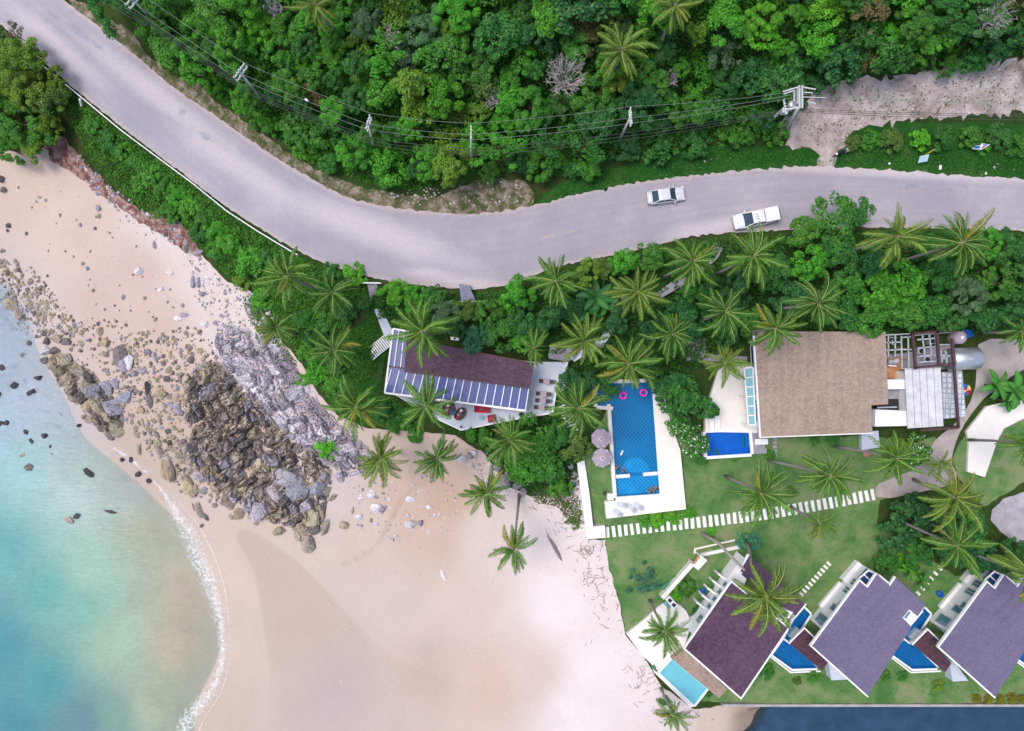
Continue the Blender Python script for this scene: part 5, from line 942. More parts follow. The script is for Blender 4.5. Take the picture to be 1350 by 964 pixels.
# ------------------------------------------------------------------ labels for the many
ORD = ['nearest', 'second nearest', 'third nearest', 'fourth nearest', 'fifth nearest', 'sixth nearest', 'seventh nearest', 'eighth nearest', 'ninth nearest', 'tenth nearest', 'eleventh nearest', 'twelfth nearest']
def name_many(items, marks, group_of):
    B = {}
    for o, px, py, d in items:
        m = min(marks, key=lambda k: (k[0] - px) ** 2 + (k[1] - py) ** 2); B.setdefault((d, m), []).append(((m[0] - px) ** 2 + (m[1] - py) ** 2, o))
    for (d, m), l in B.items():
        l.sort(key=lambda e: e[0])
        for i, (_, o) in enumerate(l):
            lab = '%s %s %s' % (d, ORD[min(i, 11)], m[2]) if len(l) > 1 else '%s near %s' % (d, m[2])
            tag(o, lab, None, group_of)
FM = [(314,94,'the first full utility pole'),(484,160,'the pole at the road bend'),(621,177,'the straight middle pole'),(832,152,'the pole left of the sedan'),(1050,120,'the transformer poles'),(747,93,'the bare white shrub'),(820,66,'the lone forest palm'),(415,8,'the top left palm'),(890,8,'the top edge palm'),(1318,8,'the top right bare shrub'),(1180,100,'the dirt lot'),(650,128,'the small bare shrub'),(200,20,'the corner pole'),(513,45,'the upper left bare shrub'),(1010,20,'the lime green crowns'),(878,200,'the roadside grass'),(1280,70,'the upper dirt lot edge'),(1130,60,'the upper forest edge'),(560,230,'the rubble verge'),(690,60,'the forest centre')]
name_many([t_ for t_ in TREES if t_[3] and 'bank' not in t_[3]], FM, 'trees of the hillside forest')
name_many([t_ for t_ in TREES if t_[3] and 'bank' in t_[3]], [(113,135,'the white rail post'),(250,275,'the guardrail middle'),(365,318,'the guardrail end'),(380,365,'the pale palm'),(441,462,'the stairs palm'),(471,536,'the rock edge palm'),(410,490,'the grey slope')], 'shrubs on the bank')
name_many(ROCKS, [(33,596,'the round water rock'),(20,510,'the left edge water'),(147,673,'the outermost water rock'),(124,516,'the blue topped boulder'),(159,473,'the dark striped stack'),(221,621,'the beige tooth rock'),(250,640,'the twin waterline rocks'),(394,649,'the blue grey block'),(408,716,'the lowest rock knob'),(330,670,'the outcrop lower edge'),(245,500,'the small rock field'),(265,560,'the rock field bottom'),(280,610,'the outcrop left edge'),(20,380,'the left sand reef'),(75,470,'the reef top end'),(135,450,'the loose beach stones'),(500,670,'the pale beach stones'),(550,690,'the pale rock pair'),(260,350,'the upper sand'),(665,630,'the leaning palm foot'),(150,570,'the reef lower end'),(195,520,'the long dark slab'),(755,625,'the white garden wall'),(5,250,'the left edge tree'),(453,693,'the lone brown stone'),(60,570,'the shallow water stones')], 'rocks on the beach and shore')
# ------------------------------------------------------------------ building helpers
def W(pts, z): return [at(a, b, z) for a, b in pts]
def unit(p, q): d = Vector((q[0]-p[0], q[1]-p[1])); return d.normalized()
def strip_along(mb, pts, z0, z1, w, closed=True, m=0, out=0.0):
    n = len(pts)
    for i in range(n if closed else n - 1):
        p = Vector(pts[i]); q = Vector(pts[(i+1) % n]); d = (q - p).normalized(); nn = Vector((d.y, -d.x)); a = p - d * w / 2 + nn * out; b = q + d * w / 2 + nn * out
        mb.prism([a - nn*w/2, b - nn*w/2, b + nn*w/2, a + nn*w/2], z0, (lambda x, y, f=z1, k=i: (f(x, y) if callable(f) else f) + .002 * (k % 2)), m)
def inset(pts, d):
    n = len(pts); a = sum(pts[i][0]*pts[(i+1) % n][1] - pts[(i+1) % n][0]*pts[i][1] for i in range(n)); sg = 1 if a > 0 else -1; out = []
    for i in range(n):
        p0, p1, p2 = Vector(pts[i-1]), Vector(pts[i]), Vector(pts[(i+1) % n]); e1 = (p1 - p0).normalized(); e2 = (p2 - p1).normalized()
        n1 = Vector((-e1.y, e1.x)) * sg; n2 = Vector((-e2.y, e2.x)) * sg; b = (n1 + n2); k = d / max(.25, (1 + n1.dot(n2)) / 1.0) ; out.append(tuple(p1 + b * k))
    return out
def center(pts): return (sum(p[0] for p in pts) / len(pts), sum(p[1] for p in pts) / len(pts))
def wall_hit(px, py, p0, p1):
    """where the sight line of a photo pixel meets the upright wall through p0-p1: (distance along, height)"""
    dx, dy = (px - CX) / FOC, (CY - py) / FOC; ex, ey = p1[0]-p0[0], p1[1]-p0[1]; L = math.hypot(ex, ey); ex /= L; ey /= L; nx_, ny_ = -ey, ex
    t_ = (p0[0]*nx_ + p0[1]*ny_) / (dx*nx_ + dy*ny_); return ((dx*t_-p0[0])*ex + (dy*t_-p0[1])*ey, CAM_H - t_)
def wall_window(parent, p0, p1, s, z0, z1, w, side=1, frame='white', pane='window'):
    d = unit(p0, p1); nn = Vector((-d.y, d.x)) * side; c = Vector(p0) + d * s; ang = math.atan2(d.y, d.x); f = MB()
    for (u, za, zb, ww) in ((-w/2, z0, z1, .09), (w/2, z0, z1, .09)): q = c + d * u + nn * .03; f.box(q.x, q.y, za - .045, zb + .045, ww, .12, ang)
    for zz in (z0, z1): q = c + nn * .028; f.box(q.x, q.y, zz - .045, zz + .043, w, .11, ang)
    fo = f.build('window', M[frame], parent); g = MB(); q = c + nn * .01; g.box(q.x, q.y, z0 + .045, z1 - .045, w - .09, .05, ang); g.build('pane', M[pane], fo); return fo

# ------------------------------------------------------------------ beach house with plum roof, glass canopy and deck
ZD = 4.35; ZR = 7.6; ZG = 7.0
loc = (*center(W([(537,450),(703,480),(698,511),(533,490)], ZD)), ZD)
bh = thing('beach_house', 'plum roofed beach house with blue glass canopy and pale pointed deck', 'house', loc)
deckp = W([(516,517),(512,500),(521,452),(536,462),(640,470),(702,477),(749,477.5),(745,497),(736,497),(728.5,545),(698,549),(608,567),(578,553)], ZD)
mb = MB(); mb.prism(deckp, ZD - .35, ZD); dk = mb.build('deck', M['bluedeck'], bh)
mb = MB(); strip_along(mb, [deckp[i] for i in (8, 9, 10, 11, 12, 0)], ZD - .40, ZD + .07, .16, False); mb.build('edge_beam', M['white'], dk)
for p in [(608,562),(583,551),(655,556),(722,541),(560,540)]: mb = MB(); x, y = at(*p, ZD - 1.5); mb.tube([(x, y, ht(x, y) - .3), (x, y, ZD - .36)], .16, 8); mb.build('pillar', M['concrete'], bh)
roofp = W([(537,447),(703.5,479),(698.5,511.5),(533.5,490)], ZR)
def rz(x, y, a=roofp): return ZR + .06 * ((y - a[2][1]))
mb = MB(); mb.prism(roofp, lambda x, y: rz(x, y) - .22, rz); rf = mb.build('roof', M['roofplum'], bh)
mb = MB(); strip_along(mb, roofp, lambda x, y: rz(x, y) - .27, lambda x, y: rz(x, y) + .012, .10) ; mb.build('fascia', M['rust'], rf)
mb = MB(); wp = inset(roofp, .7)
for i in range(4):
    if i != 2: strip_along(mb, [wp[i], wp[(i+1) % 4]], ZD + .002, ZR - .26, .18, False)
mb.build('wall', M['white'], bh)
mb = MB(); strip_along(mb, [wp[2], wp[3]], ZD + .002, ZR - .5, .06, False); gd = mb.build('glass_front', M['windowdark'], bh)
# canopy: sheet of glass and white bars
can = W([(518.5,433.5),(539,437),(533.5,489),(697,513),(692.5,541.5),(507.5,518)], ZG)
mb = MB(); mb.prism(can, ZG - .03, ZG); cg = mb.build('glass_canopy', M['glassblue'], bh)
A0, A1 = Vector(at(507.5,518,ZG)), Vector(at(692.5,541.5,ZG)); B0, B1 = Vector(at(516,487,ZG)), Vector(at(697,513,ZG))
for i in range(18):
    u = i / 17.0
    p = A0.lerp(A1, u); q = B0.lerp(B1, u); mb = MB(); mb.bar((p.x, p.y, ZG + .05), (q.x, q.y, ZG + .05), .10, .12); mb.build('rafter', M['white'], cg)
for a, b in [((512.5,484),(519,434)),((519.5,485),(526,435.5)),((528,486),(533,436.5))]: mb = MB(); p = at(*a, ZG); q = at(*b, ZG); mb.bar((*p, ZG + .06), (*q, ZG + .06), .10, .12); mb.build('rafter', M['white'], cg)
mb = MB(); p = at(512.5,483,ZG); q = at(534,486,ZG); mb.bar((*p, ZG + .09), (*q, ZG + .09), .16, .14); mb.build('cross_beam', M['rust'], cg)
mb = MB(); mb.bar((A0.x, A0.y, ZG + .02), (A1.x, A1.y, ZG + .02), .22, .24); p = at(518.5,433.5,ZG); mb.bar((A0.x, A0.y, ZG + .025), (*p, ZG + .025), .2, .22); p2 = at(539,437,ZG); mb.bar((*p, ZG+.02), (*p2, ZG+.02), .16, .2); mb.build('canopy_beam', M['white'], cg)
for u in (.03, .25, .5, .75, .98): p = A0.lerp(A1, u); mb = MB(); mb.box(p.x, p.y, ZD, ZG - .11, .14, .14, -.13); mb.build('post', M['white'], bh)
# terrace wall behind the dining area
mb = MB(); strip_along(mb, W([(748,478),(744.5,496)], ZD), ZD, ZD + .28, .12, False); strip_along(mb, W([(727,503),(728,545),(700,549)][1:], ZD), ZD, ZD + .10, .10, False); mb.build('kerb', M['white'], dk)
def stair(parent, a, b, width, n, z0, z1, name='staircase', mat='white', gap=.45):
    """flight from pixel a (height z0) to pixel b (height z1)"""
    p = Vector((*at(*a, z0), z0)); q = Vector((*at(*b, z1), z1)); d = Vector((q.x-p.x, q.y-p.y)); L = d.length; d.normalize(); ang = math.atan2(d.y, d.x); s = Vector((-d.y, d.x))
    mb = MB()
    for sg in (-1, 1): o_ = Vector((s.x, s.y, 0)) * sg * (width/2 + .04); mb.bar(p + o_ + Vector((0, 0, -.05)), q + o_ + Vector((0, 0, -.05)), .08, .22)
    so_ = mb.build(name, M[mat], parent)
    for i in range(n): u = (i + .5) / n; c = p.lerp(q, u); st = MB(); st.box(c.x, c.y, c.z - .05, c.z, L / n * (1 - gap), width - .03, ang); st.build('step', M[mat], so_)
    return so_
stair(bh, (513,447), (486,469), 1.35, 12, ZD, 3.9, gap=.38)
stair(bh, (741,498), (735.5,519), 1.15, 9, ZD, 3.75, gap=.42)
mb = MB(); x, y = at(599.5,446.5,6.4); mb.box(x, y, 5.9, 6.5, .95, .38, -.1); a = thing('air_conditioner', 'white air conditioner unit behind the plum roof', 'air conditioner', (x, y, 5.9)); mb.build('casing', M['white'], a); mb = MB(); mb.lathe([(.0, .0), (.14, .0), (.14, .02), (0, .02)], 14, (x, y, 6.5)); mb.build('fan_grille', M['black'], a); mb = MB(); mb.tube([(x-.4, y, ht(x, y)), (x-.4, y, 5.9)], .05, 6); mb.tube([(x+.4, y, ht(x, y)), (x+.4, y, 5.9)], .05, 6); mb.build('stand', M['metal'], a)
# walks
def walk(name, pts, z, mat, th=.18, label=None, cat=None):
    """a raised slab walk; pts (px,py) outline at level z (number or list per point)"""
    zs = z if hasattr(z, '__len__') else [z] * len(pts); P = [(*at(a, b, c), c) for (a, b), c in zip(pts, zs)]; n = len(P); mb = MB(); mb.add([(p[0], p[1], p[2] - th) for p in P] + P, [list(range(n)), list(range(n, 2*n))[::-1]] + [[i, n+i, n+(i+1) % n, (i+1) % n] for i in range(n)]); o = mb.build(name, M[mat])
    import bmesh; bm = bmesh.new(); bm.from_mesh(o.data); bmesh.ops.recalc_face_normals(bm, faces=bm.faces); bm.to_mesh(o.data); bm.free()
    return tag(o, label, cat) if label else tag(o, kind='structure')
walk('path', [(489,397),(497,396),(518,437),(514,447),(506,442)], [5.0,5.0,4.45,4.4,4.4], 'bluedeck', .25)
walk('path', [(484,374),(497,374),(500,397),(489,399)], [5.9,5.9,5.05,5.0], 'greyconc', .2)
mb = MB(); a = at(478,373,6.2); b = at(502,373.5,6.2); mb.bar((*a, 6.25), (*b, 6.25), .14, .16); a2 = MB(); 
g_ = thing('gate_rail', 'white low rail across the head of the path by the road', 'rail', (*a, 5.9)); mb.build('rail', M['white'], g_)
for p in (a, b): mb = MB(); mb.box(p[0], p[1], ht(*p), 6.18, .1, .1); mb.build('post', M['white'], g_)
walk('walkway', [(723,467),(726,455),(757,459),(757,473),(748,477),(724,473)], 4.36, 'greyconc')
walk('ramp', [(749,468),(790,447),(806,428),(812,433),(796,455),(757,477)], [4.4,4.5,4.6,4.6,4.5,4.4], 'bluedeck')
walk('ramp', [(862,388),(900,362),(935,333),(944,320),(953,328),(945,342),(905,374),(870,394)], [5.4,5.8,6.2,6.3,6.3,6.2,5.8,5.4], 'greyconc')
walk('walkway', [(905,448),(930,445),(932,466),(962,470),(985,470),(985,478),(905,476)], 4.0, 'greyconc')
# steps to the beach lawn, striped
st = thing('beach_steps', 'white and dark striped steps from the terrace down to the pool lawn', 'steps', (*at(748,555,3.7), 3.3))
P0 = Vector((*at(742,533,4.0), 4.0)); P1 = Vector((*at(757,570,3.5), 3.5)); ang = math.atan2((P1-P0).y, (P1-P0).x)
for i in range(10): c = P0.lerp(P1, (i+.5)/10); mb = MB(); mb.box(c.x, c.y, c.z - .5, c.z, .22, 1.15, ang); mb.build('step', M['white'], st)
mb = MB(); mb.add([], []); s = Vector((-(P1-P0).y, (P1-P0).x, 0)).normalized() * .5; mb.bar(P0 - Vector((0,0,.3)), P1 - Vector((0,0,.3)), 1.0, .3); mb.build('stringer', M['windowdark'], st)
# lean-to by the road
lt = thing('lean_to_roof', 'small blue grey lean-to roof at the edge of the road', 'canopy', (*at(615,388,6.6), 6.0)); q = W([(605,374),(618,376),(627,396),(608,397)], 6.9); mb = MB(); mb.prism(q, 6.82, 6.9); mb.build('roof_sheet', M['slate'], lt); mb = MB(); strip_along(mb, W([(606,398),(634,397)], 6.8), 6.7, 6.86, .12, False); mb.build('gutter', M['white'], lt)
for p in q: mb = MB(); mb.tube([(p[0]*.997, p[1], ht(*p) - .1), (p[0]*.997, p[1], 6.82)], .05, 6); mb.build('post', M['metal'], lt)

# ------------------------------------------------------------------ pools
def pool(name, label, water, zw, floor_mat, water_mat, rim=None, rimw=.35, rimh=.07, rim_mat='white', depth=1.0, seg=None):
    Wt = W(water, zw); lo = (*center(Wt), zw - depth); t = thing(name, label, 'swimming pool', lo)
    mb = MB(); mb.prism(Wt, zw - depth, zw - depth + .05); mb.build('pool_floor', M[floor_mat], t)
    mb = MB(); n = len(Wt); a = sum(Wt[i][0]*Wt[(i+1) % n][1] - Wt[(i+1) % n][0]*Wt[i][1] for i in range(n)); V = list(Wt) if a < 0 else list(Wt)[::-1]
    strip_along(mb, V, zw - depth, zw - .02, .10, True, 0, -.05 if True else 0); mb.build('pool_wall', M[floor_mat], t)
    mb = MB(); strip_along(mb, V, zw - depth - .3, zw + rimh, rimw, True, 0, -(rimw/2 + .09)); mb.build('rim', M[rim_mat], t)
    mb = MB(); mb.add([(p[0], p[1], zw) for p in V[::-1]], [list(range(n))]); mb.build('pool_water', M[water_mat], t)
    return t
ZP = 3.95
bp = pool('swimming_pool', 'large blue lattice tiled pool with shallow square at its lower end', [(787,507),(858,505),(866.5,624),(868.5,650),(814,654),(812,627),(806,535),(788.5,534)], ZP, 'tileblue', 'poolwater', rimw=.42, rim_mat='whitedeck', depth=.48)
for a, b in [((812,628.5),(830.5,627.2)),((848,625.6),(867,624))]: mb = MB(); p = at(*a, ZP + .05); q = at(*b, ZP + .05); mb.bar((*p, ZP - .35), (*q, ZP - .35), .42, .86); mb.build('dividing_wall', M['whitedeck'], bp)
mb = MB(); mb.prism(W([(813,630),(867,626.5),(868.3,649.5),(814.3,653)], ZP), ZP - .60, ZP - .36); mb.build('shallow_floor', M['tilelight'], bp)
mb = MB(); c = at(838.5,625,ZP)
for i, (r, h) in enumerate(((1.75, .25), (1.35, .42), (.95, .58))): mb.prism([(c[0] + r*math.cos(k*math.pi/14), c[1] + .15 + r*math.sin(k*math.pi/14)) for k in range(15)], ZP - .6 + .001*i, ZP - .46 + h*.4)
mb.build('curved_step', M['tilelight'], bp)
pts = [(863.2,506),(872,505),(884,555),(897,594),(904.5,671.5),(799.5,684),(797.5,661),(812,660),(872,655)]
mb = MB(); mb.prism(W(pts, ZP + .1), ZP - .9, ZP + .1); pd = mb.build('pool_deck', M['whitedeck']); tag(pd, 'white stone deck along the right and lower side of the large pool', 'deck')
mb = MB(); mb.prism(W([(801,651),(808,651),(809,659),(801,660)], ZP + .05), ZP - .9, ZP + .06); tag(mb.build('pool_plinth', M['whitedeck']), 'small white square plinth at the lower left corner of the large pool', 'plinth')
ZW = 3.45
mb = MB(); mb.prism(W([(760.5,609),(770.5,607),(777,650),(782,694.5),(797.5,693),(798.5,709),(774,711)], ZW), 1.2, ZW); tag(mb.build('white_garden_wall', M['white']), 'broad white L shaped garden wall between the sand and the pool lawn', 'wall')
# small pool
sp = pool('plunge_pool', 'small rectangular deep blue pool with white rim below the terrace', [(931.5,571.5),(986,569),(988.5,597),(933,600.5)], ZP, 'tiledeep', 'poolwater', rimw=.36, depth=.5)
for k in (0, 1): mb = MB(); mb.prism(W([(977 + k*5,575),(981.5 + k*5,574.8),(983 + k*5,590),(978.5 + k*5,590.2)], ZP), ZP - .6, ZP - .28 + .14*k); mb.build('pool_step', M['tilevilla'], sp)

# ------------------------------------------------------------------ tan roofed house
ZT = 7.6
tr_ = W([(994,437),(1166.5,437.5),(1170,533),(1148,534.5),(1149.5,571),(1003,577)], ZT)
th = thing('tan_house', 'large house with a wide tan shingle roof and aqua glass canopy', 'house', (*center(tr_), 3.6))
mb = MB(); mb.prism(tr_, lambda x, y: ZT - .25 + .02*(x - 35), lambda x, y: ZT + .02*(x - 35)); rf = mb.build('roof', M['rooftan'], th)
mb = MB(); strip_along(mb, [tr_[5], tr_[0]], lambda x, y: ZT - .32 + .02*(x-35), lambda x, y: ZT + .03 + .02*(x-35), .16, False); strip_along(mb, [tr_[4], tr_[5]], lambda x, y: ZT - .32 + .02*(x-35), lambda x, y: ZT + .02 + .02*(x-35), .12, False); mb.build('fascia', M['white'], rf)
mb = MB(); mb.prism(inset(tr_, .8), 3.0, ZT - .55); mb.build('wall', M['white'], th)
wp = inset(tr_, .8); 
for u in (.15, .4, .65, .87): p, q = wp[4], wp[5]; L = math.hypot(q[0]-p[0], q[1]-p[1]); wall_window(th, q, p, L*u, 4.6, 6.2, 1.6, -1)
for u in (.2, .5, .8): p, q = wp[5], wp[0]; L = math.hypot(q[0]-p[0], q[1]-p[1]); wall_window(th, p, q, L*u, 4.0, 6.4, 2.6, 1, 'white', 'windowdark')
cn_ = W([(981,486),(992.5,484.5),(996,560.5),(986.5,560)], 6.6); mb = MB(); mb.prism(cn_, 6.56, 6.6); gc = mb.build('glass_canopy', M['glassaqua'], th)
for i in range(7): u = i/6; p = Vector(cn_[0]).lerp(Vector(cn_[3]), u); q = Vector(cn_[1]).lerp(Vector(cn_[2]), u); mb = MB(); mb.bar((p.x, p.y, 6.62), (q.x, q.y, 6.62), .12, .12); mb.build('rafter', M['white'], gc)
mb = MB(); mb.bar((*cn_[0], 6.6), (*cn_[3], 6.6), .14, .16); mb.bar((*cn_[1], 6.605), (*cn_[2], 6.605), .14, .16); mb.build('canopy_beam', M['white'], gc)
for u in (0, .5, 1): p = Vector(cn_[0]).lerp(Vector(cn_[3]), u); mb = MB(); mb.box(p.x, p.y, 3.5, 6.52, .12, .12); mb.build('post', M['white'], th)
mb = MB(); mb.prism(W([(948,484),(994,480),(999,571),(930,569.5),(930,545)], ZP + .03), 3.0, ZP + .03); tag(mb.build('terrace', M['whitedeck']), kind='structure')
mb = MB(); mb.prism(W([(986,570),(1003,567),(1008,582),(1010,598),(992,599)], ZP - .02), 3.0, ZP - .02); tag(mb.build('terrace', M['greyconc']), kind='structure')
mb = MB(); mb.box(*at(1004,582.5,4.4), 4.3, 4.42, 1.55, .68, .02); x, y = at(1004,582.5,4.4); so_ = thing('outdoor_counter', 'white outdoor counter at the lower left corner of the tan house', 'counter', (x, y, 3.7)); mb.build('top', M['white'], so_); mb = MB(); mb.box(x, y, 3.72, 4.298, 1.35, .5, .02); mb.build('cabinet', M['metal'], so_)
mb = MB(); mb.box(*at(1003,594,3.9), 3.72, 3.95, 1.3, .55); x, y = at(1003,594,3.9); so_ = thing('pool_equipment_box', 'grey blue equipment box right of the small blue pool', 'equipment box', (x, y, 3.7)); mb.build('casing', M['metal'], so_); mb = MB(); mb.box(x, y, 3.95, 3.985, 1.36, .6); mb.build('lid', M['greyconc'], so_)
for i in range(5): x, y, z = atg(1021, 578 + i*5.6); mb = MB(); mb.box(x, y, z + .04, z + .13, .5, .36, .05 * i); tag(mb.build('stepping_stone', M['greyconc']), ['top','second','third','fourth','bottom'][i] + ' grey stepping stone beside the tan house lower left corner', 'stepping stone', 'stones beside the tan house')

# ------------------------------------------------------------------ service yard right of the tan house
sy = thing('service_building', 'white flat roofed service block beside the tan house roof', 'building', (*at(1218,525,3.6), 3.6))
main = W([(1193,487),(1240,484.5),(1243.8,562),(1197,565)], 6.4); mb = MB(); mb.prism(main, 6.25, 6.4); rf = mb.build('roof_panel', M['whitemetal'], sy)
for u in (.2, .4, .6, .8): p = Vector(main[0]).lerp(Vector(main[1]), u); q = Vector(main[3]).lerp(Vector(main[2]), u); mb = MB(); mb.bar((p.x, p.y, 6.41), (q.x, q.y, 6.41), .05, .05); mb.build('seam', M['greyconc'], rf)
mb = MB(); mb.prism(inset(main, .25), 3.3, 6.24); mb.build('wall', M['white'], sy)
for q, z, nm in [([(1154,540),(1196,542),(1196.5,561.5),(1153.5,562.5)], 6.0, 'roof_box'), ([(1170,500.5),(1193.5,500.5),(1193.5,513),(1170.5,513.5)], 6.0, 'roof_box')]: mb = MB(); mb.prism(W(q, z), 4.2, z); mb.build(nm, M['white'], sy)
mb = MB(); mb.prism(W([(1166,525),(1192,526),(1192,541),(1157,540),(1157,533),(1168,532)], 4.3), 3.4, 4.35); mb.build('dark_opening', M['black'], sy)  # shade inside the opening put in as a solid black block
mb = MB(); p = at(1156,537.5,5.4); q = at(1182,536.8,5.4); mb.bar((*p, 5.4), (*q, 5.4), .16, .12); mb.build('pipe_tray', M['metal'], sy)
mb = MB(); mb.prism(W([(1168,473),(1191,470),(1191,499),(1169,500)], 4.2), 3.3, 4.2); mb.build('low_roof', M['ruststain'], sy)
mb = MB(); mb.prism(W([(1170,514),(1194,514),(1195,526),(1171,526)], 4.6), 3.3, 4.6); mb.build('low_roof', M['greyconc'], sy)
fr = thing('steel_frame', 'maroon and grey steel roof frame over the service yard', 'steel frame', (*at(1225,465,5.5), 3.6))
mb = MB(); mb.prism(W([(1166.5,441),(1256,436.5),(1258,487),(1166.5,488)], 3.9), 3.3, 3.9); mb.build('yard_slab', M['greyconc'], fr)
def framebar(lst, z, w, mat, nm):
    for a, b in lst: mb = MB(); mb.bar((*at(*a, z), z), (*at(*b, z), z), w, w); mb.build(nm, M[mat], fr)
framebar([((1203,439),(1207,487)),((1235,437),(1238,481)),((1255,446),(1263.5,564)),((1207,484.5),(1257,480.5)),((1203,440),(1257,436)),((1263.5,564),(1214,567.5))], 6.9, .26, 'rust', 'beam')
framebar([((1166,442),(1203,440)),((1188,443),(1189,486)),((1189,461),(1205,461)),((1188,445),(1203,444)),((1189,486),(1206,486)),((1209,459),(1234,457)),((1216,442),(1219,471)),((1225,441),(1228,470)),((1209,448),(1233,446)),((1211,470),(1236,468)),((1206,442),(1235,439.5)),((1235,439.5),(1255,438)),((1233,440),(1236,480)),((1238,455),(1255,454)),((1240,462),(1242,478)),((1246,462),(1248,479)),((1238,470),(1256,469)),((1197,443),(1198,486)),((1211,478),(1236,476)),((1171,443),(1171,470)),((1180,442),(1180,470)),((1168,452),(1188,451)),((1168,462),(1188,461))], 6.5, .14, 'metal', 'rail')
for a in [(1203,440),(1235,437),(1256,437),(1257,481),(1263,563),(1207,486)]: mb = MB(); p = at(*a, 6.9); mb.box(p[0], p[1], 3.4, 6.78, .2, .2); mb.build('post', M['rust'], fr)
mb = MB(); mb.prism(W([(1241,491),(1268,489),(1274,549),(1244,552)], 4.4), 3.4, 4.4); tg = mb.build('tiled_terrace', M['whitegrid']); tag(tg, 'white tiled strip with dark grid lines beside the service block', 'terrace')
mb = MB()
for i in range(5): u = i/4; p = Vector(at(1242,491,5.8)).lerp(Vector(at(1268,490,5.8)), u); q = Vector(at(1245,552,5.8)).lerp(Vector(at(1273,549,5.8)), u); mb.bar((p.x, p.y, 5.8), (q.x, q.y, 5.8), .06, .06)
for i in range(9): u = i/8; p = Vector(at(1242,491,5.74)).lerp(Vector(at(1245,552,5.74)), u); q = Vector(at(1268,490,5.74)).lerp(Vector(at(1273,549,5.74)), u); mb.bar((p.x, p.y, 5.74), (q.x, q.y, 5.74), .06, .06)
mb.build('pergola_grid', M['metal'], fr)
tk = thing('water_tank', 'big silver horizontal cylinder tank at the right end of the yard', 'tank', (*at(1271,473,4.4), 3.6)); z = 5.2; p = Vector((*at(1250,474.5,z), z)); q = Vector((*at(1289.5,472,z), z)); d = (q-p).normalized(); r = 1.32
mb = MB(); mb.tube([p - d*.02, p + d*.18, p + d*.20, q - d*.20, q - d*.18, q], [r*.9, r, r*1.015, r*1.015, r, r*.88], 32); mb.build('drum', M['tank'], tk, True); 
for u in (.25, .75): c = p.lerp(q, u); mb = MB(); mb.box(c.x, c.y, 3.4, z - r*.8, .3, 2.0, math.atan2(d.y, d.x)); mb.build('cradle', M['rust'], tk)
mb = MB(); c = p.lerp(q, .5); mb.lathe([(.22, 0), (.22, .16), (0, .17)], 14, (c.x, c.y, z + r - .02)); mb.build('hatch', M['metal'], tk)
x, y = at(1266.5,445,5.2); wt = thing('water_butt', 'pale round water butt above the silver tank', 'water butt', (x, y, 3.6)); mb = MB(); mb.lathe([(.75, -1.7), (.80, -.9), (.78, 0), (.55, .18), (.2, .25), (0, .25)], 20, (x, y, 5.2)); mb.build('drum', M['parasol'], wt, True); mb = MB(); mb.lathe([(.2, 0), (.2, .1), (0, .1)], 12, (x, y, 5.44)); mb.build('lid', M['white'], wt)
x, y = at(1277,440,5.0); bt = MB(); rng = random.Random(4); vs = [(x + 1.1*(i/9-.5) , y + .9*(j/7-.5) , 4.9 + .35*math.sin(i*1.3)*math.cos(j*1.1) + rng.uniform(-.1, .1)) for j in range(8) for i in range(10)]; vs = [(a + rng.uniform(-.1, .1), b + rng.uniform(-.1, .1), c) for a, b, c in vs]; bt.add(vs, [[j*10+i, j*10+i+1, j*10+i+11, j*10+i+10] for j in range(7) for i in range(9)]); bt.add([(a, b, 3.7) for a, b, c in vs], [[j*10+i, j*10+i+10, j*10+i+11, j*10+i+1] for j in range(7) for i in range(9)])
tag(bt.build('tarpaulin', M['bluetarp']), 'crumpled blue tarpaulin heap beside the silver tank', 'tarpaulin')
# plant on the service yard
for i, (px, py, lab) in enumerate([(1214,463,'grey condenser unit on the yard slab, left of four'),(1222,474,'grey condenser unit on the yard slab, lowest of four'),(1229,450,'grey condenser unit on the yard slab, topmost of four'),(1247,470,'grey condenser unit on the yard slab, right of four')]):
    x, y = at(px, py, 4.6); t_ = thing('condenser_unit', lab, 'condenser unit', (x, y, 3.9), .1*i, 'condenser units in the service yard'); mb = MB(); mb.box(0, 0, 0, .85, .95, .7); mb.build('casing', M['metal'], t_, world=False); mb = MB(); mb.lathe([(0, .856), (.28, .856), (.28, .88), (0, .88)], 14); mb.build('fan_grille', M['black'], t_, world=False)
rng = random.Random(8)
for i in range(9):
    a = (1168 + rng.uniform(0, 20), 444 + rng.uniform(0, 40)); L_ = rng.uniform(6, 16); v_ = rng.random() < .5; b = (a[0] + (L_ if v_ else 1), a[1] + (1 if v_ else L_*.8)); mb = MB(); mb.tube([(*at(*a, 4.1), 4.0 + .05*i), (*at(*b, 4.1), 4.0 + .05*i)], rng.uniform(.05, .11), 6); mb.build('pipe', M[['metal', 'white', 'ruststain'][i % 3]], fr)
x, y = at(1176,477,4.6); t_ = thing('water_pump', 'grey water pump on the rusty low roof by the tan roof', 'pump', (x, y, 4.2)); mb = MB(); mb.tube([(-.5, 0, .35), (.35, 0, .35)], .28, 12); mb.build('motor', M['metal'], t_, world=False); mb = MB(); mb.lathe([(0, 0), (.35, 0), (.38, .5), (.2, .7), (0, .72)], 12, (.55, .1, 0)); mb.build('pressure_vessel', M['polegrey'], t_, True, world=False)
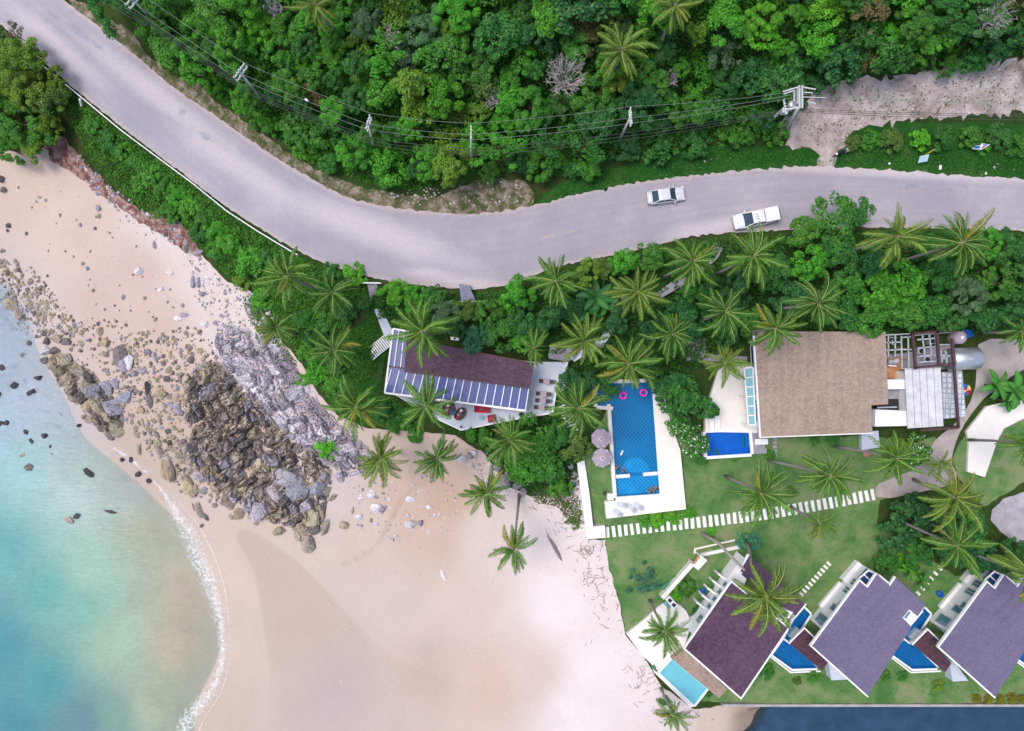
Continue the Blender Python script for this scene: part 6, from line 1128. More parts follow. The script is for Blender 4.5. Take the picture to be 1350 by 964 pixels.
# folded garden parasol
x, y, z = atg(1283.5,515,1.5); pr = thing('garden_parasol', 'small blue red and yellow beach parasol by the driveway', 'parasol', (x, y, z-1.5)); 
for i, c in enumerate(['yellow', 'bluetarp', 'red', 'yellow', 'bluetarp', 'red']):
    a0, a1 = i*math.pi/3, (i+1)*math.pi/3; mb = MB(); mb.add([(x, y, z+.35), (x+.75*math.cos(a0), y+.75*math.sin(a0), z), (x+.75*math.cos((a0+a1)/2), y+.75*math.sin((a0+a1)/2), z+.02), (x+.75*math.cos(a1), y+.75*math.sin(a1), z)], [[0,1,2],[0,2,3]]); mb.build('canopy_panel', M[c], pr)
mb = MB(); mb.tube([(x, y, z-1.5), (x, y, z+.4)], .03, 6); mb.build('pole', M['white'], pr)
mb = MB(); mb.prism(atgs([(1300.5,536),(1322,531),(1356,527),(1600,520),(1600,540),(1354,550),(1324,565),(1314,583),(1298,629),(1275,622),(1277,582),(1274,569)], .3)[:, :2].tolist(), 2.9, 3.75); tag(mb.build('patio_slab', M['whitedeck']), 'large white angular patio slab on the lawn at the right', 'patio')
mb = MB(); mb.prism(W([(1136,570),(1158,568),(1160,590),(1136,594)], 4.0), 3.0, 4.0); tag(mb.build('porch', M['bluedeck']), 'pale blue grey porch slab below the right end of the tan house', 'porch')
x, y, z = atg(1141,597.5); mb = MB(); mb.lathe([(.0, .0), (.35, 0), (.45, .35), (.38, .35), (.3, .1), (0, .1)], 14, (x, y, z)); tag(mb.build('plant_pot', M['terracotta']), 'round terracotta pot at the lower end of the porch slab', 'pot')

# ------------------------------------------------------------------ villas
ZV, ZB = 8.2, 2.9
def villa2():
    t = thing('villa', 'x', 'house', (*at(1130,845,ZV), ZB))
    roof = W([(1069,851.5),(1133,765),(1143.5,774),(1155,756.5),(1173,771.5),(1180,761),(1220.5,797),(1210,812.5),(1198.5,803.5),(1191.5,816),(1201.5,827),(1143.5,918)], ZV)
    mb = MB(); mb.prism(roof, ZV - .28, ZV); rf = mb.build('roof', M['roofviolet'], t)
    mb = MB(); strip_along(mb, [roof[11], roof[0], roof[1]], ZV - .33, ZV + .03, .17, False); strip_along(mb, [roof[1], roof[2], roof[3]], ZV - .31, ZV + .026, .14, False); strip_along(mb, [roof[4], roof[5]], ZV - .31, ZV + .024, .14, False); mb.build('fascia', M['white'], rf)
    # north-west wall seen under the eave
    p0, p1 = at(1130.5,741,ZB), at(1067,816,ZB); d = unit(p0, p1); inn = Vector((d.y, -d.x)); inn = inn if inn.x > 0 else -inn
    q = [Vector(p0), Vector(p1), Vector(p1) + inn*6.5, Vector(p0) + inn*6.5]; mb = MB(); mb.prism(q, ZB - .3, ZV - .29); mb.build('wall', M['white'], t)
    L = math.hypot(p1[0]-p0[0], p1[1]-p0[1]); side = 1 if (Vector((-d.y, d.x)).dot(inn) < 0) else -1
    for u, w, za, zb in ((.24, .42, 1.7, 3.9), (.275, .42, 1.7, 3.9), (.38, .42, 1.6, 3.9), (.415, .42, 1.6, 3.9), (.60, .85, 2.5, 4.0), (.68, .85, 1.8, 3.3), (.90, 1.15, .9, 2.9)): wall_window(t, p0, p1, L*u, ZB + za, ZB + zb, w, side, 'metal', 'window')
    mb = MB()  # plinth ledge and corner pier in front of the wall
    for (u, v, zz, dep) in [(.0, .32, ZB + 1.0, .55), (.36, .78, ZB + .55, .4)]:
        a = Vector(p0).lerp(Vector(p1), u); b = Vector(p0).lerp(Vector(p1), v); mb.prism([a - inn*dep, b - inn*dep, b - inn*.003, a - inn*.003], ZB - .2, zz)
    mb.build('ledge', M['white'], t)
    mb = MB(); a = at(1128,741,ZV - 1.6); mb.prism(W([(1133,765),(1146,751.5),(1154,757),(1143,774)], ZV - .9), ZV - 1.5, ZV - .9); sk = mb.build('skylight', M['windowdark'], t); mb = MB(); strip_along(mb, W([(1132,763),(1145,752),(1155,757),(1143.5,774)], ZV - .88), ZV - 1.0, ZV - .82, .12); p = at(1139,757.5,ZV-.85); q2 = at(1148,766,ZV-.85); mb.bar((*p, ZV-.85), (*q2, ZV-.85), .1, .08); mb.build('frame', M['white'], sk)
    mb = MB(); mb.prism([inset(roof, 2.4)[i] for i in (0, 1, 6, 10, 11)], ZB - .3, ZV - .30); mb.build('inner_wall', M['white'], t)
    iw = inset(roof, 2.4)
    for a_, b_ in ((11, 0), (10, 11)):
        q0, q1 = iw[b_], iw[a_]; LL = math.hypot(q1[0]-q0[0], q1[1]-q0[1])
        for u in (.25, .65): wall_window(t, q0, q1, LL*u, ZB + .1, ZB + 2.3, 1.8, 1, 'white', 'windowdark')
    # lower maroon roof
    lr = W([(1060.5,828),(1074,841),(1069,851),(1092,873),(1083.5,884.5),(1040.5,848)], 5.6); mb = MB(); mb.prism(lr, 5.4, 5.6); l2 = mb.build('lower_roof', M['roofmaroon'], t); mb = MB(); strip_along(mb, [lr[5], lr[0], lr[1]], 5.35, 5.63, .16, False); mb.build('fascia', M['white'], l2)
    mb = MB(); mb.prism(inset(lr, .5), ZB - .2, 5.39); mb.build('annex_wall', M['white'], t)
    # dormer cut
    mb = MB(); mb.prism(W([(1190.5,815),(1199,804),(1202.5,806.5),(1193.5,818)], ZV + .1), ZV - .6, ZV + .12); dm = mb.build('dormer', M['white'], t); mb = MB(); mb.prism(W([(1192.3,814),(1198.5,806),(1200.8,808),(1194,816.3)], ZV + .16), ZV + .1, ZV + .16); mb.build('pane', M['window'], dm)
    mb = MB(); mb.prism(W([(1092,874),(1097,869),(1117,896),(1096.5,897)], 4.2), ZB - .1, 4.2); mb.build('side_terrace', M['bluedeck'], t)
    return t
v2 = villa2(); v2['label'] = 'middle villa with violet roof, maroon annex roof and white side wall'; v2['group'] = 'villas along the river'
k = 168.0 * (CAM_H - ZV) / FOC * 1.0
v3 = copy_tree(v2); v3.location.x += k; v3.location.y -= .15; tag(v3, 'right hand villa with violet roof beside the blue bucket and right edge', None, 'villas along the river')
v4 = copy_tree(v2); v4.location.x += 2*k; v4.location.y -= .3; tag(v4, 'violet roofed villa almost wholly beyond the right edge', None, 'villas along the river')
def villapool(dx, label):
    w = [(1060,803),(1067,810),(1056,827),(1041.5,847),(1076,880),(1044.6,881),(1019.7,863),(1034,843),(1047,818)]
    t = pool('villa_pool', label, [(a + dx, b) for a, b in w], 3.5, 'tilevilla', 'poolwater', rimw=.22, rimh=.06, depth=.55)
    mb = MB(); a = at(1033 + dx, 842, 3.55); b = at(1041.5 + dx, 848.5, 3.55); mb.bar((*a, 3.3), (*b, 3.3), .2, .62); mb.build('dividing_wall', M['white'], t)
    mb = MB(); strip_along(mb, W([(1017 + dx,867),(1042.5 + dx,886.5),(1081 + dx,885)], 3.0), 2.2, 3.05, .16, False); mb.build('overflow_kerb', M['white'], t); return t
kk = k / ((CAM_H - 3.5) / FOC)
villapool(0, 'blue angular pool between the first and middle villas'); villapool(kk, 'blue angular pool between the middle and right hand villas'); villapool(2*kk, 'blue angular pool at the right edge beyond the right hand villa')
# first villa
v1 = thing('villa', 'first villa by the sand with deep plum roof edged in white', 'house', (*at(970,845,ZV), ZB), 0, 'villas along the river')
r1 = W([(902,855),(964,766.5),(1040,828),(977,921)], ZV); mb = MB(); mb.prism(r1, ZV - .28, ZV); rf = mb.build('roof', M['roofplum2'], v1); mb = MB(); strip_along(mb, r1, ZV - .33, ZV + .03, .18); mb.build('fascia', M['white'], rf)
r2 = W([(986.5,732),(1062,797),(1049.5,812.5),(975,752)], ZV - .6); mb = MB(); mb.prism(r2, ZV - .85, ZV - .6); rf = mb.build('rear_roof', M['roofplum2'], v1); mb = MB(); strip_along(mb, [r2[1], r2[2]], ZV - .9, ZV - .57, .15, False); strip_along(mb, [r2[3], r2[0]], ZV - .9, ZV - .57, .2, False); mb.build('fascia', M['white'], rf)
mb = MB(); mb.prism(inset(r2, .5), ZB - .2, ZV - .86); mb.build('rear_wall', M['white'], v1)
p0, p1 = at(952,757,ZB), at(903,823,ZB); d = unit(p0, p1); inn = Vector((d.y, -d.x)); inn = inn if inn.x > 0 else -inn; q = [Vector(p0), Vector(p1), Vector(p1) + inn*6.2, Vector(p0) + inn*6.2]; mb = MB(); mb.prism(q, ZB - .3, ZV - .29); mb.build('wall', M['white'], v1)
side = 1 if (Vector((-d.y, d.x)).dot(inn) < 0) else -1; L = math.hypot(p1[0]-p0[0], p1[1]-p0[1])
for u in (.08, .22, .36, .50, .72, .77): wall_window(v1, p0, p1, L*u, ZB + 1.9, ZB + 3.6, .55, side, 'metal', 'window')
for u in (.02, .16, .30, .44, .58): c = Vector(p0).lerp(Vector(p1), u) - inn*.55; mb = MB(); mb.box(c.x, c.y, ZB - .1, ZB + 1.7, 1.15, .22, math.atan2(inn.y, inn.x)); mb.build('fin_wall', M['white'], v1)
mb = MB(); mb.prism(W([(958,764),(973,743),(988,752),(980,775)], 5.4), ZB, 5.4); mb.build('roof_terrace', M['white'], v1); mb = MB(); mb.prism(W([(977,757),(982,754.5),(988,760),(984,763)], 5.45), 5.3, 5.46); mb.build('skylight', M['windowdark'], v1)
mb = MB(); mb.prism(W([(1025,814),(1034,802.5),(1044,806),(1033.5,820)], ZV - .3), ZV - .9, ZV + .05); dm = mb.build('dormer', M['white'], v1); mb = MB(); mb.prism(W([(1027,813.5),(1034,804.5),(1040,807),(1033,817)], ZV + .1), ZV + .05, ZV + .1); mb.build('pane', M['window'], dm)
lg = W([(900,859),(904,855.5),(959,908.5),(948,921),(885.5,869)], 3.9); mb = MB(); mb.prism(lg, ZB - .2, 3.9); mb.build('pool_ledge', M['rooftan'], v1)
pool('villa_pool', 'turquoise pool on the sand side of the first villa', [(886,870.5),(931,908),(915,928.5),(870.5,887)], 3.5, 'tileaqua', 'poolaqua', rimw=.22, rimh=.05, depth=.4)
mb = MB(); strip_along(mb, W([(863.5,886),(886,908),(910,931),(916,930.5)], 3.2), 1.2, 3.2, .2, False); tag(mb.build('retaining_wall', M['white']), 'thin white retaining wall round the turquoise pool', 'wall')
mb = MB(); mb.prism(W([(826,836),(852,815),(868,800),(884,789),(896,797),(905,806),(912,822),(902,853),(885,869),(868,885),(845,862)], 3.0), 1.4, 3.0); tag(mb.build('terrace', M['whitedeck']), kind='structure')
# garden wall, gate canopy, counter of the first villa
mb = MB(); strip_along(mb, W([(875,787),(913,744)], 3.9), 2.4, 3.9, .5, False); tag(mb.build('garden_wall', M['whitedeck']), 'white garden wall running diagonally up the lawn from the terrace', 'wall')
gt = thing('gate_canopy', 'small white flat gate canopy with a rusty slot beside the lawn', 'gate', (*at(923,744,5.0), 2.9)); mb = MB(); mb.prism(W([(923.5,732),(932.5,739),(920.5,752),(912,745)], 5.2), 5.05, 5.2); mb.build('roof', M['white'], gt); mb = MB(); mb.prism(W([(913,743),(921,733),(923.5,735),(915.5,744.5)], 5.25), 5.1, 5.26); mb.build('rusty_slot', M['ruststain'], gt)
for p in [(924,734),(930,739),(920,749),(914,745)]: a = at(*p, 5.0); mb = MB(); mb.box(a[0], a[1], 2.8, 5.05, .15, .15); mb.build('post', M['white'], gt)
mb = MB(); strip_along(mb, W([(916,729),(917,724),(968,712.5)], 3.3), 2.8, 3.3, .18, False); tag(mb.build('planter_kerb', M['whitedeck']), 'thin white kerb line across the lawn above the gate canopy', 'kerb')
mb = MB(); strip_along(mb, W([(925,732),(974,721.5)], 3.4), 2.8, 3.4, .4, False); tag(mb.build('planter_wall', M['whitedeck']), 'broader white planter wall right of the gate canopy', 'wall')
ct = thing('outdoor_kitchen', 'white outdoor kitchen counter with black sink and hob on the terrace', 'counter', (*at(888,796,3.9), 3.0)); p = at(880,788,3.95); q = at(893,803,3.95); mb = MB(); mb.bar((*p, 3.5), (*q, 3.5), .7, .9); mb.build('counter', M['white'], ct)
for f in (.25, .65): c = Vector(p).lerp(Vector(q), f); mb = MB(); mb.box(c.x, c.y, 3.94, 3.965, .45, .4, math.radians(-45)); mb.build('hob' if f > .5 else 'sink', M['black'], ct)
x, y = at(879,797,3.05); mb = MB(); mb.box(x, y, 3.05, 3.4, .45, .9, .7); b_ = MB(); tag(mb.build('turquoise_cushion', M['poolaqua'] if False else M['glassaqua']), 'turquoise cushion lying on the first villa terrace', 'cushion')
x, y = at(927,779,3.3); mb = MB(); mb.lathe([(.0, 0), (.26, 0), (.32, .42), (.28, .42), (.22, .1), (0, .1)], 12, (x, y, 2.95)); tag(mb.build('bucket', M['bluetarp']), 'blue bucket standing beside the planters of the first villa', 'bucket')
x, y = at(1239,783,3.3); mb = MB(); mb.lathe([(.0, 0), (.34, 0), (.42, .55), (.36, .55), (.28, .1), (0, .1)], 12, (x, y, 2.95)); tag(mb.build('bucket', M['bluetarp']), 'blue bucket beside the white wall of the right hand villa', 'bucket')
x, y, z = atg(878,773,.1); mb = MB(); mb.box(x, y, z, z + .5, 1.1, .9, .7); tag(mb.build('utility_box', M['greenbox']), 'dark green utility box against the diagonal garden wall', 'box')
x, y = at(862,879.5,3.05); mb = MB(); mb.box(x, y, 3.0, 3.25, .35, .45, .7); tag(mb.build('storage_box', M['greenbox']), 'small green box at the corner of the turquoise pool terrace', 'box')
# river wall
mb = MB(); x0 = at(952, 928, 2.6)[0]; mb.box((x0 + 160)/2, WALL_Y - .1, -1.5, 2.85, 160 - x0, .3); tag(mb.build('river_wall', M['concrete']), 'long straight concrete retaining wall between the lawn and the river', 'wall')
NTH = 'first second third fourth fifth sixth seventh eighth ninth tenth eleventh twelfth thirteenth fourteenth fifteenth sixteenth seventeenth eighteenth nineteenth twentieth'.split() + ['twenty-first', 'twenty-second']
def slab_label(i): return 'white slab of the long striped lawn path, ' + ('%s from its left end' % NTH[i] if i < 22 else 'the middle one of all' if i == 22 else '%s from its right end' % NTH[44 - i])
# striped path: forty odd slabs
SL = [(800,702,0)]; P = resample(np.array([(801,701.5),(860,694.5),(930,687.5),(1000,679),(1060,669),(1110,660),(1150,652)]), 45)
for i, (a, b) in enumerate(P):
    j = min(i, 43); d = P[j+1] - P[j]; x, y, z = atg(a, b); ang = -math.atan2(d[1], d[0]); mb = MB(); mb.box(x, y, z - .03, z + .14 + .004*(i % 3), .40, 1.34 + .06*((i*7) % 5 - 2)/2, ang + .012*((i*5) % 7 - 3)); o = mb.build('garden_slab', M['white'] if i % 4 else M['whitedeck'])
    tag(o, slab_label(i), 'slab', 'slabs of the striped garden path')
for i in range(10): u = i/9; a = 1056 + 36*u; b = 783 - 40*u; x, y, z = atg(a, b); mb = MB(); mb.box(x, y, z - .02, z + .13, .30, .62, math.radians(48) + .05*(i % 3 - 1)); tag(mb.build('stepping_stone', M['whitedeck']), 'pale stepping stone, %s from the bottom of the slanting row left of the middle villa' % NTH[i], 'stepping stone', 'stepping stones above the middle villa')
for i in range(8): u = i/7; a = 1210 + 40*u; b = 782 - 46*u; x, y, z = atg(a, b); mb = MB(); mb.box(x, y, z - .02, z + .13, .30, .62, math.radians(48) + .05*(i % 3 - 1)); tag(mb.build('stepping_stone', M['whitedeck']), 'pale stepping stone, %s from the bottom of the row above the right hand villa' % NTH[i], 'stepping stone', 'stepping stones above the right hand villa')
# ------------------------------------------------------------------ guardrail, poles, cables
GR = [(52,83),(113,133),(160,172),(207,207),(253,241),(300,279),(340,305),(363,319),(392,336)]
gr = thing('guardrail', 'long thin white guardrail following the sea side of the road', 'guardrail', tuple(atg(207,207)))
P = resample(np.array(GR), 70); W3 = atgs(P, .5); mb = MB(); mb.tube([(x, y, z + .62) for x, y, z in W3], .07, 6); mb.build('rail', M['white'], gr); mb = MB(); mb.tube([(x, y, z + .32) for x, y, z in W3], .05, 5); mb.build('lower_rail', M['white'], gr)
for i in range(0, 70, 3): x, y, z = W3[i]; mb = MB(); mb.tube([(x, y, z - .3), (x, y, z + .70)], .065, 6); mb.build('post', M['white'], gr)
x, y, z = atg(112,135); mb = MB(); mb.tube([(x - .35, y - .45, z + .1), (x, y, z + .95)], .12, 8); tag(mb.build('marker_post', M['white']), 'short white marker post leaning below the guardrail', 'post')
TOPS = []
def pole(label, base, top, h, arms=2, al=1.9, ang=None):
    b = Vector(atg(*base)); zt = b.z + h; t_ = Vector((*at(*top, zt), zt)); t = thing('utility_pole', label, 'utility pole', tuple(b), 0, 'utility poles along the road'); mb = MB(); mb.tube([b - Vector((0, 0, .3)), b.lerp(t_, .5), t_], [.17, .14, .10], 8); mb.build('mast', M['polegrey'], t, True)
    ca = ang if ang is not None else 0; out = []
    for i in range(arms):
        c = t_ + Vector((0, 0, -.25 - .75*i)); d = Vector((math.cos(ca), math.sin(ca), 0)) * al/2; a = MB(); a.bar(c - d, c + d, .13, .13); ar = a.build('crossarm', M['polegrey'], t)
        for u in (-.92, -.35, .35, .92): q = c + d*u; ins = MB(); ins.lathe([(0, 0), (.05, 0), (.075, .08), (.04, .13), (.06, .2), (0, .22)], 8, (q.x, q.y, q.z + .065)); ins.build('insulator', M['white'], ar); out.append(q + Vector((0, 0, .25))) if i == 0 else None
    TOPS.append((t_, out, ca)); return t
pole('grey utility pole at the top left, its head cut by the top edge', (202,27), (172,-4), 8.8, 2, 1.9, math.radians(50))
pole('utility pole with double crossarms beside the left stretch of road', (346,132), (314.5,92), 8.5, 2, 1.9, math.radians(55))
pole('utility pole at the road bend left of the rubble verge', (495,204), (484.5,160), 8.6, 2, 1.5, math.radians(74))
pole('straight utility pole above the rubble verge', (621,223), (621,174), 8.8, 1, 1.3, math.radians(90))
pole('utility pole leaning right, standing left above the sedan', (815,188), (832.5,152), 7.9, 2, 1.7, math.radians(95))
pole('utility pole beside the transformer frame, leaning towards it', (1007,168), (1036,140), 7.4, 1, 1.6, math.radians(100))
# transformer frame
tf = thing('transformer_frame', 'pair of poles carrying white crossarms and a transformer above the dirt lot', 'transformer', tuple(atg(1036,174)), 0); zt = ht(*atg(1036,174)[:2]) + 8.4
for bs, tp in [((1036,173),(1052,143)),((1041,171),(1057,116))]: b = Vector(atg(*bs)); q = Vector((*at(*tp, zt), zt)); mb = MB(); mb.tube([b - Vector((0,0,.3)), q], [.17, .12], 8); mb.build('mast', M['polegrey'], tf, True)
for a, b, zz, w in [((1053.5,113),(1054,143),zt,.16),((1057.5,113),(1057.5,143),zt + .02,.16),((1047,119),(1047,134),zt - .5,.16),((1051,117),(1051,137),zt - .52,.14),((1032,121),(1054,114.5),zt + .16,.12),((1033,124),(1047,119.5),zt + .1,.10),((1057,115),(1075,118),zt + .16,.12),((1060,122),(1071,122.5),zt + .12,.10),((1038,145),(1057,140),zt - .6,.18),((1058,128),(1088,129),zt + .1,.08),((1067,135.5),(1075,136.5),zt + .05,.10)]: mb = MB(); mb.bar((*at(*a, zz), zz), (*at(*b, zz), zz), w, w); mb.build('crossarm', M['polegrey'], tf)
c = at(1044,139,zt - 1.6); mb = MB(); mb.lathe([(0, -.5), (.42, -.5), (.45, .3), (.3, .42), (0, .45)], 14, (*c, zt - 1.6)); mb.build('transformer_can', M['metal'], tf, True); mb = MB(); mb.box(*at(1034,147,zt-1.5), zt - 1.9, zt - 1.2, .6, .5); mb.build('junction_box', M['metal'], tf)
def cable(label, pts, r, mat, group, sag=.5):
    """pts: list of 3-D supports"""
    path = []
    for i in range(len(pts) - 1):
        a, b = Vector(pts[i]), Vector(pts[i+1])
        for k in range(10): u = k/10; q = a.lerp(b, u); q.z -= sag*4*u*(1-u); path.append(q)
    path.append(Vector(pts[-1])); mb = MB(); mb.tube(path, r, 4); return tag(mb.build('power_cable', M[mat]), label, 'cable', group)
off = [-.85, -.3, .85]; names = ['upper', 'middle', 'lower']; lf = Vector((*at(60,-70,15.5), 15.5)); rt = [(1420,134),(1420,139),(1420,142)]
for k in range(3):
    pts = [lf + Vector((off[k]*.6, off[k]*.6, 0))]
    for (t_, out, ca) in TOPS[:5]: pts.append(t_ + Vector((math.cos(ca), math.sin(ca), 0))*off[k] + Vector((0, 0, .12)))
    pts.append(Vector((*at(1050, [128,124,121][k], zt), zt))); pts.append(Vector((*at(*rt[k], 17.5), 17.5)))
    cable('%s bare power line of the three strung along the pole heads' % names[::-1][k], pts, .018, 'wirelt', 'bare power lines on the pole heads')
for k in range(3):
    pts = [lf + Vector((.3 - .5*k, -1.2 - .2*k, -2.6))]
    for i, (t_, out, ca) in enumerate(TOPS[:5]): b = t_; pts.append(b + Vector((.12 + .1*k, -1.0 - .28*k, -2.2 - .25*k)))
    pts.append(Vector((*at(1042, 143 + 2.0*k, zt - 1.8), zt - 1.8))); pts.append(Vector((*at(1420, [151,154,159][k], 14.5), 14.5)))
    cable('%s dark insulated cable of the three below the pole heads' % ['top', 'middle', 'bottom'][k], pts, .026, 'wire', 'dark cables below the pole heads')
bx = TOPS[2][0].lerp(TOPS[1][0], .5) + Vector((0, 0, -1.2)); mb = MB(); mb.box(bx.x, bx.y, bx.z - .1, bx.z + .1, .35, .2, -.6); tag(mb.build('cable_splice_box', M['white']), 'small pale splice box hanging on the cables at the road bend', 'splice box')

# ------------------------------------------------------------------ cars
def car(name, label, px, py, z, head, L, Wd, sections, roofz, cab, paint, details, cat='car'):
    """sections: (x, z_low, z_belt) body profile nose to tail; cab: (x0 windscreen base, x1 roof front, x2 roof rear, x3 rear window base)"""
    x, y = at(px, py, z + .9); t = thing(name, label, cat, (x, y, z), head)
    n = 15; V = []; F = []; xs = [s[0] for s in sections]
    us = np.linspace(-1, 1, n); m = 30; X = np.linspace(xs[0], xs[-1], m)
    half = lambda q: Wd/2 * (1 - .24*min(1.0, abs((q - (xs[0]+xs[-1])/2) / (L/2))) ** 6)
    for i, q in enumerate(X):
        zb = np.interp(q, xs, [s[2] for s in sections]); w = half(q)
        ring = [(-w*.94, .28), (-w, .45), (-w, zb - .16), (-w*.94, zb - .03), (-w*.6, zb + .03), (0, zb + .05), (w*.6, zb + .03), (w*.94, zb - .03), (w, zb - .16), (w, .45), (w*.94, .28)]
        V += [(q, a, b) for a, b in ring]
    k = 11; F = [[i*k + j, i*k + j+1, (i+1)*k + j+1, (i+1)*k + j] for i in range(m-1) for j in range(k-1)] + [list(range(k)), list(range((m-1)*k, m*k))[::-1]] + [[i*k, (i+1)*k, (i+1)*k + k-1, i*k + k-1] for i in range(m-1)]
    mb = MB(); mb.add(V, F); bo = mb.build('body', M[paint], t, True, world=False)
    import bmesh
    for ob in (bo,): bm = bmesh.new(); bm.from_mesh(ob.data); bmesh.ops.recalc_face_normals(bm, faces=bm.faces); bm.to_mesh(ob.data); bm.free()
    c0, c1, c2, c3 = cab; zbelt = lambda q: np.interp(q, xs, [s[2] for s in sections])
    wb = lambda q: half(q)*.93; wt = Wd/2*.74
    B = [(c0, zbelt(c0) - .02), (c3, zbelt(c3) - .02)]; roof = [(c1, roofz - .03), (c1 + (c2-c1)*.2, roofz), (c1 + (c2-c1)*.8, roofz), (c2, roofz - .03)]
    mb = MB(); vs = [(q, s*wt, zz + (.03 if False else 0)) for q, zz in roof for s in (-1, 1)] + [(q, s*wt, zz - .10) for q, zz in roof for s in (-1, 1)]
    mb.add(vs, [[0,2,3,1],[2,4,5,3],[4,6,7,5],[0,1,9,8],[6,14,15,7],[0,8,10,2],[2,10,12,4],[4,12,14,6],[1,3,11,9],[3,5,13,11],[5,7,15,13],[8,9,11,10],[10,11,13,12],[12,13,15,14]]); ro = mb.build('roof', M[paint], t, world=False)
    # glass house, slightly inside the pillars
    q = lambda xx, ww, zz: [(xx, -ww, zz), (xx, ww, zz)]
    g = MB(); a = q(c0, wb(c0)*.96, zbelt(c0) + .0) + q(c1, wt*.98, roofz - .06); g.add(a, [[0, 1, 3, 2]]); g.build('windscreen', M['carglass'], t, world=False)
    g = MB(); a = q(c3, wb(c3)*.96, zbelt(c3) + .0) + q(c2, wt*.98, roofz - .06); g.add(a, [[0, 2, 3, 1]]); g.build('rear_window', M['carglass'], t, world=False)
    for s in (-1, 1):
        g = MB(); a = [(c0, s*wb(c0)*.96, zbelt(c0)), (c3, s*wb(c3)*.96, zbelt(c3)), (c2, s*wt*.98, roofz - .06), (c1, s*wt*.98, roofz - .06)]; g.add(a, [[0, 1, 2, 3] if s > 0 else [3, 2, 1, 0]]); sw = g.build('side_window', M['carglass'], t, world=False)
        f = MB()
        for (u0, u1) in ((0, 0), (.5, .5), (1, 1)): f.bar(Vector(a[0]).lerp(Vector(a[1]), u0) + Vector((0, s*.012, 0)), Vector(a[3]).lerp(Vector(a[2]), u1) + Vector((0, s*.012, 0)), .09, .05)
        f.build('pillar', M[paint], sw, world=False)
        f = MB(); f.box(c0 + .25*(1 if c3 > c0 else -1), s*(Wd/2 + .10), zbelt(c0) - .02, zbelt(c0) + .12, .12, .2); f.build('wing_mirror', M[paint], t, world=False)
    for wx in (L*.31, -L*.30):
        for s in (-1, 1):
            f = MB(); yy = s*(Wd/2 - .10); f.tube([(wx, yy - .10, .31), (wx, yy + .10, .31)], .31, 18); wh = f.build('wheel', M['rubber'], t, world=False); f = MB(); f.tube([(wx, yy - .105, .31), (wx, yy + .106, .31)], .19, 12); f.build('rim', M['chrome'], wh, world=False)
    sg = 1
    for s in (-1, 1):
        f = MB(); f.box(xs[0] - .12*np.sign(xs[0]), s*Wd*.36, zbelt(xs[0]) - .16, zbelt(xs[0]) - .015, .28, .34, 0); f.build('headlight', M['lampclear'], t, world=False); f = MB(); f.box(xs[-1] - .10*np.sign(xs[-1]), s*Wd*.38, zbelt(xs[-1]) - .26, zbelt(xs[-1]) - .10, .22, .20, 0); f.build('tail_light', M['lampred'], t, world=False)
    details(t); return t
zr = 6.35
def sed_det(t):
    f = MB(); f.box(2.0, 0, .42, .5, .12, .5); f.build('number_plate', M['white'], t, world=False); f = MB(); f.box(-2.08, 0, .88, .93, .18, 1.35); f.build('boot_spoiler', M['silver'], t, world=False); f = MB(); f.box(1.35, 0, .905, .925, 1.1, .02); f.build('bonnet_crease', M['metal'], t, world=False)
car('sedan', 'silver white sedan driving right on the far lane', 878.5, 257.3, zr, math.radians(8), 4.25, 1.70, [(2.10,.3,.62),(1.95,.3,.76),(1.05,.3,.90),(.2,.3,.94),(-1.2,.3,.96),(-1.95,.3,.94),(-2.15,.3,.80)], 1.42, (1.15, .35, -1.0, -1.65), 'silver', sed_det)
def pk_det(t):
    f = MB(); f.prism([(-.85,-.78),(-2.45,-.78),(-2.45,.78),(-.85,.78)], 1.02, lambda x, y: 1.70 - .05*abs(y)); cn2 = f.build('canopy', M['carpaint'], t, world=False)
    for i in range(5): f = MB(); f.box(-1.65, -.5 + .25*i, 1.66, 1.705, 1.25, .05); f.build('rib', M['white'], cn2, world=False)
    f = MB(); f.prism([(-2.455,-.7),(-2.55,-.7),(-2.55,.7),(-2.455,.7)], 1.1, 1.6); f.build('canopy_window', M['carglass'], cn2, world=False)
    f = MB()
    for i in range(3): f.box(.12, -.26 + .26*i, 1.725, 1.75, .30, .10)
    f.build('roof_vent', M['greyconc'], t, world=False); f = MB(); f.box(2.3, 0, .62, .80, .2, 1.0); f.build('grille', M['black'], t, world=False); f = MB(); f.box(-2.62, 0, .45, .58, .2, 1.5); f.build('rear_bumper', M['chrome'], t, world=False)
car('pickup_truck', 'white pickup with ribbed canopy driving left by the palms', 996.5, 287.6, zr + .15, math.radians(191.5), 5.25, 1.82, [(2.55,.4,.78),(2.4,.4,.98),(1.4,.4,1.10),(.6,.4,1.10),(-1.0,.4,1.10),(-2.5,.4,1.08),(-2.6,.4,.95)], 1.72, (1.45, .62, -.75, -.95), 'carpaint', pk_det, 'pickup')
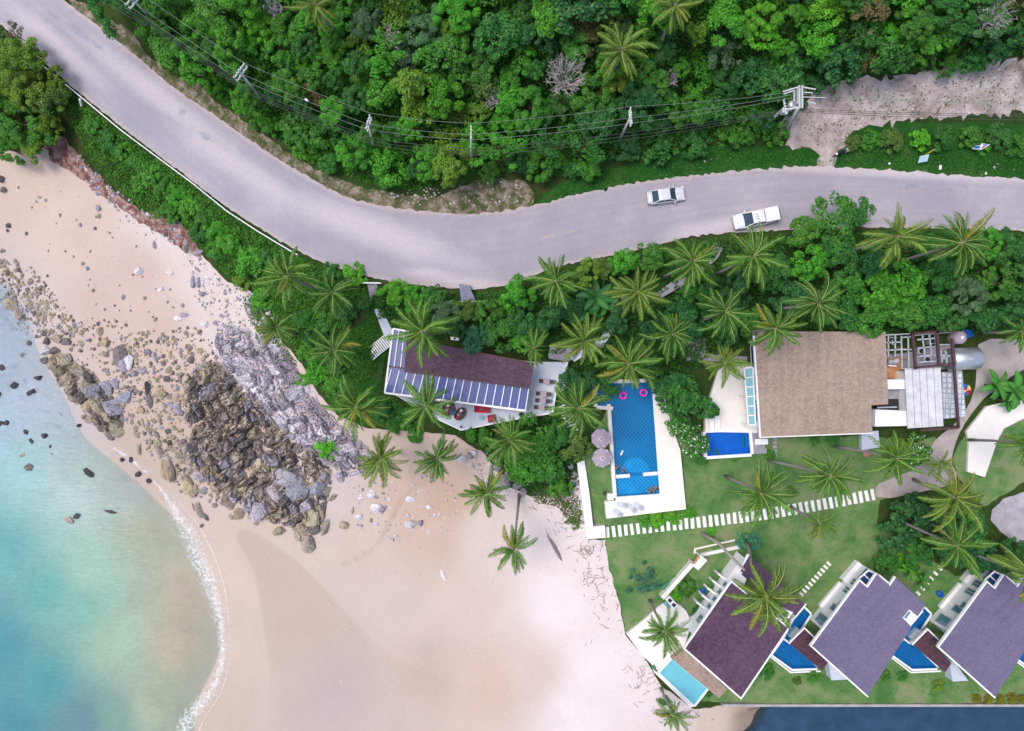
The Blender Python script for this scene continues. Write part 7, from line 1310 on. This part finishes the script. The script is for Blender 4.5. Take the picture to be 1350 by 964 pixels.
# scooter on the verge
x, y, z = atg(1106,203); sc = thing('scooter', 'black and white scooter parked on the grass verge by the dirt lot', 'scooter', (x, y, z), math.radians(22))
for wx in (.62, -.60):
    f = MB(); f.tube([(wx, -.055, .25), (wx, .055, .25)], .25, 16); wh = f.build('wheel', M['rubber'], sc, world=False); f = MB(); f.tube([(wx, -.06, .25), (wx, .06, .25)], .14, 10); f.build('rim', M['chrome'], wh, world=False)
f = MB(); f.tube([(-.75, 0, .62), (-.4, 0, .60), (-.05, 0, .40), (.25, 0, .32), (.45, 0, .55), (.52, 0, .85)], [.10, .19, .17, .12, .16, .12], 10); f.build('body', M['black'], sc, True, world=False); f = MB(); f.tube([(-.70, 0, .76), (-.35, 0, .80), (.0, 0, .72)], [.09, .15, .10], 10); f.build('seat', M['rubber'], sc, True, world=False)
f = MB(); f.prism([(.50,-.22),(.60,-.16),(.62,.16),(.50,.22)], .45, .98); f.build('front_shield', M['white'], sc, world=False); f = MB(); f.tube([(.42, -.36, 1.02), (.52, 0, .98), (.42, .36, 1.02)], .03, 6); f.build('handlebar', M['black'], sc, world=False); f = MB(); f.lathe([(0, 0), (.12, .0), (.13, .1), (0, .15)], 10, (-.72, 0, .80)); f.build('rear_fairing', M['white'], sc, world=False); f = MB(); f.lathe([(0, 0), (.09, 0), (.09, .06), (0, .08)], 10, (.58, 0, .86)); f.build('headlight', M['lampclear'], sc, world=False)
# boards on the verge
x, y, z = atg(1212,212); sg = thing('notice_board', 'pale blue board on a yellow stick leaning in the roadside grass', 'sign', (x, y, z), math.radians(10)); f = MB(); f.add([(-.55,-.35,.55),(.45,-.35,.65),(.55,.3,1.1),(-.45,.3,1.0)] + [(-.55,-.32,.50),(.45,-.32,.60),(.55,.33,1.05),(-.45,.33,.95)], [[0,1,2,3],[7,6,5,4],[0,4,5,1],[1,5,6,2],[2,6,7,3],[3,7,4,0]]); f.build('panel', M['signblue'], sg, world=False); f = MB(); f.bar((.0, .2, 0), (1.1, .75, 1.3), .06); f.build('stick', M['yellow'], sg, world=False); f = MB(); f.bar((0, -.05, -.1), (0, 0, .75), .08); f.build('post', M['metal'], sg, world=False)
x, y, z = atg(1287,196); sg = thing('roadside_billboard', 'tilted blue white and red board lying against the hedge', 'sign', (x, y, z), math.radians(4)); f = MB(); tilt = lambda a, b: (a, b, .75 + .35*b); f.add([tilt(-1.0,-.18), tilt(.15,-.34), tilt(1.05,.12), tilt(-.1,.36)] + [(p[0], p[1], p[2]-.06) for p in (tilt(-1.0,-.18), tilt(.15,-.34), tilt(1.05,.12), tilt(-.1,.36))], [[0,1,2,3],[7,6,5,4],[0,4,5,1],[1,5,6,2],[2,6,7,3],[3,7,4,0]]); f.build('panel', M['white'], sg, world=False)
for pts_, m_ in [([(-.85,-.15),(-.1,-.24),(-.05,.0),(-.5,.1)], 'bluetarp'), ([(.0,-.22),(.2,-.24),(.55,-.05),(.35,.05)], 'red'), ([(.3,.1),(.6,-.0),(.85,.1),(.1,.28)], 'bluetarp')]: f = MB(); f.add([(a, b, .775 + .35*b) for a, b in pts_], [[0,1,2,3]]); f.build('printed_patch', M[m_], sg, world=False)
for s in (-.6, .6): f = MB(); f.bar((s, .1, -.1), (s, .1, .72), .08); f.build('post', M['metal'], sg, world=False)
for i, (a, b) in enumerate([(1239,221),(1310,221),(1299,229),(1172,216)]): x, y, z = atg(a, b); f = MB(); f.box(x, y, z + .02, z + .12, .22 if i else .26, .2 if i else .5, i*.8); tag(f.build('litter_bag', M['white']), ['crumpled white bag in the grass right of the pale board','white scrap in the grass near the right edge','white scrap on the road edge near the right','white scrap in the grass left of the pale board'][i], 'litter')

# ------------------------------------------------------------------ deck furniture
def sofa(name, label, px, py, z, w, d, ang, mat='red', cat='sofa'):
    x, y = at(px, py, z + .5); t = thing(name, label, cat, (x, y, z), ang); f = MB(); f.box(0, 0, .08, .40, w, d); f.build('seat', M[mat], t, world=False); f = MB(); f.box(0, d/2 - .10, .40, .78, w, .2); f.build('backrest', M[mat], t, world=False)
    for s in (-1, 1): f = MB(); f.box(s*(w/2 - .08), -.06, .40, .58, .16, d - .24); f.build('armrest', M['darkwood'], t, world=False); f = MB(); f.tube([(s*(w/2-.1), -d/2+.1, 0), (s*(w/2-.1), -d/2+.1, .08)], .04, 6); f.build('leg', M['black'], t, world=False)
    f = MB(); f.box(0, .0, .40, .50, w*.28, d*.4, .3); f.build('cushion', M['wicker'], t, world=False); return t
sofa('sofa', 'long red sofa at the edge of the glass canopy', 635.5, 539.5, ZD, 1.85, .85, math.radians(-3)); sofa('armchair', 'red armchair with dark frame on the pale deck', 647.5, 552, ZD, .85, .85, math.radians(-80), cat='armchair')
def round_sofa(label, px, py, r, ang, k='wicker'):
    x, y = at(px, py, ZD + .4); t = thing('round_daybed', label, 'daybed', (x, y, ZD), ang); f = MB(); f.prism([(r*math.cos(a), r*math.sin(a)*.72) for a in np.linspace(0, 6.28, 25)[:-1]], 0, .34); f.build('base', M[k], t, world=False); f = MB(); f.prism([(r*.9*math.cos(a), r*.9*math.sin(a)*.68) for a in np.linspace(0, 6.28, 25)[:-1]], .34, .45); f.build('mattress', M['darkwood'], t, world=False)
    for i in range(4): f = MB(); f.box(-r*.5 + i*r*.33, .12*(i % 2), .45, .58, .3, .34, .5*i); f.build('cushion', M[['red', 'parasol', 'wicker', 'white'][i]], t, world=False)
    f = MB(); an = np.linspace(.5, 2.7, 12); f.prism([(r*1.02*math.cos(a), r*.76*math.sin(a)) for a in an] + [(r*.88*math.cos(a), r*.64*math.sin(a)) for a in an[::-1]], .3, .8); f.build('backrest', M[k], t, world=False); return t
round_sofa('oval wicker daybed with mixed cushions, left one on the deck', 590.5, 539.5, .95, math.radians(70)); round_sofa('oval wicker daybed with mixed cushions, right one on the deck', 606.5, 546, .85, math.radians(55))
x, y = at(598.5,543.3,ZD+.3); t_ = thing('pouffe', 'soft blue pouffe between the two wicker daybeds', 'pouffe', (x, y, ZD)); f = MB(); f.lathe([(0, 0), (.34, .0), (.40, .15), (.36, .32), (.2, .38), (0, .39)], 14, (0, 0, 0)); f.build('cushion', M['blue'], t_, True, world=False); f = MB(); f.lathe([(.405, .14), (.415, .155), (.405, .17)], 14); f.build('piping', M['darkwood'], t_, world=False)
x, y = at(634.5,550.5,ZD+.5); t_ = thing('glass_side_table', 'small round glass table beside the red armchair', 'table', (x, y, ZD)); f = MB(); f.lathe([(0, .46), (.30, .46), (.30, .48), (0, .48)], 18); f.build('tabletop', M['glassaqua'], t_, world=False); f = MB(); f.tube([(0, 0, 0), (0, 0, .46)], .04, 6); f.lathe([(0, 0), (.18, 0), (.18, .02), (0, .02)], 14); f.build('stand', M['chrome'], t_, world=False)
x, y = at(575,534,ZD+.4); t_ = thing('lounge_chair', 'dark square lounge chair at the left side of the deck', 'chair', (x, y, ZD), -.3); f = MB(); f.box(0, 0, .1, .42, .62, .62); f.build('seat', M['darkwood'], t_, world=False); f = MB(); f.box(-.28, 0, .42, .75, .1, .62); f.build('backrest', M['black'], t_, world=False); f = MB(); f.box(.05, 0, .42, .5, .42, .4); f.build('cushion', M['parasol'], t_, world=False)
x, y = at(687,546.5,ZD+.3); t_ = thing('planter', 'dark round planter with low plant under the canopy end of the deck', 'planter', (x, y, ZD)); f = MB(); f.lathe([(0, 0), (.2, 0), (.27, .4), (.22, .4), (.2, .3), (0, .3)], 12); f.build('pot', M['black'], t_, world=False); inst('plant', LOOSE[0], t_, (0, 0, .3), (0, 0, 0), (.14, .14, .2), G['dark'])
x, y = at(608.5,562.5,ZD); t_ = thing('deck_lamp', 'small dark lamp at the point of the pale deck', 'lamp', (x, y, ZD)); f = MB(); f.tube([(0, 0, 0), (0, 0, .5)], .05, 8); f.build('post', M['black'], t_, world=False); f = MB(); f.lathe([(.0, .5), (.12, .5), (.14, .56), (0, .62)], 10); f.build('cap', M['black'], t_, world=False)
def dchair(px, py, ang, label):
    x, y = at(px, py, ZD + .5); t = thing('dining_chair', label, 'chair', (x, y, ZD), ang, 'dark dining chairs on the terrace'); f = MB(); f.box(0, 0, .42, .47, .50, .48); f.build('seat', M['darkwood'], t, world=False); f = MB(); f.box(.23, 0, .47, .90, .06, .46); f.build('backrest', M['darkwood'], t, world=False)
    for a in (-1, 1):
        for b in (-1, 1): f = MB(); f.tube([(a*.2, b*.19, 0), (a*.2, b*.19, .42)], .025, 6); f.build('leg', M['black'], t, world=False)
for i, (px, py) in enumerate([(720.5,503),(716.5,519.5),(715.5,528.5),(714,537.5)]):
    nm = ['top', 'second', 'third', 'bottom'][i]; x, y = at(px, py, ZD + .7); t_ = thing('dining_table', '%s pale wood dining table of the four on the terrace' % nm, 'table', (x, y, ZD), math.radians(-4), 'dining tables on the terrace'); f = MB(); f.box(0, 0, .70, .74, .70, .68); f.build('tabletop', M['parasol'], t_, world=False); f = MB()
    f.tube([(0, 0, 0), (0, 0, .70)], .05, 8); f.box(0, 0, 0, .03, .4, .4); f.build('pedestal', M['black'], t_, world=False)
    dchair(px + 7, py + .6, 0, 'dark chair right of the %s dining table' % nm); dchair(px - 7, py - .6, math.pi, 'dark chair left of the %s dining table' % nm)

# ------------------------------------------------------------------ poolside
def parasol(label, px, py, r, z):
    x, y = at(px, py, z); t = thing('parasol', label, 'parasol', (x, y, z - 2.4), random.uniform(0, 1), 'mauve parasols beside the pool'); n = 16; f = MB(); vs = [(0, 0, 2.62)]; 
    for q, zz in ((.5, 2.46), (1.0, 2.2)): vs += [(r*q*(1 if k % 2 == 0 else .94)*math.cos(k*2*math.pi/n), r*q*(1 if k % 2 == 0 else .94)*math.sin(k*2*math.pi/n), zz - (.0 if k % 2 == 0 else .03)) for k in range(n)]
    fs = [[0, 1+k, 1+(k+1) % n] for k in range(n)] + [[1+k, 1+n+k, 1+n+(k+1) % n, 1+(k+1) % n] for k in range(n)]; f.add(vs, fs); f.build('canopy', M['parasol'], t, world=False)
    f = MB(); f.add([(r*1.0*(1 if k % 2 == 0 else .94)*math.cos(k*2*math.pi/n), r*(1 if k % 2 == 0 else .94)*math.sin(k*2*math.pi/n), zz) for zz in (2.2, 2.05) for k in range(n)], [[k, n+k, n+(k+1) % n, (k+1) % n] for k in range(n)]); f.build('valance', M['parasol'], t, world=False)
    for k in range(8): a = k*math.pi/4; f = MB(); f.bar((0, 0, 2.63), (r*.99*math.cos(a), r*.99*math.sin(a), 2.21), .035, .03); f.build('rib', M['white'], t, world=False)
    f = MB(); f.tube([(0, 0, 0), (0, 0, 2.72)], .035, 8); f.build('pole', M['darkwood'], t, world=False); f = MB(); f.lathe([(0, 2.62), (.10, 2.64), (.05, 2.72), (0, 2.75)], 8); f.build('cap', M['darkwood'], t, world=False)
parasol('mauve scalloped parasol beside the pool, upper one', 792.5, 578.5, 1.18, 5.6); parasol('mauve scalloped parasol beside the pool, lower one', 794, 604, 1.18, 5.6)
for px, py, lab in [(821.6,521.6,'pink swim ring floating at the top of the pool, left one'),(848.6,517.8,'pink swim ring floating at the top of the pool, right one')]:
    x, y = at(px, py, ZP + .05); t_ = thing('swim_ring', lab, 'swim ring', (x, y, ZP + .03)); f = MB(); f.lathe([(.24 + .13*1 + .13*math.cos(a) , .10*math.sin(a) + .04) for a in np.linspace(0, 2*math.pi, 13)], 22); f.build('tube', M['pink'], t_, True, world=False); f = MB(); f.tube([(.36, .1, .13), (.36, .12, .19)], .03, 6); f.build('valve', M['white'], t_, world=False)
def lounger(label, px, py, ang):
    x, y = at(px, py, ZP + .3); t = thing('sun_lounger', label, 'sun lounger', (x, y, ZP + .1), ang, 'white loungers on the pool deck'); f = MB(); f.box(0, 0, .20, .25, 1.15, .58); f.build('frame', M['white'], t, world=False); f = MB(); f.box(-.12, 0, .252, .31, .80, .52); f.build('mattress', M['bluedeck'], t, world=False); f = MB(); f.add([(.28,-.27,.26),(.28,.27,.26),(.62,.27,.62),(.62,-.27,.62),(.31,-.27,.22),(.31,.27,.22),(.66,.27,.58),(.66,-.27,.58)], [[0,1,2,3],[7,6,5,4],[0,3,7,4],[1,5,6,2],[3,2,6,7],[0,4,5,1]]); f.build('backrest', M['metal'], t, world=False)
    for a in (-.45, .45):
        for b in (-.24, .24): f = MB(); f.tube([(a, b, 0), (a, b, .2)], .025, 6); f.build('leg', M['metal'], t, world=False)
for px, py, a, lab in [(818.5,665.5,-8,'white sun lounger nearest the lower left pool corner'),(840,667,-28,'white sun lounger at the right of the group on the pool deck'),(812.5,676,-32,'white sun lounger lowest and leftmost on the pool deck'),(831.5,669.5,-38,'white sun lounger in the middle of the group on the pool deck')]: lounger(lab, px, py, math.radians(a))
for px, py, lab in [(946,557,'long white sun bed on the terrace above the small pool, right one'),(938.5,561,'long white sun bed on the terrace above the small pool, left one')]:
    x, y = at(px, py, ZP + .4); t_ = thing('sun_bed', lab, 'sun bed', (x, y, ZP + .03), math.radians(92)); f = MB(); f.box(0, 0, 0, .28, 1.75, .66); f.build('base', M['whitedeck'], t_, world=False); f = MB(); f.box(0, 0, .282, .38, 1.68, .6); f.build('mattress', M['white'], t_, world=False); f = MB(); f.box(.6, 0, .382, .46, .35, .5); f.build('pillow', M['white'], t_, world=False)
# bathers: one continuous body each
def person(label, px, py, ang, suit, seatz):
    x, y = at(px, py, ZP + .3); t = thing('person', label, 'person', (x, y, seatz), ang)
    J = [(0,0,.10),(0,0,.30),(0,0,.50),(.0,0,.60),(.02,0,.68),(.03,0,.80),(.03,0,.90), (0,.18,.50),(.10,.26,.30),(.28,.22,.22), (0,-.18,.50),(.10,-.26,.30),(.28,-.22,.22), (.06,.10,.08),(.45,.12,.14),(.50,.12,-.26), (.06,-.10,.08),(.45,-.12,.14),(.50,-.12,-.26),(.60,.12,-.28),(.60,-.12,-.28),(.36,.20,.20),(.36,-.20,.20)]
    E = [(0,1),(1,2),(2,3),(3,4),(4,5),(5,6),(2,7),(7,8),(8,9),(2,10),(10,11),(11,12),(0,13),(13,14),(14,15),(0,16),(16,17),(17,18),(15,19),(18,20),(9,21),(12,22)]
    Rr = [.15,.13,.15,.065,.06,.10,.075,.065,.048,.036,.065,.048,.036,.09,.065,.042,.09,.065,.042,.03,.03,.032,.032]
    me = bpy.data.meshes.new('body'); me.from_pydata(J, E, []); o = bpy.data.objects.new('body', me); link(o, t); me.materials.append(M['skin'])
    md = o.modifiers.new('skin', 'SKIN'); 
    for i, r in enumerate(Rr): me.skin_vertices[0].data[i].radius = (r, r); 
    me.skin_vertices[0].data[0].use_root = True; sb = o.modifiers.new('sub', 'SUBSURF'); sb.levels = 1; sb.render_levels = 2
    f = MB(); f.lathe([(.0, .115), (.07, .10), (.108, .03), (.10, -.04), (.07, -.07)], 12, (.015, 0, .86)); f.build('hair', M['hair'], t, True, world=False)
    f = MB(); f.lathe([(.165, 0), (.168, .1), (.15, .16), (.155, .02)], 14, (0, 0, .06)); f.build('swimwear', M[suit], t, True, world=False); return t
person('person in purple swimwear sitting in the corner of the shallow pool', 863.5, 647, math.radians(140), 'swimwear', ZP - .36); person('person sitting left of the purple bather at the shallow pool edge', 858, 648.5, math.radians(110), 'swimblue', ZP - .36); person('person sitting at the right corner of the shallow pool', 866, 644.5, math.radians(185), 'swimblue', ZP - .36)
person('person sitting by the dividing wall at the lower left of the deep pool', 822.8, 622.3, math.radians(100), 'swimblue', ZP - .44); person('person in the lower left corner of the deep pool', 814.5, 618.5, math.radians(60), 'swimwear', ZP - .44)
x, y = at(819.8,597,ZP + .05); t_ = thing('pool_float', 'small white float drifting in the lower half of the big pool', 'pool float', (x, y, ZP + .02), math.radians(65)); f = MB(); f.tube([(-.32, 0, .04), (-.26, 0, .05), (.26, 0, .05), (.32, 0, .04)], [.07, .12, .12, .07], 10); f.build('board', M['white'], t_, True, world=False); f = MB(); f.box(.1, 0, .165, .185, .14, .12); f.build('grip', M['bluedeck'], t_, world=False)
x, y, z = atg(804,650.5,.4); t_ = thing('plant_pot', 'dark round pot beside the lower left corner of the big pool', 'pot', (x - .6, y, z)); f = MB(); f.lathe([(0, 0), (.2, 0), (.3, .4), (.25, .4), (.2, .28), (0, .28)], 12); f.build('pot', M['darkwood'], t_, world=False); inst('plant', LOOSE[1], t_, (0, 0, .3), (0, 0, 0), (.12, .12, .14), G['dark'])
EXPO = 0.64
# ------------------------------------------------------------------ light and camera
w = bpy.data.worlds.new('World'); S.world = w; w.use_nodes = True; nt = w.node_tree; bg = nt.nodes['Background']
sky = nt.nodes.new('ShaderNodeTexSky'); sky.sky_type = 'NISHITA'; sky.sun_disc = False
EL, AZ = math.radians(67), math.radians(290)   # bright hazy light from the sea side
sky.sun_elevation = EL; sky.sun_rotation = AZ; sky.air_density = 1.0; sky.dust_density = 4.0; sky.ozone_density = 1.0
nt.links.new(sky.outputs[0], bg.inputs[0]); bg.inputs[1].default_value = .125
sd = bpy.data.lights.new('sun', 'SUN'); sd.energy = 1.05; sd.angle = math.radians(24); sd.color = (1.0, .955, .90)
so = bpy.data.objects.new('sun', sd); COL.objects.link(so)
dirv = Vector((math.sin(AZ) * math.cos(EL), math.cos(AZ) * math.cos(EL), math.sin(EL)))
so.rotation_euler = dirv.to_track_quat('Z', 'Y').to_euler(); so.location = (0, 0, 60)
cd = bpy.data.cameras.new('camera'); cd.sensor_width = 36; cd.lens = 36 * FOC / 1350; cd.clip_start = 1; cd.clip_end = 4000
co = bpy.data.objects.new('camera', cd); COL.objects.link(co); co.location = (0, 0, CAM_H); S.camera = co
vs = S.view_settings; vs.view_transform = 'Standard'; vs.look = 'None'; vs.gamma = 1; vs.use_curve_mapping = False; vs.exposure = EXPO
